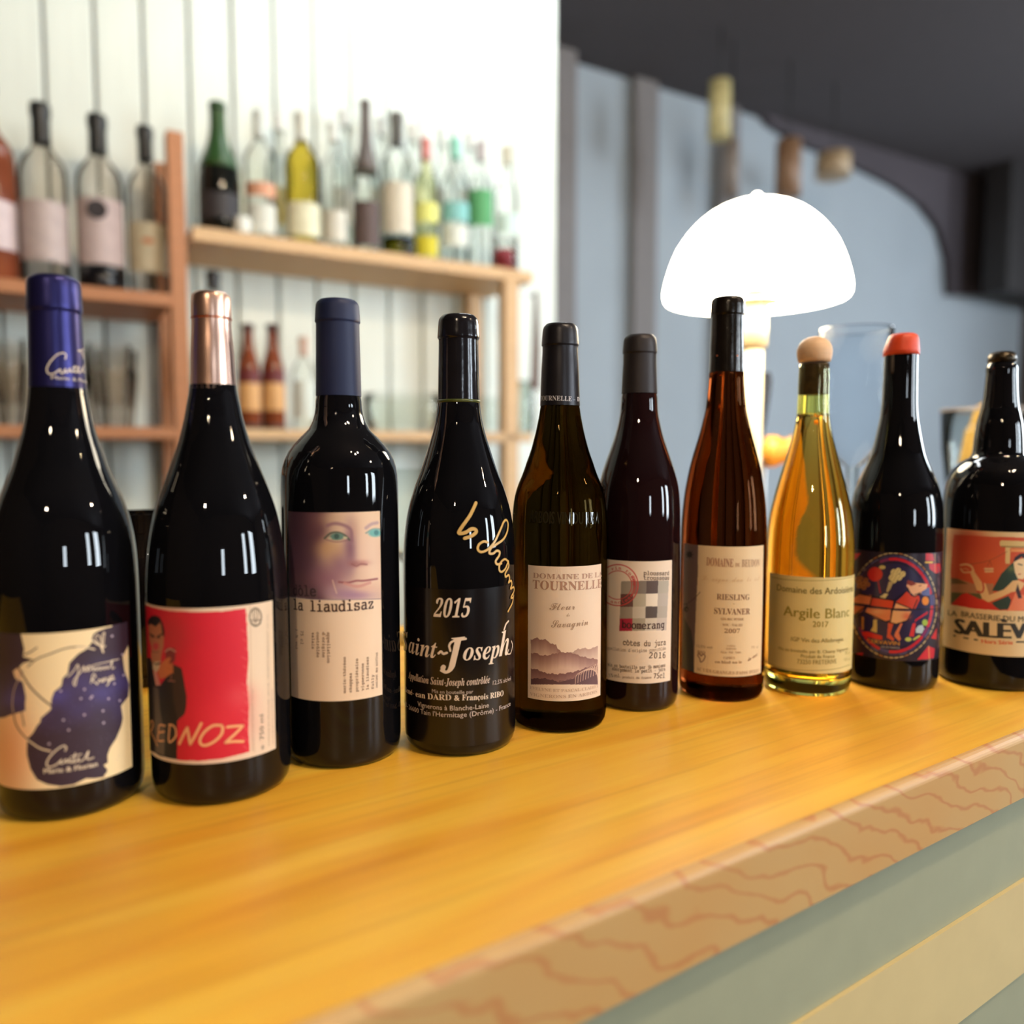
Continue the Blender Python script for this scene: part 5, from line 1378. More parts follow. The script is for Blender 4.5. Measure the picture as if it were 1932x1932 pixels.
# brown tapered batten leaning beside the shelf end
u, z = pw(1012, 640, 1.86)
t = wthing('wooden_paddle', 'dark brown tapered wooden paddle hanging beside the right shelf end', 'paddle', u, 1.86, wz(736, u, 1.86))
zt = wz(548, u, 1.86) - wz(736, u, 1.86)
bm = bmesh.new()
P2 = [(-0.016, 0.0), (0.012, 0.0), (0.013, zt * 0.45), (0.006, zt * 0.9), (0.003, zt), (-0.003, zt), (-0.006, zt * 0.8)]
f = bm.faces.new([bm.verts.new((x, 0, z_)) for x, z_ in P2])
r_ = bmesh.ops.extrude_face_region(bm, geom=[f])
for v_ in r_['geom']:
    if isinstance(v_, bmesh.types.BMVert):
        v_.co.y += 0.008
bm_obj('blade', bm, pmat('dark_walnut', rgb(96, 74, 62), 0.5, amt=0.15), t)
bm = bmesh.new()
add_box(bm, -0.035, 0.002, 0.0082, 0.0142, zt * 0.94, zt * 0.97, 0.001)
bm_obj('hook', bm, pmat('steel', rgb(150, 150, 150), 0.3, 1.0), t)

# ------------------------------------------------------------------ on the bar behind the bottles
LD = 1.0
lx, ly = hpt(1417, LD)
lamp = thing('table_lamp', 'lit mushroom table lamp with white glass dome shade on a slender pale stem', 'lamp', (lx, ly, 0))
M_shade = emat('lit_opal_glass', (1.0, 0.90, 0.72, 1), SHADE_RADIANCE)
sy = [(563, 174), (566, 177), (560, 180), (550, 181), (540, 179.5), (520, 174.5), (500, 168), (485, 162), (470, 155), (455, 145.5), (440, 134), (428, 123), (416, 110), (404, 94), (394, 76), (386, 56), (380, 36), (377, 16)]
outer = [(zat(y, LD), w_ * LD / FPX * 0.925) for y, w_ in sy]
inn = [(z_ - 0.003 if i > 6 else z_, max(r0 - 0.003, 0.0005)) for i, (z_, r0) in enumerate(outer)]
me = revolve_me('lamp_shade', outer[::1], 72, False, True)
so_ = lathe('lamp_shade', outer + [(outer[-1][0] + 0.0002, 0.0)], M_shade, lamp, 72, False, False)
si_ = lathe('lamp_shade_lining', [(z_, r0) for z_, r0 in inn], M_shade, lamp, 72, False, True)
zt = outer[-1][0]
lathe('finial', [(zt - 0.001, 0.010), (zt + 0.001, 0.009), (zt + 0.003, 0.005), (zt + 0.005, 0.006), (zt + 0.008, 0.004), (zt + 0.009, 0.0)], M_shade, lamp, 24)
M_cream = pmat('cream_lacquer', rgb(240, 226, 186), 0.35, amt=0.02)
lathe('socket', [(zat(655, LD), 0.014), (zat(654, LD), 0.0162), (zat(600, LD), 0.0166), (zat(574, LD), 0.0168), (zat(572, LD), 0.030), (zat(570, LD), 0.030), (zat(569, LD), 0.012), (zat(562, LD), 0.011), (zat(562, LD) + 0.0002, 0.0)], M_cream, lamp, 40)
lathe('lamp_holder', [(zat(561, LD), 0.011), (zat(545, LD), 0.011), (zat(544, LD), 0.006)], pmat('brass', rgb(200, 160, 80), 0.3, 1.0), lamp, 30)
lathe('bulb', [(zat(543.5, LD), 0.010), (zat(530, LD), 0.020), (zat(505, LD), 0.030), (zat(480, LD), 0.024), (zat(470, LD), 0.008), (zat(468, LD), 0.0)], emat('lamp_bulb', (1.0, 0.86, 0.62, 1), 30.0), lamp, 30)
lathe('stem', [(0.016, 0.0118), (zat(655, LD) + 0.001, 0.0118)], M_cream, lamp, 32)
lathe('base', [(0, 0.066), (0.004, 0.070), (0.009, 0.068), (0.014, 0.040), (0.018, 0.014), (0.022, 0.0120)], M_cream, lamp, 48)

# tall stemmed goblet
gx, gy = hpt(1607, 0.93)
gD = 0.93
t = thing('glass_goblet', 'tall stemmed clear glass goblet standing between the wooden ball stopper and the orange wax', 'glass', (gx, gy, 0))
ztop, zbot = zat(622, gD), zat(880, gD)
rg = 64 * gD / FPX
gp = [(ztop, rg), (ztop * 0.7 + zbot * 0.3, rg * 1.0), (ztop * 0.4 + zbot * 0.6, rg * 0.96), (ztop * 0.2 + zbot * 0.8, rg * 0.82), (ztop * 0.08 + zbot * 0.92, rg * 0.55), (zbot, 0.008)]
go = gp[::-1]
lathe('bowl', go + [(z_, r0 - 0.0018) for z_, r0 in gp], thin_glass('goblet_glass', (0.95, 0.97, 0.99, 1), 0.9, 0.3, 1.08), t, 56, False, False)
lathe('rim', [(ztop - 0.0006, rg - 0.001), (ztop + 0.0006, rg - 0.001), (ztop + 0.0006, rg + 0.0006), (ztop - 0.0006, rg + 0.0006)], thin_glass('rim_glass', (0.72, 0.72, 0.74, 1), 0.9, 0.3, 1.1), t, 56, False, False)
lathe('stem', [(0.008, 0.006), (0.05, 0.0042), (zbot, 0.0065)], TG['clear'], t, 24)
lathe('foot', [(0, 0.030), (0.001, 0.0325), (0.003, 0.032), (0.008, 0.006)], TG['clear'], t, 40)

# wide glass with crumpled golden cloth
jx, jy = hpt(1868, 1.10)
jD = 1.10
t = thing('glass_bowl', 'wide glass vase with dark rim and crumpled golden cloth, behind the rightmost bottle', 'bowl', (jx, jy, 0))
zt, rj = zat(772, jD), 88 * jD / FPX
lathe('glass', [(0, 0.04), (0.004, 0.045), (zt * 0.5, rj * 0.8), (zt * 0.8, rj * 0.95), (zt, rj), (zt, rj - 0.002), (zt * 0.8, rj * 0.95 - 0.002), (zt * 0.5, rj * 0.8 - 0.002), (0.006, 0.040)], TG['clear'], t, 48, True, False)
lathe('rim', [(zt - 0.003, rj - 0.0022), (zt + 0.001, rj - 0.0018), (zt + 0.001, rj + 0.0008), (zt - 0.003, rj + 0.0006)], pmat('dark_rim', rgb(120, 116, 118), 0.3), t, 48, False, False)
cl = thing('golden_cloth', 'crumpled golden cloth inside the wide glass at the right', 'cloth', (jx, jy, 0))
rc = random.Random(8)
V, F = [], []
nr, na = 14, 48
for i in range(nr):
    f_ = i / (nr - 1.0)
    zz = zt * (0.42 + 0.50 * math.sin(f_ * math.pi * 0.62))
    rr_ = rj * 0.70 * math.cos(f_ * math.pi / 2) ** 0.6 * (0.72 + 0.28 * (zz / zt))
    for j in range(na):
        a = 2 * math.pi * j / na
        w_ = 0.90 + 0.10 * math.sin(3 * a + 2.0 * f_ * 3) + 0.09 * math.sin(7 * a - 5 * f_) + 0.05 * rc.random()
        dz = 0.014 * math.sin(4 * a + 6 * f_) + 0.010 * math.sin(9 * a) + 0.004 * rc.random()
        V.append((rr_ * w_ * math.cos(a), rr_ * w_ * math.sin(a), zz + dz * (0.4 + f_)))
for i in range(nr - 1):
    for j in range(na):
        k_ = (j + 1) % na
        F.append((i * na + j, i * na + k_, (i + 1) * na + k_, (i + 1) * na + j))
me = bpy.data.meshes.new('cloth')
me.from_pydata(V, [], F)
link('cloth', me, pmat('golden_cloth', rgb(206, 168, 84), 0.6, amt=0.2, scale=120, bump=0.6), cl, True)
lathe('cloth_bottom', [(0.008, 0.01), (0.02, 0.028), (zt * 0.45, rj * 0.52)], pmat('golden_cloth', rgb(206, 168, 84)), cl, 24)

# bar tap with turned wooden handle
tD = 1.16
tx, ty = hpt(1433, tD)
t = thing('bar_tap', 'slim metal bar tap with turned wooden handle and black lever behind the lamp stem', 'tap', (tx, ty, 0), -YAW)
M_st = pmat('brushed_steel', rgb(150, 148, 144), 0.3, 1.0)
zh = zat(851, tD)
lathe('column', [(0, 0.024), (0.006, 0.024), (0.010, 0.009), (zh + 0.01, 0.009), (zh + 0.02, 0.006)], M_st, t, 28)
hp = [(-0.012, 0.010), (0.0, 0.0225), (0.010, 0.0235), (0.022, 0.018), (0.030, 0.0185), (0.034, 0.022), (0.040, 0.0225), (0.045, 0.019), (0.047, 0.0)]
hd = lathe('handle', hp, pmat('honey_turned_wood', rgb(206, 146, 62), 0.4, amt=0.15, scale=30), t, 32)
hd.rotation_euler = (0, math.pi / 2, 0)
hd.location = (0.010, 0, zh)
l0, l1 = zat(812, tD), zat(703, tD)
bm = bmesh.new()
P2 = [(-0.002, l0 - 0.01), (0.003, l0 - 0.01), (0.011, (l0 + l1) / 2), (0.0135, l1 - 0.012), (0.011, l1), (0.003, l1), (0.001, l1 - 0.02)]
f = bm.faces.new([bm.verts.new((x, -0.005, z_)) for x, z_ in P2])
r_ = bmesh.ops.extrude_face_region(bm, geom=[f])
for v_ in r_['geom']:
    if isinstance(v_, bmesh.types.BMVert):
        v_.co.y += 0.010
bm_obj('lever', bm, pmat('black_plastic', rgb(24, 24, 32), 0.25), t)

# glasses glimpsed between the bottles
wx_, wy_ = hpt(770, 0.86)
t = thing('wine_glass', 'clear wine glass glimpsed between the navy capped and the signed bottle', 'glass', (wx_, wy_, 0))
lathe('bowl', [(0.085, 0.006), (0.095, 0.024), (0.115, 0.036), (0.14, 0.038), (0.186, 0.031), (0.186, 0.0295), (0.14, 0.0362), (0.115, 0.034), (0.097, 0.022), (0.089, 0.004)], TG['clear'], t, 40, False, False)
lathe('stem', [(0.006, 0.0055), (0.03, 0.0035), (0.086, 0.0055)], TG['clear'], t, 20)
lathe('foot', [(0, 0.030), (0.0015, 0.032), (0.006, 0.0055)], TG['clear'], t, 32)
wx_, wy_ = hpt(263, 0.70)
t = thing('dark_tumbler', 'smoky dark rimmed tumbler glimpsed between the two leftmost bottles', 'glass', (wx_, wy_, 0))
hz = zat(966, 0.70)
lathe('glass', [(0, 0.028), (0.002, 0.030), (hz, 0.037), (hz, 0.035), (0.008, 0.028)], thin_glass('smoky_tumbler', (0.32, 0.28, 0.26, 1)), t, 36, True, False)

# ------------------------------------------------------------------ hanging things by the far wall
for x, y0, y1, w_, col, lb_, v in ((1380, 262, 372, 30, (120, 108, 100), 'grey brown tube pendant hanging left above the lamp', 2.55), (1487, 262, 372, 46, (128, 96, 70), 'brown tube pendant hanging right above the lamp', 2.55), (1572, 288, 334, 62, (166, 142, 110), 'flat tan pendant hanging at the edge of the dark arch', 2.60), (1358, 150, 262, 40, (186, 172, 120), 'yellowish tube pendant reaching up out of the picture above the lamp', 2.50)):
    u, _ = pw(x, (y0 + y1) / 2, v)
    zb_, zt_ = wz(y1, u, v), wz(y0, u, v)
    R = w_ / 2 * zc_of(u, v) / FPX
    t = wthing('pendant_lamp', lb_, 'lamp', u, v, zb_, 'unlit pendants by the far wall')
    lathe('shade', [(0, R), (zt_ - zb_ - 0.01, R * 0.96), (zt_ - zb_, R * 0.5)], pmat('shade_%d_%d_%d' % col, rgb(*col), 0.5, amt=0.2, scale=20), t, 28, True, True)
    lathe('cord', [(zt_ - zb_, 0.003), (CEIL - zb_, 0.003)], M_cord, t, 8)
u0, _ = pw(1874, 400, 2.80)
u1, _ = pw(2080, 400, 2.80)
ca = wthing('wall_cabinet', 'near black cabinet hanging in the dark arch at the right', 'cabinet', (u0 + u1) / 2, 2.70, wz(548, u0, 2.7))
hw_ = (u1 - u0) / 2
hh = wz(270, u0, 2.7) - wz(548, u0, 2.7)
M_nb = pmat('near_black_cabinet', rgb(34, 30, 30), 0.6)
box('body', -hw_, hw_, 0.012, 0.149, 0, hh, M_nb, ca, 0.003)
for s_ in (0, 1):
    d_ = box('door', -hw_ + s_ * hw_ + 0.002, s_ * hw_ - 0.002, 0.0, 0.0118, 0.002, hh - 0.002, M_nb, ca, 0.002)
    box('handle', (-0.012 if s_ == 0 else 0.006), (-0.006 if s_ == 0 else 0.012), -0.012, -0.0005, 0.03, 0.10, M_st, d_)

# ------------------------------------------------------------------ the ten bottles of the row
G_dark = dark_glass('near_black_bottle_glass', (0.0035, 0.0035, 0.0045, 1))
G_brown = dark_glass('near_black_red_wine_glass', (0.010, 0.0035, 0.004, 1))
ROW = 'bottles in a row along the bar'
C4 = 560 / 1932.0


def root(b, name, label, cat='bottle'):
    return thing(name, label, cat, (b.c[0], b.c[1], 0.0), 0, ROW)


def glass(b, parent, mat, ztop, cut=None, label=None):
    o = lathe('glass', body_profile(b, ztop, cut), mat, parent, 96)
    if label:
        o['label'] = label
    return o


def lip(b, parent, mat, z, r):
    lathe('lip', [(z - 0.001, r * 0.9), (z - 0.001, r), (z, r * 1.02), (z + 0.001, r), (z + 0.001, r * 0.9)], mat, parent, 64)


# ---- 1: purple capsule, night blue label
b = Bottle(104, 600, 1548, [(515, 44), (520, 49), (530, 52), (560, 53.5), (584, 54.5), (588, 54), (592, 52), (660, 53.5), (733, 56), (770, 61), (809, 69), (850, 82), (880, 92), (908, 104), (937, 117), (965, 127), (995, 135), (1030, 140.5), (1070, 143), (1120, 143.5), (1300, 142.5)])
r = root(b, 'wine_bottle', 'leftmost dark wine bottle with purple capsule and night blue torn paper label')
glass(b, r, G_dark, b.top - 0.001, b.z(733))
cap = sleeve(b, b.z(733), b.top, pmat('purple_foil', rgb(40, 38, 92), 0.34, 0.7, amt=0.05), r)
L = Letters(b, 0.0003, (0, 560, C4))
L.path([(425, 405), (428, 378), (410, 366), (372, 378), (330, 420), (306, 470), (318, 500), (350, 500), (392, 472)], 8, (214, 200, 186))
L.path([(392, 472), (396, 495), (412, 495), (425, 470), (428, 492), (445, 485), (452, 468), (462, 490), (478, 480)], 8, (214, 200, 186))
L.path([(478, 480), (486, 448), (480, 478), (492, 492), (505, 470), (512, 455), (506, 485), (520, 492), (538, 460), (545, 440), (536, 480), (548, 492)], 8, (214, 200, 186))
L.path([(470, 462), (500, 456)], 7, (214, 200, 186))
L.path([(508, 352), (522, 350), (536, 385), (530, 345), (548, 342), (540, 400)], 12, (214, 200, 186), False)
L.add('Marie & Florian', '', (335, 535), (650, 570), 22, (200, 188, 176), 0.02)
L.build(cap)
A = Art(b, 14, 245, 1192, 1484, ymid=1330, base=(236, 214, 168), phil=-1.22, step=0.7)
A.z1 = A.z1
A.tf(0, 1100, C4)
A.blob(60, 1100, 160, 330, (232, 165, 120), 0.85)  # orange light falling on the cream paper, painted into the print
IND = (62, 44, 72)


def galaxy(a, w):
    w = w * a.vis
    t = np.clip(1 - np.abs(a.y - 720 + 0.12 * (a.x - 500)) / 260, 0, 1)
    t2 = np.clip(t * (0.75 + 0.25 * np.sin(a.x / 47.0) * np.cos(a.y / 39.0)), 0, 1)[:, None]
    col = np.array([50, 33, 50.0]) * (1 - t2) + np.array([70, 62, 124.0]) * t2
    a.C = a.C * (1 - w[:, None]) + col * w[:, None]


galaxy(A, A.inside([(-80, 240), (122, 285), (140, 350), (158, 430), (150, 480), (225, 502), (150, 522), (125, 548), (108, 600), (150, 650), (168, 740), (163, 800), (165, 830), (140, 838), (100, 850), (60, 862), (30, 875), (-80, 890)]).astype(float))
A.poly([(85, 575), (118, 548), (150, 600), (128, 640), (100, 620)], (226, 190, 150))
galaxy(A, A.inside([(900, 190), (755, 245), (735, 262), (728, 285), (700, 290), (640, 312), (610, 330), (600, 352), (595, 392), (560, 432), (520, 455), (500, 470), (452, 520), (440, 590), (408, 620), (400, 670), (352, 708), (345, 728), (334, 760), (332, 820), (300, 850), (265, 880), (262, 905), (240, 930), (215, 975), (178, 1012), (175, 1060), (175, 1120), (198, 1210), (240, 1280), (310, 1312), (400, 1325), (480, 1312), (560, 1272), (620, 1272), (680, 1262), (680, 1245), (692, 1240), (700, 1215), (675, 1185), (702, 1170), (700, 1120), (718, 1070), (755, 1015), (790, 930), (800, 880), (788, 800), (835, 738), (842, 660), (810, 570), (798, 480), (838, 400), (900, 330)]).astype(float))
CR = (232, 212, 176)
DK = (66, 40, 48)
A.curve([(615, 432), (530, 415), (430, 425), (330, 460), (240, 495), (180, 545)], 8, DK)
A.curve([(150, 570), (118, 630), (90, 700), (80, 790), (88, 850)], 7, (180, 158, 140))
A.curve([(88, 850), (100, 910), (130, 965), (180, 1020)], 8, DK)
A.curve([(500, 418), (560, 420), (615, 432)], 9, CR)
A.curve([(180, 1022), (260, 1075), (330, 1095)], 9, CR)
A.curve([(160, 465), (200, 448), (240, 420)], 8, DK)
A.curve([(120, 550), (160, 620), (200, 680), (270, 750), (335, 800)], 11, DK)
A.stroke([(140, 840), (150, 890), (157, 930)], 7, DK)
A.curve([(590, 365), (625, 392), (655, 410), (672, 450)], 11, CR)
A.curve([(655, 410), (620, 360), (630, 338), (655, 360), (668, 420), (680, 340), (678, 322), (664, 350), (668, 420), (688, 408)], 6, CR)
for sx, sy in ((730, 345), (797, 465), (805, 600), (395, 703), (527, 752), (590, 750), (707, 753), (780, 765), (671, 832), (549, 858), (413, 892), (675, 910), (447, 957), (320, 1047), (600, 738), (745, 655), (550, 692)):
    A.ell(sx, sy, 7, 7, (205, 190, 205), soft=0.6)
rng = random.Random(2)
for i in range(110):
    A.ell(rng.uniform(200, 800), rng.uniform(640, 1150), 2.5, 2.5, (150, 140, 180), 0.45, soft=0.8)
lb = A.build(r)
L = Letters(b, 0.0004, (0, 1100, C4))
CW = (228, 212, 186)
L.path([(440, 608), (462, 590), (490, 555), (505, 530), (512, 560), (500, 620), (488, 668), (478, 640), (505, 600), (530, 575)], 5.5, CW)
L.path([(530, 575), (545, 540), (550, 575), (566, 560), (575, 535), (572, 572), (590, 558), (600, 545), (606, 570), (622, 548), (628, 568), (645, 545), (652, 566), (668, 545), (676, 562), (690, 540), (700, 558), (715, 535), (728, 500), (726, 555), (745, 548)], 5.5, CW)
L.path([(540, 558), (620, 530), (700, 512), (772, 494)], 5, CW)
L.path([(590, 650), (600, 600), (612, 592), (620, 612), (600, 628), (632, 660)], 5.5, CW)
L.path([(632, 655), (645, 625), (655, 645), (668, 620), (672, 645), (684, 615), (700, 640), (712, 605), (706, 650), (690, 668), (712, 640), (728, 600), (735, 615), (722, 630), (745, 622)], 5.5, CW)
L.path([(425, 1090), (432, 1070), (415, 1058), (375, 1080), (325, 1130), (305, 1175), (322, 1195), (365, 1182), (402, 1148)], 7.5, CW)
L.path([(402, 1148), (395, 1172), (412, 1170), (430, 1145), (432, 1166), (448, 1160), (452, 1140), (458, 1165), (475, 1160), (490, 1105), (480, 1160), (500, 1158), (515, 1130), (505, 1150), (520, 1158), (545, 1145), (575, 1092), (565, 1140), (580, 1145), (608, 1135)], 6.5, CW)
L.path([(460, 1130), (500, 1118), (530, 1112)], 5.5, CW)
L.add('Marie & Florian', '', (288, 1238), (632, 1190), 31, CW, 0.022)
L.build(lb)

# ---- 2: rose gold capsule, red label
b = Bottle(399, 600, 1518, [(548, 32), (552, 36), (570, 38), (600, 38.8), (603, 37.6), (660, 41), (735, 45), (765, 51), (786, 55), (809, 61), (830, 67), (850, 74), (880, 85), (908, 96), (937, 107), (966, 116), (1000, 123.5), (1030, 128), (1070, 132), (1130, 134), (1300, 133)])
r = root(b, 'wine_bottle', 'dark wine bottle with torn rose gold foil capsule and red label')
glass(b, r, G_dark, b.top - 0.001, b.z(720))
cap = sleeve(b, b.z(735), b.top, pmat('rose_gold_foil', rgb(226, 186, 166), 0.30, 1.0, amt=0.03), r,
             torn=lambda a: 0.0026 * np.clip((np.mod(a + math.pi, 2 * math.pi) - math.pi - 0.0) / 0.45, 0, 1))
cap['label'] = 'brushed rose gold foil, torn at its lower edge'
lathe('foil_seam', [(b.z(604), float(b.R(np.array([b.z(604)]))[0]) + 0.0002), (b.z(602.5), float(b.R(np.array([b.z(602.5)]))[0]) + 0.0006), (b.z(601), float(b.R(np.array([b.z(601)]))[0]) + 0.0002)], pmat('copper_line', rgb(190, 100, 60), 0.3, 1.0), cap, 72, False, False)
A = Art(b, 271, 517, 1147, 1441, ymid=1290, base=(226, 204, 178), step=0.7)
A.tf(0, 1100, C4)
# red field
A.poly([(900, 128), (940, 140), (1000, 160), (1080, 178), (1150, 186), (1300, 190), (1450, 184), (1540, 172), (1600, 166), (1608, 300), (1618, 500), (1606, 640), (1620, 800), (1616, 960), (1626, 1098), (1560, 1115), (1450, 1142), (1300, 1158), (1180, 1155), (1100, 1140), (1020, 1112), (975, 1088), (900, 1050)], (206, 22, 48))
A.blob(1130, 350, 110, 160, (178, 44, 52), 0.7)  # shading on the left of the red field, painted into the print
A.blob(1400, 900, 200, 160, (222, 40, 56), 0.6)
A.blob(1560, 740, 90, 80, (226, 90, 90), 0.5)
for i in range(16):
    yy = 190 + i * 58
    A.stroke([(1585 + 14 * math.sin(i * 2.1), yy), (1612, yy + 22)], 9, (228, 110, 100), 0.45)
BK = (24, 18, 24)
# man in a dark suit holding a glass
A.tf(260, 1120, 140 / 845.0)
A.poly([(50, 740), (140, 728), (165, 780), (180, 900), (200, 1010), (250, 1050), (330, 940), (395, 800), (500, 850), (520, 960), (540, 1080), (556, 1170), (552, 1290), (535, 1370), (450, 1450), (446, 1890), (250, 1850), (110, 1760), (60, 1600)], BK)
A.poly([(180, 1060), (235, 1080), (250, 1290), (275, 1450), (310, 1560), (300, 1850), (200, 1800), (190, 1500), (185, 1280)], (92, 80, 72))
A.poly([(395, 800), (500, 850), (540, 1080), (556, 1200), (530, 1370), (450, 1440), (400, 1200)], (52, 34, 32))
A.poly([(120, 340), (270, 330), (300, 430), (292, 600), (268, 700), (262, 780), (165, 790), (150, 700), (160, 620), (128, 520)], (176, 112, 80))
A.poly([(110, 350), (115, 300), (150, 258), (200, 248), (250, 270), (285, 340), (305, 430), (302, 500), (280, 470), (268, 370), (255, 325), (200, 378), (150, 345), (125, 360)], BK)
A.stroke([(140, 458), (185, 490)], 16, BK)
A.stroke([(220, 495), (270, 462)], 16, BK)
A.ell(165, 492, 16, 9, (60, 36, 32))
A.ell(240, 500, 18, 9, (60, 36, 32))
A.ell(205, 600, 34, 42, (190, 62, 66), 1, soft=0.4)
A.stroke([(160, 660), (215, 668), (240, 660)], 8, (110, 60, 52))
A.poly([(170, 780), (262, 770), (240, 860), (205, 905), (172, 860)], (200, 180, 150))
A.poly([(172, 775), (205, 800), (255, 780), (262, 800), (215, 815), (178, 800)], BK)
A.poly([(310, 660), (330, 620), (420, 620), (430, 660), (425, 760), (390, 800), (340, 790), (318, 740)], (120, 40, 44))
A.curve([(312, 660), (365, 630), (428, 660)], 12, (205, 160, 140))
A.poly([(225, 890), (262, 800), (310, 750), (360, 720), (378, 740), (350, 790), (400, 800), (405, 910), (380, 905), (330, 950), (250, 975)], (196, 110, 62))
A.stroke([(350, 800), (400, 830)], 4, (150, 70, 44))
A.stroke([(345, 850), (395, 870)], 4, (150, 70, 44))
A.poly([(175, 890), (215, 900), (258, 1045), (205, 1048)], (206, 140, 124))
A.stroke([(378, 905), (378, 985)], 7, (190, 120, 100))
A.stroke([(345, 992), (418, 998)], 9, (196, 120, 104))
A.tf(0, 1100, C4)
A.stroke([(1628, 150), (1640, 1090)], 4, (170, 130, 110), 0.6)
# round emblem
A.ell(1663, 222, 42, 62, (96, 82, 66))
A.ell(1663, 222, 33, 52, (226, 204, 178))
A.curve([(1637, 240), (1663, 250), (1690, 238)], 7, (96, 82, 66))
A.curve([(1650, 180), (1648, 215), (1655, 240)], 6, (96, 82, 66))
A.curve([(1676, 180), (1680, 215), (1672, 240)], 6, (96, 82, 66))
A.stroke([(1663, 170), (1663, 270)], 5, (96, 82, 66))
A.curve([(1640, 262), (1662, 280), (1695, 262)], 9, (96, 82, 66))
lb = A.build(r)
L = Letters(b, 0.0004, (0, 1100, C4))
CN = (236, 172, 120)
w = 17
for p in ([(982, 980), (980, 930), (992, 895), (1002, 920), (992, 955), (985, 965), (1008, 1010), (1028, 1058)], [(1078, 928), (1042, 925), (1036, 975), (1032, 1022), (1070, 1026)], [(1038, 972), (1072, 966)],
          [(1108, 928), (1102, 1028), (1128, 1022), (1148, 990), (1146, 950), (1128, 925), (1104, 920)]):
    L.path(p, 10, CN)
for p in ([(1170, 1045), (1200, 980), (1222, 938)], [(1222, 938), (1232, 1000), (1240, 1050)], [(1240, 1050), (1275, 985), (1312, 912)], [(1480, 936), (1530, 930), (1582, 928)], [(1582, 928), (1525, 985), (1466, 1038)], [(1466, 1038), (1520, 1030), (1582, 1030)]):
    L.path(p, w, CN)
L.path([(1440, 924), (1385, 928), (1335, 965), (1306, 1010), (1308, 1045), (1340, 1055), (1395, 1030), (1440, 985), (1450, 945), (1440, 924)], w, CN)
GY = (120, 100, 82)
L.add('e  750 ml', '', (1716, 1078), (1712, 852), 30, (110, 92, 74), 0.01)
L.add('MIS EN BOUTEILLE A LA PROPRIETE - PRODUIT DE FRANCE - VIN DE TABLE', '', (1655, 1092), (1648, 690), 10, (170, 148, 128))
L.add('DOMAINE DU VIN ROUGE - SAVOIE - VIGNERON INDEPENDANT 12% VOL', '', (1752, 1055), (1742, 200), 11, (160, 138, 118))
L.add('NE PAS JETER SUR LA VOIE PUBLIQUE', '', (1778, 1045), (1772, 690), 10, (170, 148, 128))
L.build(lb)

# ---- 3: bordeaux shape, portrait label
b = Bottle(637, 600, 1449, [(562, 36), (565, 38.5), (575, 41), (600, 42.5), (608, 43), (611, 41), (680, 42), (747, 43), (770, 44), (782, 46), (794, 49.5), (809, 57), (823, 71), (838, 85), (852, 95.5), (867, 103), (881, 107.5), (896, 110), (925, 111), (1000, 111), (1200, 110.5), (1350, 109.5)])
r = root(b, 'wine_bottle', 'straight shouldered dark wine bottle with matt navy capsule and portrait label')
glass(b, r, G_dark, b.top - 0.001, b.z(748))
sleeve(b, b.z(748), b.top, pmat('navy_foil', rgb(12, 27, 66), 0.55, 0.15, amt=0.06), r)
A = Art(b, 547, 719, 967, 1323, ymid=1150, base=(232, 206, 178), step=0.7)
A.tf(500, 900, 500 / 1666.0)
FACE = [(100, 100), (800, 100), (800, 768), (640, 770), (450, 772), (300, 768), (170, 752), (100, 745)]
m = A.inside(FACE)
base = A.C.copy()
A.C[m] = (214, 184, 160)
hh_ = np.clip((A.x - 285 - 45 * np.sin(A.y / 110.0)) / 130.0, 0, 1)
hh_ = (1 - hh_ * hh_ * (3 - 2 * hh_)) * m
A.mix(hh_, (70, 42, 54))
st_ = (0.5 + 0.5 * np.sin(A.x / 13.0 + 0.8 * np.sin(A.y / 60.0))) * hh_ * 0.35
A.mix(st_, (120, 72, 84))
for a in ((700, 250, 200, 200, (224, 194, 160), 0.9), (620, 480, 130, 200, (222, 190, 168), 0.9), (180, 330, 150, 260, (66, 40, 54), 1.0), (200, 560, 130, 260, (92, 60, 76), 1.0), (190, 720, 120, 120, (110, 78, 84), 0.8),
          (320, 300, 80, 130, (104, 62, 72), 0.8), (420, 260, 90, 60, (196, 160, 130), 0.7), (345, 620, 80, 110, (128, 90, 106), 0.75), (400, 450, 80, 55, (190, 144, 106), 0.85), (440, 480, 70, 80, (206, 168, 122), 0.9),
          (535, 440, 40, 150, (126, 88, 104), 0.95), (470, 560, 80, 90, (140, 100, 116), 0.85), (400, 640, 100, 70, (146, 100, 116), 0.85), (560, 330, 30, 70, (190, 150, 130), 0.6), (620, 540, 45, 18, (176, 118, 112), 0.8),
          (560, 545, 40, 20, (150, 96, 98), 0.8), (560, 740, 120, 30, (150, 112, 150), 0.75), (480, 730, 120, 50, (160, 124, 150), 0.7), (690, 600, 60, 80, (226, 196, 172), 0.7), (640, 700, 80, 30, (214, 170, 150), 0.6)):
    A.blob(*a)
A.curve([(390, 305), (440, 292), (500, 305), (540, 335), (545, 400)], 20, (134, 94, 106), 0.8, 14)
A.curve([(375, 385), (410, 355), (455, 348), (500, 365), (530, 395)], 13, (70, 76, 66), 0.85, 7)
A.ell(452, 375, 44, 22, (92, 128, 116), 1, soft=0.4)
A.ell(450, 373, 16, 17, (56, 84, 78), 1, soft=0.4)
A.ell(505, 382, 14, 8, (190, 190, 150), 0.8, soft=0.6)
A.ell(408, 385, 12, 7, (180, 180, 150), 0.7, soft=0.6)
A.curve([(385, 395), (450, 408), (520, 398)], 8, (130, 92, 96), 0.6, 8)
A.curve([(635, 320), (670, 296), (705, 288)], 20, (168, 140, 148), 0.8, 12)
A.curve([(635, 352), (680, 328), (730, 328)], 10, (120, 140, 140), 0.8, 8)
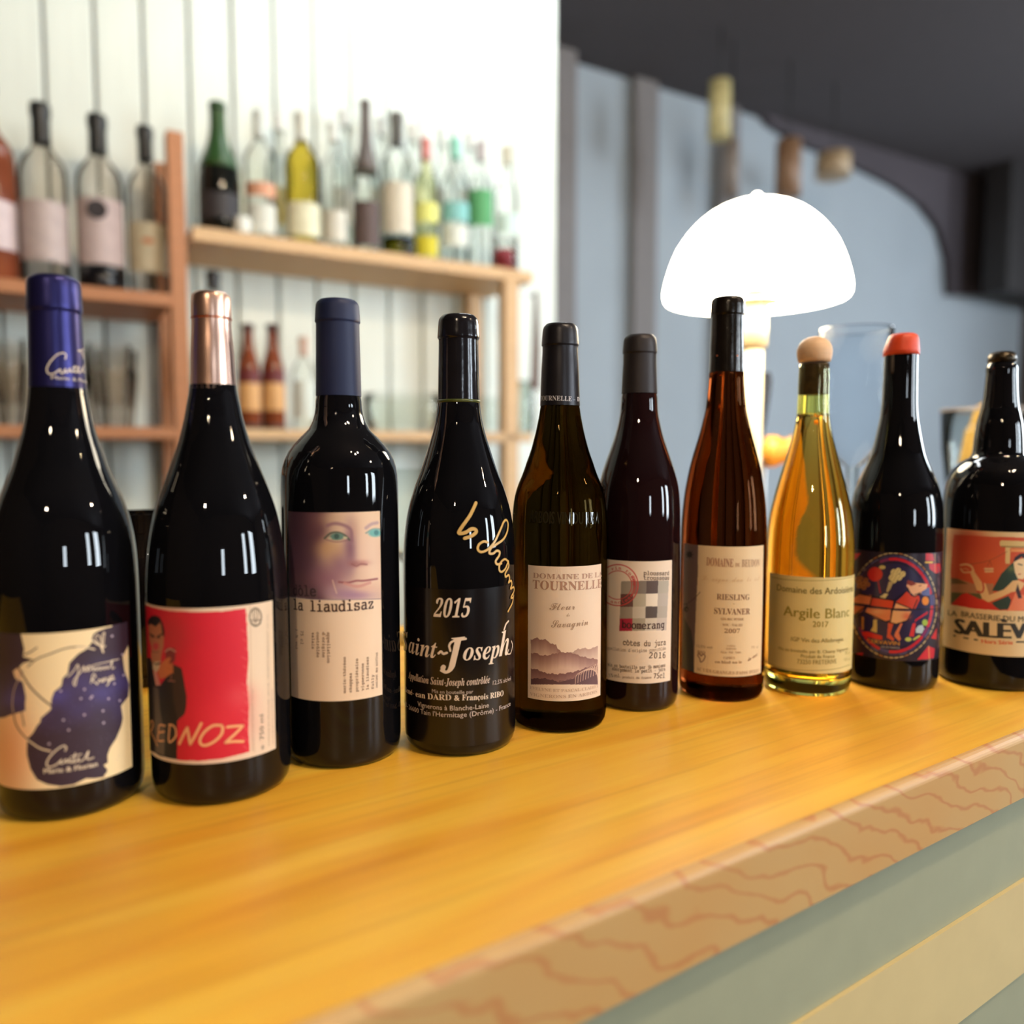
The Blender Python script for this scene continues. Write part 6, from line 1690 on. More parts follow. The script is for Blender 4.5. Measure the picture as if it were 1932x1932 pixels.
A.ell(692, 352, 42, 24, (104, 172, 170), 1, soft=0.5)
A.ell(700, 350, 15, 16, (66, 124, 128), 1, soft=0.5)
A.curve([(545, 548), (575, 560), (600, 548), (640, 550)], 9, (136, 84, 86), 0.8, 8)
A.curve([(465, 660), (520, 664), (575, 652), (620, 652), (705, 640)], 12, (140, 76, 84), 0.9, 6)
A.curve([(500, 668), (580, 688), (660, 664)], 18, (196, 138, 130), 0.8, 10)
A.curve([(425, 650), (440, 700), (450, 730)], 8, (226, 196, 170), 0.7, 8)
A.C[~m] = base[~m]
A.poly([(150, 700), (330, 700), (330, 768), (160, 752)], (112, 92, 94), 0.5)
A.curve([(150, 752), (300, 768), (450, 771), (640, 769), (750, 765)], 5, (110, 96, 120), 0.7)
lb = A.build(r)
L = Letters(b, 0.0004, (500, 900, 500 / 1666.0))
L.add('dôle', 'M', (182, 742), (322, 750), 62, (62, 44, 50), 0.025)
L.add('la liaudisaz', 'M', (184, 832), (678, 826), 62, (64, 34, 26), 0.03)
BRN = (120, 84, 60)
for s, x, y0, y1 in (('appellation', 392, 975, 1168), ("d'origine", 362, 975, 1132), ('contrôlée', 326, 975, 1132), ('valais', 296, 975, 1078), ('75 cl', 226, 965, 1050), ('13% vol', 196, 955, 1080)):
    L.add(s, 'M', (x, y0), (x, y1), 17 if s != '75 cl' else 22, BRN, 0.02)
for s, x, y0, y1 in (('marie-thérèse', 508, 1358, 1130), ('chappaz', 545, 1352, 1232), ('propriétaire', 584, 1348, 1140), ('vigneronne', 620, 1342, 1170), ('la liaudisaz', 650, 1335, 1130), ('fully', 682, 1330, 1240), ('contient des sulfites', 706, 1322, 1102)):
    L.add(s, 'M', (x, y0), (x, y1), 15, (104, 72, 52), 0.02)
L.build(lb)

# ---- 4: Saint-Joseph
b = Bottle(865, 640, 1426, [(592, 32), (596, 35), (603, 37.5), (625, 39), (638, 39.8), (642, 37.6), (700, 38.4), (754, 39.5), (779, 42), (798, 45), (818, 50), (838, 56), (857, 62), (877, 68.5), (897, 75.5), (916, 83), (936, 89.5), (955, 95), (975, 99), (995, 102), (1025, 104.5), (1060, 105.3), (1200, 105), (1350, 104.5)])
r = root(b, 'wine_bottle', 'black wine bottle with gold pen signature and silver lettering on dark glass')
glass(b, r, G_dark, b.top - 0.001, b.z(757))
sleeve(b, b.z(757), b.top, pmat('black_gloss_foil', rgb(28, 26, 30), 0.16, 0.3, amt=0.2, scale=120, bump=0.15), r)
lip(b, r, pmat('olive_seal_line', rgb(70, 78, 30), 0.3), b.z(758), float(b.R(np.array([b.z(758)]))[0]) + 0.0002)
A = Art(b, 782, 966, 1112, 1408, ymid=1250, base=(15, 10, 10), phil=-1.25, phir=1.3, step=3.0)
A.tf(0, 0, 1)
lb = A.build(r, 'label', 0.22, 'dark glossy label with silver print')
L = Letters(b, 0.0004, (500, 900, 500 / 1666.0))
SV = (226, 206, 184)
L.T = (720, 900, 260 / 1477.0)
L.add('2015', 'B', (558, 1495), (930, 1500), 185, SV, 0.0, 0.2)
L.T = (500, 900, 500 / 1666.0)
L.add('S', 'I', (856, 1082), (905, 1096), 118, SV, 0.0, 0.02)
L.add('aint', 'I', (906, 1100), (1084, 1138), 105, SV)
L.path([(1092, 1108), (1108, 1096), (1122, 1110), (1144, 1104)], 14, SV)
L.add('J', 'I', (1104, 1200), (1262, 1186), 178, SV, 0, 0.08)
L.path([(1108, 1216), (1140, 1228), (1172, 1210), (1188, 1180)], 14, SV)
L.path([(1166, 1092), (1160, 1056), (1186, 1030), (1262, 1016)], 13, SV)
L.add('osep', 'I', (1244, 1150), (1470, 1132), 112, SV)
L.add('h', 'I', (1468, 1128), (1530, 1112), 150, SV)
L.path([(1500, 960), (1512, 925), (1528, 905)], 12, SV)
L.path([(1516, 1112), (1540, 1108), (1552, 1060), (1546, 1030)], 8, SV)
L.add('Appellation Saint-Joseph contrôlée', 'I', (905, 1262), (1412, 1292), 44, (206, 184, 166), 0.0)
L.add('12,5% alc/vol', '', (1430, 1306), (1542, 1276), 26, (190, 170, 158))
L.add('Mis en bouteille par', '', (1052, 1354), (1308, 1358), 22, (190, 172, 160))
L.add('René-Jean DARD', 'B', (884, 1345), (1172, 1402), 34, SV)
L.add('&', '', (1190, 1404), (1222, 1404), 34, SV, 0.02)
L.add('François RIBO', 'B', (1238, 1402), (1496, 1374), 34, SV)
L.add('Vignerons à Blanche-Laine', '', (962, 1438), (1406, 1446), 30, (200, 182, 168))
L.add("BP 03 - 26600 Tain l'Hermitage (Drôme) - France", '', (862, 1418), (1540, 1436), 30, (196, 178, 166))
L.T = (500, 900, 500 / 1666.0)
L.build(lb)
L = Letters(b, 0.0007, (720, 900, 260 / 1477.0))
GO = (206, 166, 92)
L.path([(1008, 275), (985, 330), (940, 420), (870, 520), (828, 590), (850, 604), (905, 590), (960, 556), (1002, 562), (1008, 592), (960, 632), (890, 656)], 34, GO)
L.path([(1132, 700), (1090, 690), (1040, 722), (1028, 772), (1062, 802), (1128, 778), (1200, 700), (1262, 570), (1300, 480), (1330, 462), (1346, 510), (1332, 600), (1290, 672), (1220, 722), (1165, 762), (1150, 815), (1190, 818), (1225, 790), (1256, 800), (1252, 840), (1216, 900), (1232, 934), (1275, 925)], 24, GO)
L.path([(1350, 905), (1310, 880), (1265, 920), (1252, 985), (1275, 1015), (1315, 985), (1345, 915), (1352, 960), (1318, 1030), (1322, 1068), (1352, 1050), (1362, 1090), (1352, 1130), (1378, 1110), (1386, 1150), (1372, 1195), (1405, 1180), (1408, 1225), (1376, 1290), (1400, 1290), (1404, 1270), (1390, 1350), (1346, 1440)], 22, GO)
L.build(r, 'pen_signature', 0.4)['label'] = 'gold pen signature on the dark glass'

# ---- 5: Tournelle, olive glass
b = Bottle(1057, 660, 1382, [(609, 28), (613, 31), (621, 33), (640, 34.5), (652, 35.2), (655, 33.5), (700, 35.4), (742, 37), (775, 38.2), (800, 42.4), (815, 45.5), (829, 49), (844, 53), (858, 57.5), (872, 62.5), (887, 67.5), (900, 72.5), (912, 77.5), (925, 82), (940, 85.5), (960, 88), (985, 89.3), (1020, 90), (1150, 90), (1300, 89.5)])
r = root(b, 'wine_bottle', 'olive brown wine bottle whose cream label shows misty mountains')
G_olive = glass_mat('olive_brown_glass', (0.15, 0.105, 0.04, 1), 1.40)
glass(b, r, G_olive, b.top - 0.001, b.z(768), 'translucent olive brown glass')
cap = sleeve(b, b.z(766), b.top, pmat('dark_grey_foil', rgb(30, 27, 32), 0.36, 0.4, amt=0.12), r)
L = Letters(b, 0.0003)
L.add('TOURNELLE', 'B', (1021, 756), (1078, 757), 8.5, (200, 196, 200))
L.add('- D', 'B', (1082, 757), (1093, 757), 7.5, (200, 196, 200))
L.add('DE LA', 'B', (1018, 754), (1020, 755), 8.5, (200, 196, 200)) if False else None
L.build(cap)
A = Art(b, 996.5, 1133, 1069, 1323, ymid=1190, base=(226, 202, 178), step=0.65)
A.tf(940, 1000, 520 / 1932.0)


def ridge(pts, yl, ca, cb, x0=228, x1=698, slope=0.0):
    p = np.array(pts, float)
    yr = np.interp(A.x, p[:, 0], p[:, 1]) + 3 * np.sin(A.x / 9.0) + 2 * np.sin(A.x / 4.1)
    m = (A.x > x0) & (A.x < x1) & (A.y > yr) & (A.y < yl + slope * (A.x - x0) / (x1 - x0)) & A.vis
    t = np.clip((A.y - yr) / 110.0, 0, 1)[:, None]
    col = np.array(ca, float) * (1 - t) + np.array(cb, float) * t
    A.C[m] = col[m]


bot = 1083
ridge([(228, 768), (270, 756), (300, 768), (340, 770), (375, 800), (396, 802), (405, 800), (415, 826), (440, 856), (700, 1100)], bot, (140, 100, 92), (206, 176, 158))
ridge([(228, 1100), (490, 866), (530, 850), (560, 834), (600, 828), (640, 834), (670, 826), (700, 806)], bot, (172, 138, 124), (216, 190, 170))
ridge([(228, 860), (260, 862), (310, 880), (350, 878), (400, 864), (450, 856), (520, 862), (580, 884), (640, 900), (700, 905)], bot, (132, 92, 86), (204, 172, 154))
ridge([(228, 968), (280, 980), (330, 1002), (400, 1010), (460, 1006), (540, 992), (600, 972), (640, 956), (700, 944)], bot, (112, 74, 74), (176, 140, 128))
ridge([(228, 1040), (330, 1040), (420, 1062), (520, 1040), (560, 1020), (640, 980), (700, 948)], bot, (84, 54, 60), (96, 64, 68))
for i in range(9):
    t = i / 8.0
    A.curve([(540 + 18 * i, 1030 - 8 * i + 48), (548 + 18 * i, 1010 - 8 * i + 10), (590 + 13.5 * i, 1000 - 6.5 * i - 8), (698, 966 + 12 * i - 8)], 4.5, (206, 172, 150), 0.85)
A.poly([(225, bot), (700, bot - 10), (740, bot + 30), (225, bot + 40)], (226, 202, 178)) if False else None
A.stroke([(420, 1066), (540, 1036)], 4, (170, 130, 118), 0.6)
lb = A.build(r)
L = Letters(b, 0.0004, (940, 1000, 520 / 1932.0))
TB = (168, 126, 104)
L.add('DOMAINE DE LA', 'B', (246, 333), (724, 324), 34, (176, 138, 118))
L.add('TOURNELLE', 'B', (244, 408), (722, 400), 58, TB)
L.add('Fleur', 'S', (360, 560), (538, 556), 52, (160, 130, 106))
L.add('de', 'S', (478, 606), (500, 606), 26, (170, 140, 116))
L.add('Savagnin', 'S', (372, 682), (628, 664), 54, (160, 130, 106))
L.add('EVELYNE ET PASCAL CLAIRET', 'B', (224, 1112), (698, 1100), 20, (190, 160, 138))
L.add('VIGNERONS EN ARBOIS', 'B', (224, 1158), (690, 1140), 22, (190, 160, 138))
L.build(lb)
# raised ring of letters on the shoulder
L = Letters(b, 0.0009)
L.add('ARBOIS VIN DU JURA', '', (1000, 985), (1128, 988), 22, (40, 34, 20), 0.03)
o = L.build(r, 'embossing', 0.05)
o.data.materials.clear()
o.data.materials.append(dark_glass('embossed_olive_glass', (0.018, 0.014, 0.006, 1)))
sm = o.modifiers.new('thick', 'SOLIDIFY')
sm.thickness = 0.0007
o['label'] = 'raised glass lettering on the shoulder'

# ---- 6: boomerang
b = Bottle(1207, 680, 1342, [(630, 26), (634, 29), (640, 31), (655, 32.2), (666, 32.8), (669, 31.3), (710, 32.6), (742, 34), (775, 35.6), (800, 40), (819, 44.6), (843, 52.5), (867, 61), (892, 69), (915, 74.8), (935, 77.4), (960, 78.8), (1000, 79.5), (1150, 79.5), (1290, 78.5)])
r = root(b, 'wine_bottle', 'slim dark red wine bottle with chequered grey and pink square label')
glass(b, r, G_brown, b.top - 0.001, b.z(743))
sleeve(b, b.z(743), b.top, pmat('dull_brown_grey_foil', rgb(40, 34, 36), 0.5, 0.3, amt=0.1), r)
A = Art(b, 1134, 1266, 1059, 1289, ymid=1170, phil=-1.15, base=(226, 206, 184), step=0.62)
A.tf(940, 1000, 520 / 1932.0)
rows = [[(150, 138, 124), (122, 110, 100), (86, 70, 66), (170, 162, 148)], [(98, 64, 58), (172, 162, 142), (226, 212, 194), (176, 166, 156)], [(152, 138, 122), (192, 180, 162), (80, 68, 64), (170, 160, 148)], [(168, 30, 56), (162, 150, 130), (198, 186, 168), (190, 176, 164)]]


def mp_(u, v):
    xt = [862, 948, 1040, 1122, 1196]
    xb = [848, 938, 1028, 1110, 1178]
    yt = [356, 446, 536, 618, 706]
    return xt[u] + (xb[u] - xt[u]) * v / 4.0, yt[v] + (2 - u) * 1.5


for v in range(4):
    for u in range(4):
        A.poly([mp_(u, v), mp_(u + 1, v), mp_(u + 1, v + 1), mp_(u, v + 1)], rows[v][u])
RD = (196, 62, 62)
cx_, cy_ = 838, 386


def circ(rx, ry, a0, a1, n=40):
    return [(cx_ + rx * math.cos(math.radians(a0 + (a1 - a0) * i / n)), cy_ + ry * math.sin(math.radians(a0 + (a1 - a0) * i / n))) for i in range(n + 1)]


A.stroke(circ(142, 144, -130, 130), 8, RD, 0.9)
A.stroke(circ(98, 100, -130, 130), 6, RD, 0.9)
for a0 in (-20, 0, 20):
    A.stroke(circ(120, 122, a0 - 7, a0 + 7, 6), 24, RD, 0.5)
lb = A.build(r)
L = Letters(b, 0.0004, (940, 1000, 520 / 1932.0))
TX = (84, 58, 44)
for i, ch in enumerate('vin rouge'):
    if ch != ' ':
        a = math.radians(-112 + i * 13)
        a2 = a + math.radians(9)
        L.add(ch, 'M', (cx_ + 108 * math.cos(a), cy_ + 110 * math.sin(a)), (cx_ + 108 * math.cos(a2), cy_ + 110 * math.sin(a2)), 20, RD, 0.03)
for i, ch in enumerate('anciens'):
    a = math.radians(112 - i * 12)
    a2 = a - math.radians(8)
    L.add(ch, 'M', (cx_ + 128 * math.cos(a), cy_ + 130 * math.sin(a)), (cx_ + 128 * math.cos(a2), cy_ + 130 * math.sin(a2)), 18, RD, 0.03)
L.add('ploussard', 'M', (1018, 315), (1195, 316), 28, TX, 0.02)
L.add('trousseau', 'M', (1018, 348), (1195, 348), 28, TX, 0.02)
L.add('boomerang', 'M', (868, 684), (1162, 686), 48, (60, 30, 34), 0.03)
L.add('côtes du jura', 'M', (876, 804), (1172, 804), 36, TX, 0.015)
L.add("appellation d'origine contrôlée", 'M', (760, 832), (1172, 838), 20, (120, 92, 74))
L.add('2016', 'M', (1056, 898), (1168, 896), 40, (80, 60, 50), 0.01)
L.add('mis en bouteille par jb menigoz', 'M', (770, 950), (1168, 956), 22, TX, 0.02)
L.add('abergement le petit - jura', 'M', (800, 980), (1168, 984), 22, TX, 0.02)
L.add('12,5%vol.', 'M', (748, 1026), (862, 1032), 22, TX, 0.02)
L.add('produit de france', 'M', (872, 1036), (1072, 1040), 15, (120, 92, 74), 0.02)
L.add('75cl', 'M', (1088, 1038), (1164, 1036), 34, TX, 0.02)
L.build(lb)

# ---- 7: riesling sylvaner, tall brown flute
b = Bottle(1372.5, 600, 1324, [(558, 29), (562, 31), (575, 32.4), (594, 32.8), (597, 31), (650, 32), (703, 33), (735, 35), (771, 38.5), (795, 43.5), (819, 49.5), (845, 57), (870, 64), (900, 70.5), (930, 75.5), (964, 79), (1000, 81), (1050, 81.5), (1150, 81.5), (1270, 80.5)])
r = root(b, 'wine_bottle', 'tallest bottle in the row, slim amber brown flute standing before the lamp')
G_amber = glass_mat('amber_brown_glass', (0.25, 0.115, 0.055, 1), 1.38)
glass(b, r, G_amber, b.top - 0.001, b.z(703), 'translucent amber brown glass')
cap = sleeve(b, b.z(703), b.top, pmat('dark_brown_gloss_foil', rgb(26, 20, 14), 0.2, 0.3, amt=0.25, scale=150, bump=0.3), r)
L = Letters(b, 0.0003)
L.path([(1353, 671), (1391, 671)], 2.6, (200, 110, 60), False)
L.build(cap, 'seal_line')
A = Art(b, 1280, 1438, 1031, 1276, ymid=1150, phil=-1.12, base=(222, 194, 152), step=0.62)
A.tf(1270, 1010, 180 / 1242.0)
A.poly([(-100, 60), (325, 60), (322, 500), (300, 900), (280, 1400), (272, 1800), (-100, 1800)], (112, 88, 84))
A.poly([(-100, 900), (130, 940), (150, 1080), (200, 1180), (235, 1240), (262, 1420), (272, 1800), (-100, 1800)], (66, 62, 60))
A.ell(212, 250, 34, 38, (40, 28, 34))
for k_ in range(8):
    a = k_ * math.pi / 4
    A.stroke([(212, 250), (212 + 50 * math.cos(a), 250 + 54 * math.sin(a))], 9, (40, 28, 34))
A.curve([(180, 890), (240, 850), (290, 810), (350, 740)], 7, (70, 44, 46))
A.ell(170, 962, 30, 34, (36, 26, 30))
A.ell(180, 966, 11, 14, (112, 88, 84))
A.stroke([(135, 900), (175, 890), (180, 930)], 8, (36, 26, 30))
A.curve([(345, 1600), (320, 1560), (340, 1540), (365, 1570), (390, 1545), (415, 1570), (400, 1620), (360, 1650), (345, 1600)], 11, (96, 50, 50))
A.curve([(438, 1560), (450, 1640), (440, 1700), (448, 1790)], 6, (206, 176, 136), 0.9)
lb = A.build(r)
L = Letters(b, 0.0004, (1270, 1010, 180 / 1242.0))
L.add('DOMAINE', 'B', (434, 388), (780, 412), 100, (166, 108, 84))
L.add('DE', 'B', (808, 408), (868, 408), 46, (172, 126, 96))
L.add('BEUDON', 'B', (890, 410), (1116, 402), 90, (172, 134, 102))
L.add('Les vignes dans le ciel', 'S', (380, 580), (1120, 586), 66, (206, 170, 128))
DB = (126, 84, 62)
L.add('RIESLING', 'B', (568, 832), (990, 838), 70, DB)
L.add('-', 'B', (782, 905), (800, 905), 40, DB)
L.add('SYLVANER', 'B', (534, 1018), (996, 1024), 74, DB)
L.add('VIN SEC SUISSE', 'B', (618, 1102), (918, 1104), 30, (150, 112, 82))
L.add('AOC - VALAIS', 'B', (642, 1176), (900, 1180), 30, (150, 112, 82))
L.add('2007', 'B', (668, 1268), (866, 1270), 52, (140, 100, 72))
L.add('12,5% vol', '', (308, 1452), (508, 1474), 32, DB)
L.add('75 cl', '', (1010, 1474), (1098, 1464), 32, (160, 124, 92))
L.add('CULTIVE EN', 'B', (700, 1450), (808, 1452), 22, (164, 126, 92))
L.add('BIODYNAMIE', 'B', (690, 1486), (820, 1488), 22, (164, 126, 92))
L.add('Suisse - Fully - Valais', 'B', (622, 1530), (880, 1532), 26, (164, 126, 92))
L.add('CAPRICE', 'B', (656, 1608), (806, 1608), 28, (150, 112, 82))
L.add('en biodynamie', 'B', (546, 1660), (892, 1664), 36, (150, 112, 82))
L.add('BIO', 'B', (320, 1532), (420, 1546), 36, DB)
L.add('demeter', 'I', (972, 1640), (1096, 1560), 40, DB)
L.add('JACQUES GRANGES-FAISS, FULLY', 'B', (308, 1752), (1110, 1776), 40, (160, 120, 88))
L.build(lb)

# ---- 8: Argile Blanc, yellow green
b = Bottle(1535.5, 720, 1315, [(684, 28.5), (700, 29.2), (745, 30), (780, 31), (800, 33.5), (819, 37.5), (843, 44), (867, 51), (892, 58.5), (915, 65), (940, 71.5), (964, 77), (985, 80.5), (1010, 83), (1045, 84.5), (1150, 84.5), (1270, 83.5)])
r = root(b, 'wine_bottle', 'clear yellow green wine bottle closed by a bare wooden ball stopper')
G_yel = glass_mat('yellow_green_glass', (0.97, 0.96, 0.66, 1), 1.50, 0.0, (0.85, 0.80, 0.10, 1), 16.0)
zf = b.z(784)                      # wine level
z_in0 = 0.014


def inner(z0, z1, n, gap=0.0030):
    return [(z, rr - gap) for z, rr in b.rings(z0, z1, n)]


# outer wall, with the air cavity of the neck cut out of it
prof = body_profile(b, b.top)
gl = lathe('glass', prof + [(b.top, float(b.R(np.array([b.top]))[0]) - 0.0028)] + inner(zf + 0.0004, b.top - 0.0005, 14)[::-1] , G_yel, r, 96, True, True)
gl['label'] = 'yellow green glass'
M_wine = glass_mat('white_wine', (0.95, 0.80, 0.58, 1), 0.90, 0.0, (0.80, 0.42, 0.14, 1), 16.0)
wi = lathe('wine', [(z_in0 + 0.001, 0.0), (z_in0 + 0.0005, b.rb * 0.5), (z_in0, b.rb * 0.80)] + inner(z_in0 + 0.004, zf - 0.0002, 40) + [(zf - 0.0001, float(b.R(np.array([zf]))[0]) - 0.0034)], M_wine, r, 96)
wi['label'] = 'pale wine filling the bottle up to the neck'
# cork stopper: dark shank in the neck, turned wooden ball above
zb = b.top
rk = b.rad_from_px(700, 24)[0]
lathe('stopper_shank', [(b.z(745), rk * 0.96), (b.z(744), rk), (zb + 0.0002, rk)], pmat('dark_cork', rgb(70, 48, 36), 0.7, amt=0.3, scale=200), r, 40)
rs = b.rad_from_px(660, 34)[0]
bz = [(684, 27.5), (683, 30.5), (678, 32.5), (670, 34), (662, 34.2), (654, 32.5), (647, 28.5), (641, 22.5), (637, 14), (635, 5)]
ball = lathe('stopper_ball', [(b.z(y), h * rs / 34.0) for y, h in bz], pmat('pale_beech', rgb(218, 178, 138), 0.55, amt=0.06, scale=60, stretch=(1, 1, 6)), r, 48)
ball['label'] = 'pale turned wooden ball'
A = Art(b, 1450, 1609, 1089, 1270, ymid=1180, base=(214, 194, 130), step=0.62)
A.tf(1400, 980, 532 / 1932.0)
LN = (150, 132, 70)
A.curve([(200, 394), (300, 412), (480, 420), (650, 412), (765, 392)], 4, LN)
A.curve([(180, 988), (300, 1022), (470, 1036), (640, 1024), (738, 996)], 4, LN)
lb = A.build(r)
L = Letters(b, 0.0004, (1400, 980, 532 / 1932.0))
OG = (112, 98, 40)
L.add('Domaine des Ardoisières', '', (242, 485), (757, 490), 44, OG, 0.012)
L.add('Argile Blanc', '', (286, 655), (730, 662), 66, (146, 128, 44), 0.016)
L.add('2017', '', (484, 735), (590, 736), 38, (140, 122, 44), 0.014)
L.add('IGP Vin des Allobroges', '', (338, 830), (690, 832), 28, (134, 116, 52), 0.01)
L.add('Mis en bouteille par B. Champ Vigneron', '', (252, 890), (722, 892), 21, (140, 122, 60), 0.01)
L.add('Produit de France', '', (404, 946), (632, 946), 24, (134, 116, 52), 0.01)
L.add('73250 FRETERIVE', '', (378, 986), (645, 984), 30, (140, 122, 60), 0.006)
L.add('75 cl', '', (700, 925), (735, 920), 20, (150, 132, 70))
L.add('12% vol', '', (694, 968), (738, 962), 18, (150, 132, 70))
L.build(lb)

# ---- 9: orange wax, stained glass label
b = Bottle(1700, 680, 1304, [(632, 31), (640, 34), (671, 34), (674, 32.6), (714, 33.2), (755, 34.2), (783, 36.2), (800, 39), (815, 42), (829, 45), (857, 52), (872, 58), (886, 64.5), (900, 71), (914, 77), (930, 82.5), (946, 86), (965, 88.5), (1000, 89.8), (1100, 90), (1260, 89)])
r = root(b, 'wine_bottle', 'dark wine bottle sealed in orange red wax with stained glass picture label')
G_dgr = glass_mat('dark_brown_green_glass', (0.13, 0.09, 0.05, 1), 1.40)
glass(b, r, G_dark, b.z(656), b.z(672))
wz0 = b.z(671)
wax = lathe('wax_seal', [(wz0, b.rad_from_px(671, 33)[0]), (wz0 + 0.0003, b.rad_from_px(671, 35)[0]), (b.z(662), b.rad_from_px(662, 35)[0]), (b.z(648), b.rad_from_px(648, 33.6)[0]), (b.z(640), b.rad_from_px(640, 32.5)[0]), (b.z(634), b.rad_from_px(634, 30)[0]), (b.z(631), b.rad_from_px(631, 25)[0]), (b.z(630.5), 0.004), (b.z(630.5), 0.0)], pmat('orange_red_wax', rgb(216, 66, 20), 0.5, amt=0.08, scale=80, bump=0.5), r, 64, True, False)
for v in wax.data.vertices:        # the dip left the mouth lopsided
    a = math.atan2(v.co.x * b.r_[0] + v.co.y * b.r_[1], v.co.x * b.t[0] + v.co.y * b.t[1])
    if v.co.z > b.z(662):
        k_ = max(0.0, -math.sin(a)) * (v.co.z - b.z(662)) / (b.z(631) - b.z(662))
        v.co.x *= 1 - 0.22 * k_
        v.co.y *= 1 - 0.22 * k_
wax['label'] = 'orange red dipped wax'
A = Art(b, 1603, 1773, 1043, 1246, ymid=1145, phil=-1.3, phir=1.32, base=(40, 30, 44), step=0.55)
A.tf(1600, 1020, 200 / 1610.0)
NV = (44, 38, 74)
RR = (190, 34, 48)
YL = (214, 190, 140)
# corner panels
for c_ in ([(1180, 190), (1290, 200), (1310, 310), (1180, 300)], [(1230, 350), (1400, 350), (1410, 470), (1330, 500), (1240, 430)], [(1260, 1480), (1350, 1320), (1340, 1500)], [(1050, 1810), (1220, 1600), (1320, 1640), (1300, 1780), (1200, 1800)], [(60, 200), (200, 190), (100, 300)], [(60, 1720), (230, 1700), (200, 1820)]):
    A.poly(c_, RR)
A.stroke([(1180, 330), (1280, 330)], 28, (216, 170, 60))
A.stroke([(1320, 200), (1325, 480)], 10, (200, 140, 90))
A.stroke([(1225, 1600), (1235, 1810)], 10, (210, 150, 70))
for i in range(9):
    A.stroke([(1370, 230 + i * 170), (1385, 330 + i * 170)], 14, (120, 96, 110))
CXR, CYR = 690, 985


def arcp(R_, a0, a1, rx=1.0, n=10):
    return [(CXR + 675 * R_ * math.cos(math.radians(a0 + (a1 - a0) * i / n)), CYR + 815 * R_ * math.sin(math.radians(a0 + (a1 - a0) * i / n))) for i in range(n + 1)]


A.ell(CXR, CYR, 675, 815, (24, 18, 30), soft=0.01)
A.ell(CXR, CYR, 630, 765, NV, soft=0.01)
A.ell(CXR, CYR, 545, 670, (34, 28, 52), soft=0.01)
for i in range(52):
    a = i * 360 / 52.0
    A.stroke(arcp(0.975, a + 1, a + 5.2), 20, YL if i % 5 else (190, 120, 70), 0.85)
cols = [RR, RR, RR, (70, 70, 120), RR, RR, (120, 40, 90), RR]
for i in range(26):
    a = i * 360 / 26.0 - 55
    A.stroke(arcp(0.865, a + 1.5, a + 12), 46, cols[i % 8] if not (150 < a % 360 < 240) else (60, 40, 60))
    A.stroke(arcp(0.925, a + 1.5, a + 12), 16, (70, 66, 110) if i % 3 else (110, 110, 150), 0.8)
A.ell(CXR, CYR, 520, 640, NV, soft=0.01)
LEAD = (20, 14, 18)
# flowers
A.ell(412, 510, 112, 110, (196, 44, 40), soft=0.08)
A.stroke([(455, 610), (490, 790)], 26, (150, 30, 60))
for x, y in ((690, 480), (760, 460), (830, 510), (660, 560), (730, 540), (780, 560), (700, 600)):
    A.ell(x, y, 42, 50, (206, 188, 130), rot=0.5, soft=0.1)
    A.stroke([(x - 30, y + 40), (x + 25, y - 40)], 5, (130, 112, 70))
A.poly([(620, 620), (690, 630), (640, 740), (600, 790), (580, 770)], (176, 158, 116))
A.poly([(480, 855), (560, 800), (610, 810), (560, 885)], (206, 190, 140))
A.ell(520, 405, 50, 30, (196, 176, 110), soft=0.1)
A.ell(240, 440, 34, 24, (100, 92, 96), soft=0.2)
for x, y in ((190, 570), (270, 600), (165, 630), (230, 650), (300, 665), (170, 690), (240, 715)):
    A.ell(x, y, 38, 36, (164, 106, 66), soft=0.15)
    A.ell(x, y, 14, 14, (110, 66, 40), soft=0.3)
# reclining figure in plain panes
SK = (212, 124, 82)
SK2 = (224, 170, 120)
OR = (200, 66, 44)
A.poly([(60, 890), (180, 815), (370, 830), (340, 975), (60, 940)], SK)
A.poly([(360, 870), (690, 915), (690, 1030), (345, 985)], OR)
A.poly([(60, 985), (270, 1000), (200, 1080), (80, 1130)], (190, 100, 64))
A.poly([(290, 1020), (650, 1050), (640, 1200), (560, 1225), (420, 1180), (260, 1090)], SK)
A.blob(420, 1080, 130, 40, SK2, 0.7)
A.poly([(890, 770), (960, 830), (1080, 840), (1090, 900), (1020, 1040), (700, 1030), (730, 930), (820, 850)], OR)
A.poly([(730, 950), (860, 985), (940, 1035), (700, 1028)], SK2)
A.poly([(670, 1060), (970, 1075), (940, 1170), (850, 1235), (730, 1265), (630, 1235)], SK2)
A.blob(900, 1150, 70, 60, OR, 0.6)
A.poly([(900, 620), (1010, 640), (1210, 660), (1190, 740), (1110, 810), (1010, 840), (950, 790), (890, 690)], (222, 168, 130))
A.poly([(900, 600), (980, 615), (1040, 660), (960, 690), (895, 660)], (130, 50, 40))
A.stroke([(1080, 690), (1110, 680)], 12, (120, 60, 50))
A.stroke([(1010, 820), (1100, 790)], 9, LEAD)
A.poly([(610, 1250), (690, 1260), (640, 1420), (700, 1490), (690, 1525), (590, 1470)], (202, 84, 60))
A.poly([(800, 1250), (830, 1260), (770, 1400), (805, 1500), (770, 1525), (700, 1450), (720, 1390)], (214, 120, 84))
A.poly([(205, 1160), (240, 1160), (240, 1350), (205, 1350)], (190, 130, 60))
A.poly([(385, 1200), (440, 1200), (440, 1400), (340, 1370), (380, 1300)], (206, 176, 100))
A.poly([(210, 1380), (300, 1380), (520, 1450), (520, 1505), (440, 1500), (220, 1440)], (204, 44, 40))
A.ell(1175, 915, 52, 66, (216, 130, 40), soft=0.1)
A.poly([(1110, 780), (1240, 700), (1240, 840), (1130, 830)], (90, 100, 150))
A.poly([(1020, 1200), (1210, 1070), (1210, 1110), (1080, 1190), (1010, 1240)], RR)
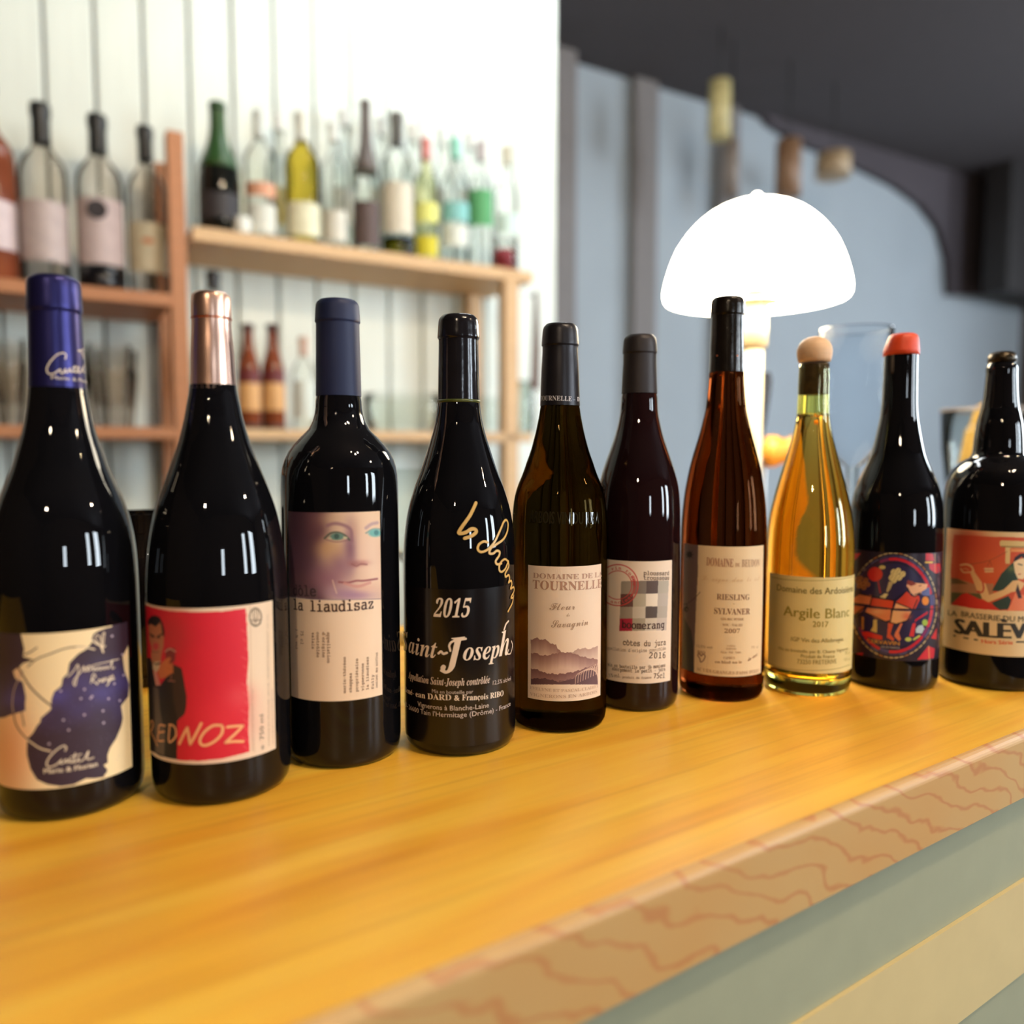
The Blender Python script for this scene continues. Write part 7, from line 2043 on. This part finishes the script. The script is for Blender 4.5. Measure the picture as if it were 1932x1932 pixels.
A.poly([(980, 1260), (1030, 1250), (1000, 1460), (930, 1450)], (206, 50, 50))
A.ell(1168, 1245, 42, 50, (150, 180, 70), soft=0.1)
A.poly([(1070, 1290), (1130, 1280), (1160, 1340), (1120, 1410), (1030, 1400), (1030, 1340)], (176, 196, 206))
A.ell(915, 1500, 50, 32, (180, 190, 90), soft=0.1)
A.stroke([(1000, 1500), (1085, 1445)], 30, (184, 190, 90))
for p in ([(60, 945), (340, 1000), (690, 1045), (1380, 1040)], [(370, 830), (330, 990)], [(700, 910), (640, 1240)], [(270, 1000), (80, 1140)], [(260, 1090), (560, 1225), (730, 1268), (900, 1215), (970, 1080)], [(180, 812), (700, 912), (890, 765)], [(60, 1190), (230, 1100)], [(905, 720), (960, 830), (1010, 850), (1100, 800)], [(1050, 900), (990, 1040)], [(700, 930), (950, 1030)]):
    A.stroke(p, 15, LEAD)
lb = A.build(r, rough=0.3)
L = Letters(b, 0.0004, (1600, 1020, 200 / 1610.0))
L.add('CERVAVIN', '', (290, 1540), (780, 1590), 56, (196, 140, 56), 0.02)
L.add('VIN DE FRANCE', '', (500, 1622), (780, 1640), 24, (170, 170, 180), 0.02)
L.build(lb)

# ---- 10: beer with picture label
b = Bottle(1889, 720, 1304, [(665, 20), (668, 25), (676, 26.5), (684, 25.5), (690, 29), (697, 31), (705, 30.5), (712, 31), (743, 33.2), (771, 37), (785, 41), (800, 44.6), (815, 46.6), (828, 48), (857, 50.5), (864, 56), (871, 70), (879, 81), (887, 89), (900, 96), (914, 100.5), (943, 104.5), (980, 105.5), (1150, 105), (1260, 104)])
r = root(b, 'beer_bottle', 'rightmost bottle, wide shouldered black beer bottle cut by the photo edge')
glass(b, r, G_dark, b.top - 0.001)
M_foil = pmat('crumpled_black_gold_foil', rgb(52, 42, 26), 0.3, 0.7, amt=0.9, scale=160, bump=1.0)
sl = lathe('crown_cap', [(b.z(684), b.rad_from_px(684, 26)[0])] + [(b.z(682), b.rad_from_px(682, 28)[0]), (b.z(674), b.rad_from_px(674, 27.5)[0]), (b.z(667), b.rad_from_px(667, 25)[0]), (b.z(664), b.rad_from_px(664, 18)[0]), (b.z(663), 0.001)], M_foil, r, 42)
for i, v in enumerate(sl.data.vertices):
    if i < 84:
        k_ = 1.04 if i % 2 else 0.98
        v.co.x *= k_
        v.co.y *= k_
A = Art(b, 1781, 1972, 1003, 1237, ymid=1110, phil=-1.02, phir=1.02, base=(226, 198, 150), step=0.6)
T10 = (1760, 980, 172 / 1278.0)
A.tf(*T10)
A.vis = np.ones_like(A.vis)
top = 215
A.poly([(300, top - 5), (360, top), (800, 240), (1300, 255), (1800, 250), (1800, 1270), (1300, 1285), (900, 1275), (560, 1250), (250, 1190), (250, 700), (280, 300)], (206, 84, 50))
A.blob(500, 300, 260, 200, (196, 66, 44), 0.8)
A.blob(900, 700, 260, 200, (212, 98, 50), 0.7)
A.poly([(250, 1000), (250, 820), (350, 830), (560, 900), (850, 900), (850, 1100), (600, 1060), (250, 1040)], (176, 120, 84))
A.poly([(258, 820), (350, 830), (500, 905), (260, 905)], (110, 84, 50))
A.poly([(255, 1020), (660, 1040), (700, 1110), (250, 1190)], (96, 90, 54))
# red bench cushion
A.poly([(250, 1195), (400, 1050), (480, 1030), (640, 1110), (900, 1220), (1000, 1275), (700, 1262), (500, 1235)], (206, 46, 36))
# station: roof and pillar
A.poly([(940, 310), (960, 296), (1800, 320), (1800, 400), (1060, 400), (940, 370)], (216, 190, 130))
A.poly([(960, 370), (1800, 392), (1800, 412), (960, 388)], (150, 120, 70))
A.poly([(1018, 390), (1085, 400), (1080, 620), (1018, 620)], (222, 190, 130))
A.poly([(1090, 412), (1800, 420), (1800, 460), (1090, 455)], (226, 150, 90))
# cable and gondola
A.curve([(500, 632), (700, 600), (850, 550), (1040, 450)], 7, (140, 80, 50))
A.stroke([(770, 650), (800, 575), (825, 650)], 7, (140, 66, 44))
A.poly([(715, 680), (850, 680), (850, 740), (730, 745)], (222, 180, 130))
A.stroke([(715, 712), (852, 712)], 8, (186, 80, 56))
# mountain side and dark hair or trees
A.poly([(830, 1000), (870, 920), (960, 760), (1080, 640), (1130, 600), (1200, 800), (1190, 860), (1060, 920), (960, 1010)], (44, 66, 58))
A.poly([(820, 1170), (1060, 1070), (1100, 1130), (1060, 1260), (940, 1270), (880, 1230)], (44, 66, 58))
A.blob(1100, 690, 60, 50, (110, 120, 70), 0.7)
A.poly([(1120, 620), (1150, 530), (1220, 480), (1320, 470), (1420, 520), (1440, 700), (1400, 900), (1330, 700), (1250, 520), (1150, 600)], (40, 30, 42))
# woman: face, arm, dress
PL = (236, 206, 160)
A.poly([(1130, 600), (1200, 560), (1300, 540), (1360, 620), (1350, 760), (1260, 840), (1190, 830), (1150, 740)], PL)
A.stroke([(1200, 625), (1250, 640)], 16, (70, 60, 50))
A.stroke([(1200, 770), (1230, 765)], 12, (180, 60, 50))
A.poly([(700, 880), (740, 900), (790, 1060), (1000, 980), (1120, 860), (1200, 850), (1300, 900), (1220, 1000), (1100, 1020), (960, 1090), (780, 1160), (690, 1110), (650, 1000)], (228, 186, 130))
A.poly([(560, 700), (600, 760), (700, 900), (690, 1010), (620, 1000), (560, 840), (520, 740)], (224, 176, 120))
A.curve([(390, 640), (470, 630), (540, 660), (570, 720)], 26, (226, 180, 126))
A.curve([(390, 690), (430, 740), (520, 740)], 18, (226, 180, 126))
A.curve([(420, 700), (460, 690), (500, 710)], 10, (222, 160, 110))
A.curve([(700, 890), (712, 960), (690, 1020), (620, 1010)], 20, (190, 44, 36))
A.poly([(1170, 1000), (1250, 1060), (1400, 1060), (1500, 1270), (1040, 1282), (1100, 1180)], (232, 130, 90))
A.poly([(1190, 900), (1250, 1100), (1200, 1110), (1160, 1000)], (60, 40, 44))
lb = A.build(r)
L = Letters(b, 0.0004, T10)
BL = (72, 62, 48)
L.add('LA', '', (218, 1340), (345, 1362), 76, BL, 0.012)
L.add('BRASSERIE DU MONT', '', (402, 1358), (1471, 1425), 76, BL, 0.012)
L.add('SALÈVE', '', (318, 1590), (1441, 1650), 208, (52, 48, 42), 0.06)
L.path([(298, 1628), (460, 1662), (622, 1688)], 22, BL, False)
L.path([(1175, 1716), (1300, 1716), (1450, 1700)], 22, BL, False)
L.add('Hors Série', '', (686, 1732), (1118, 1752), 56, (226, 100, 66), 0.03)
L.build(lb)
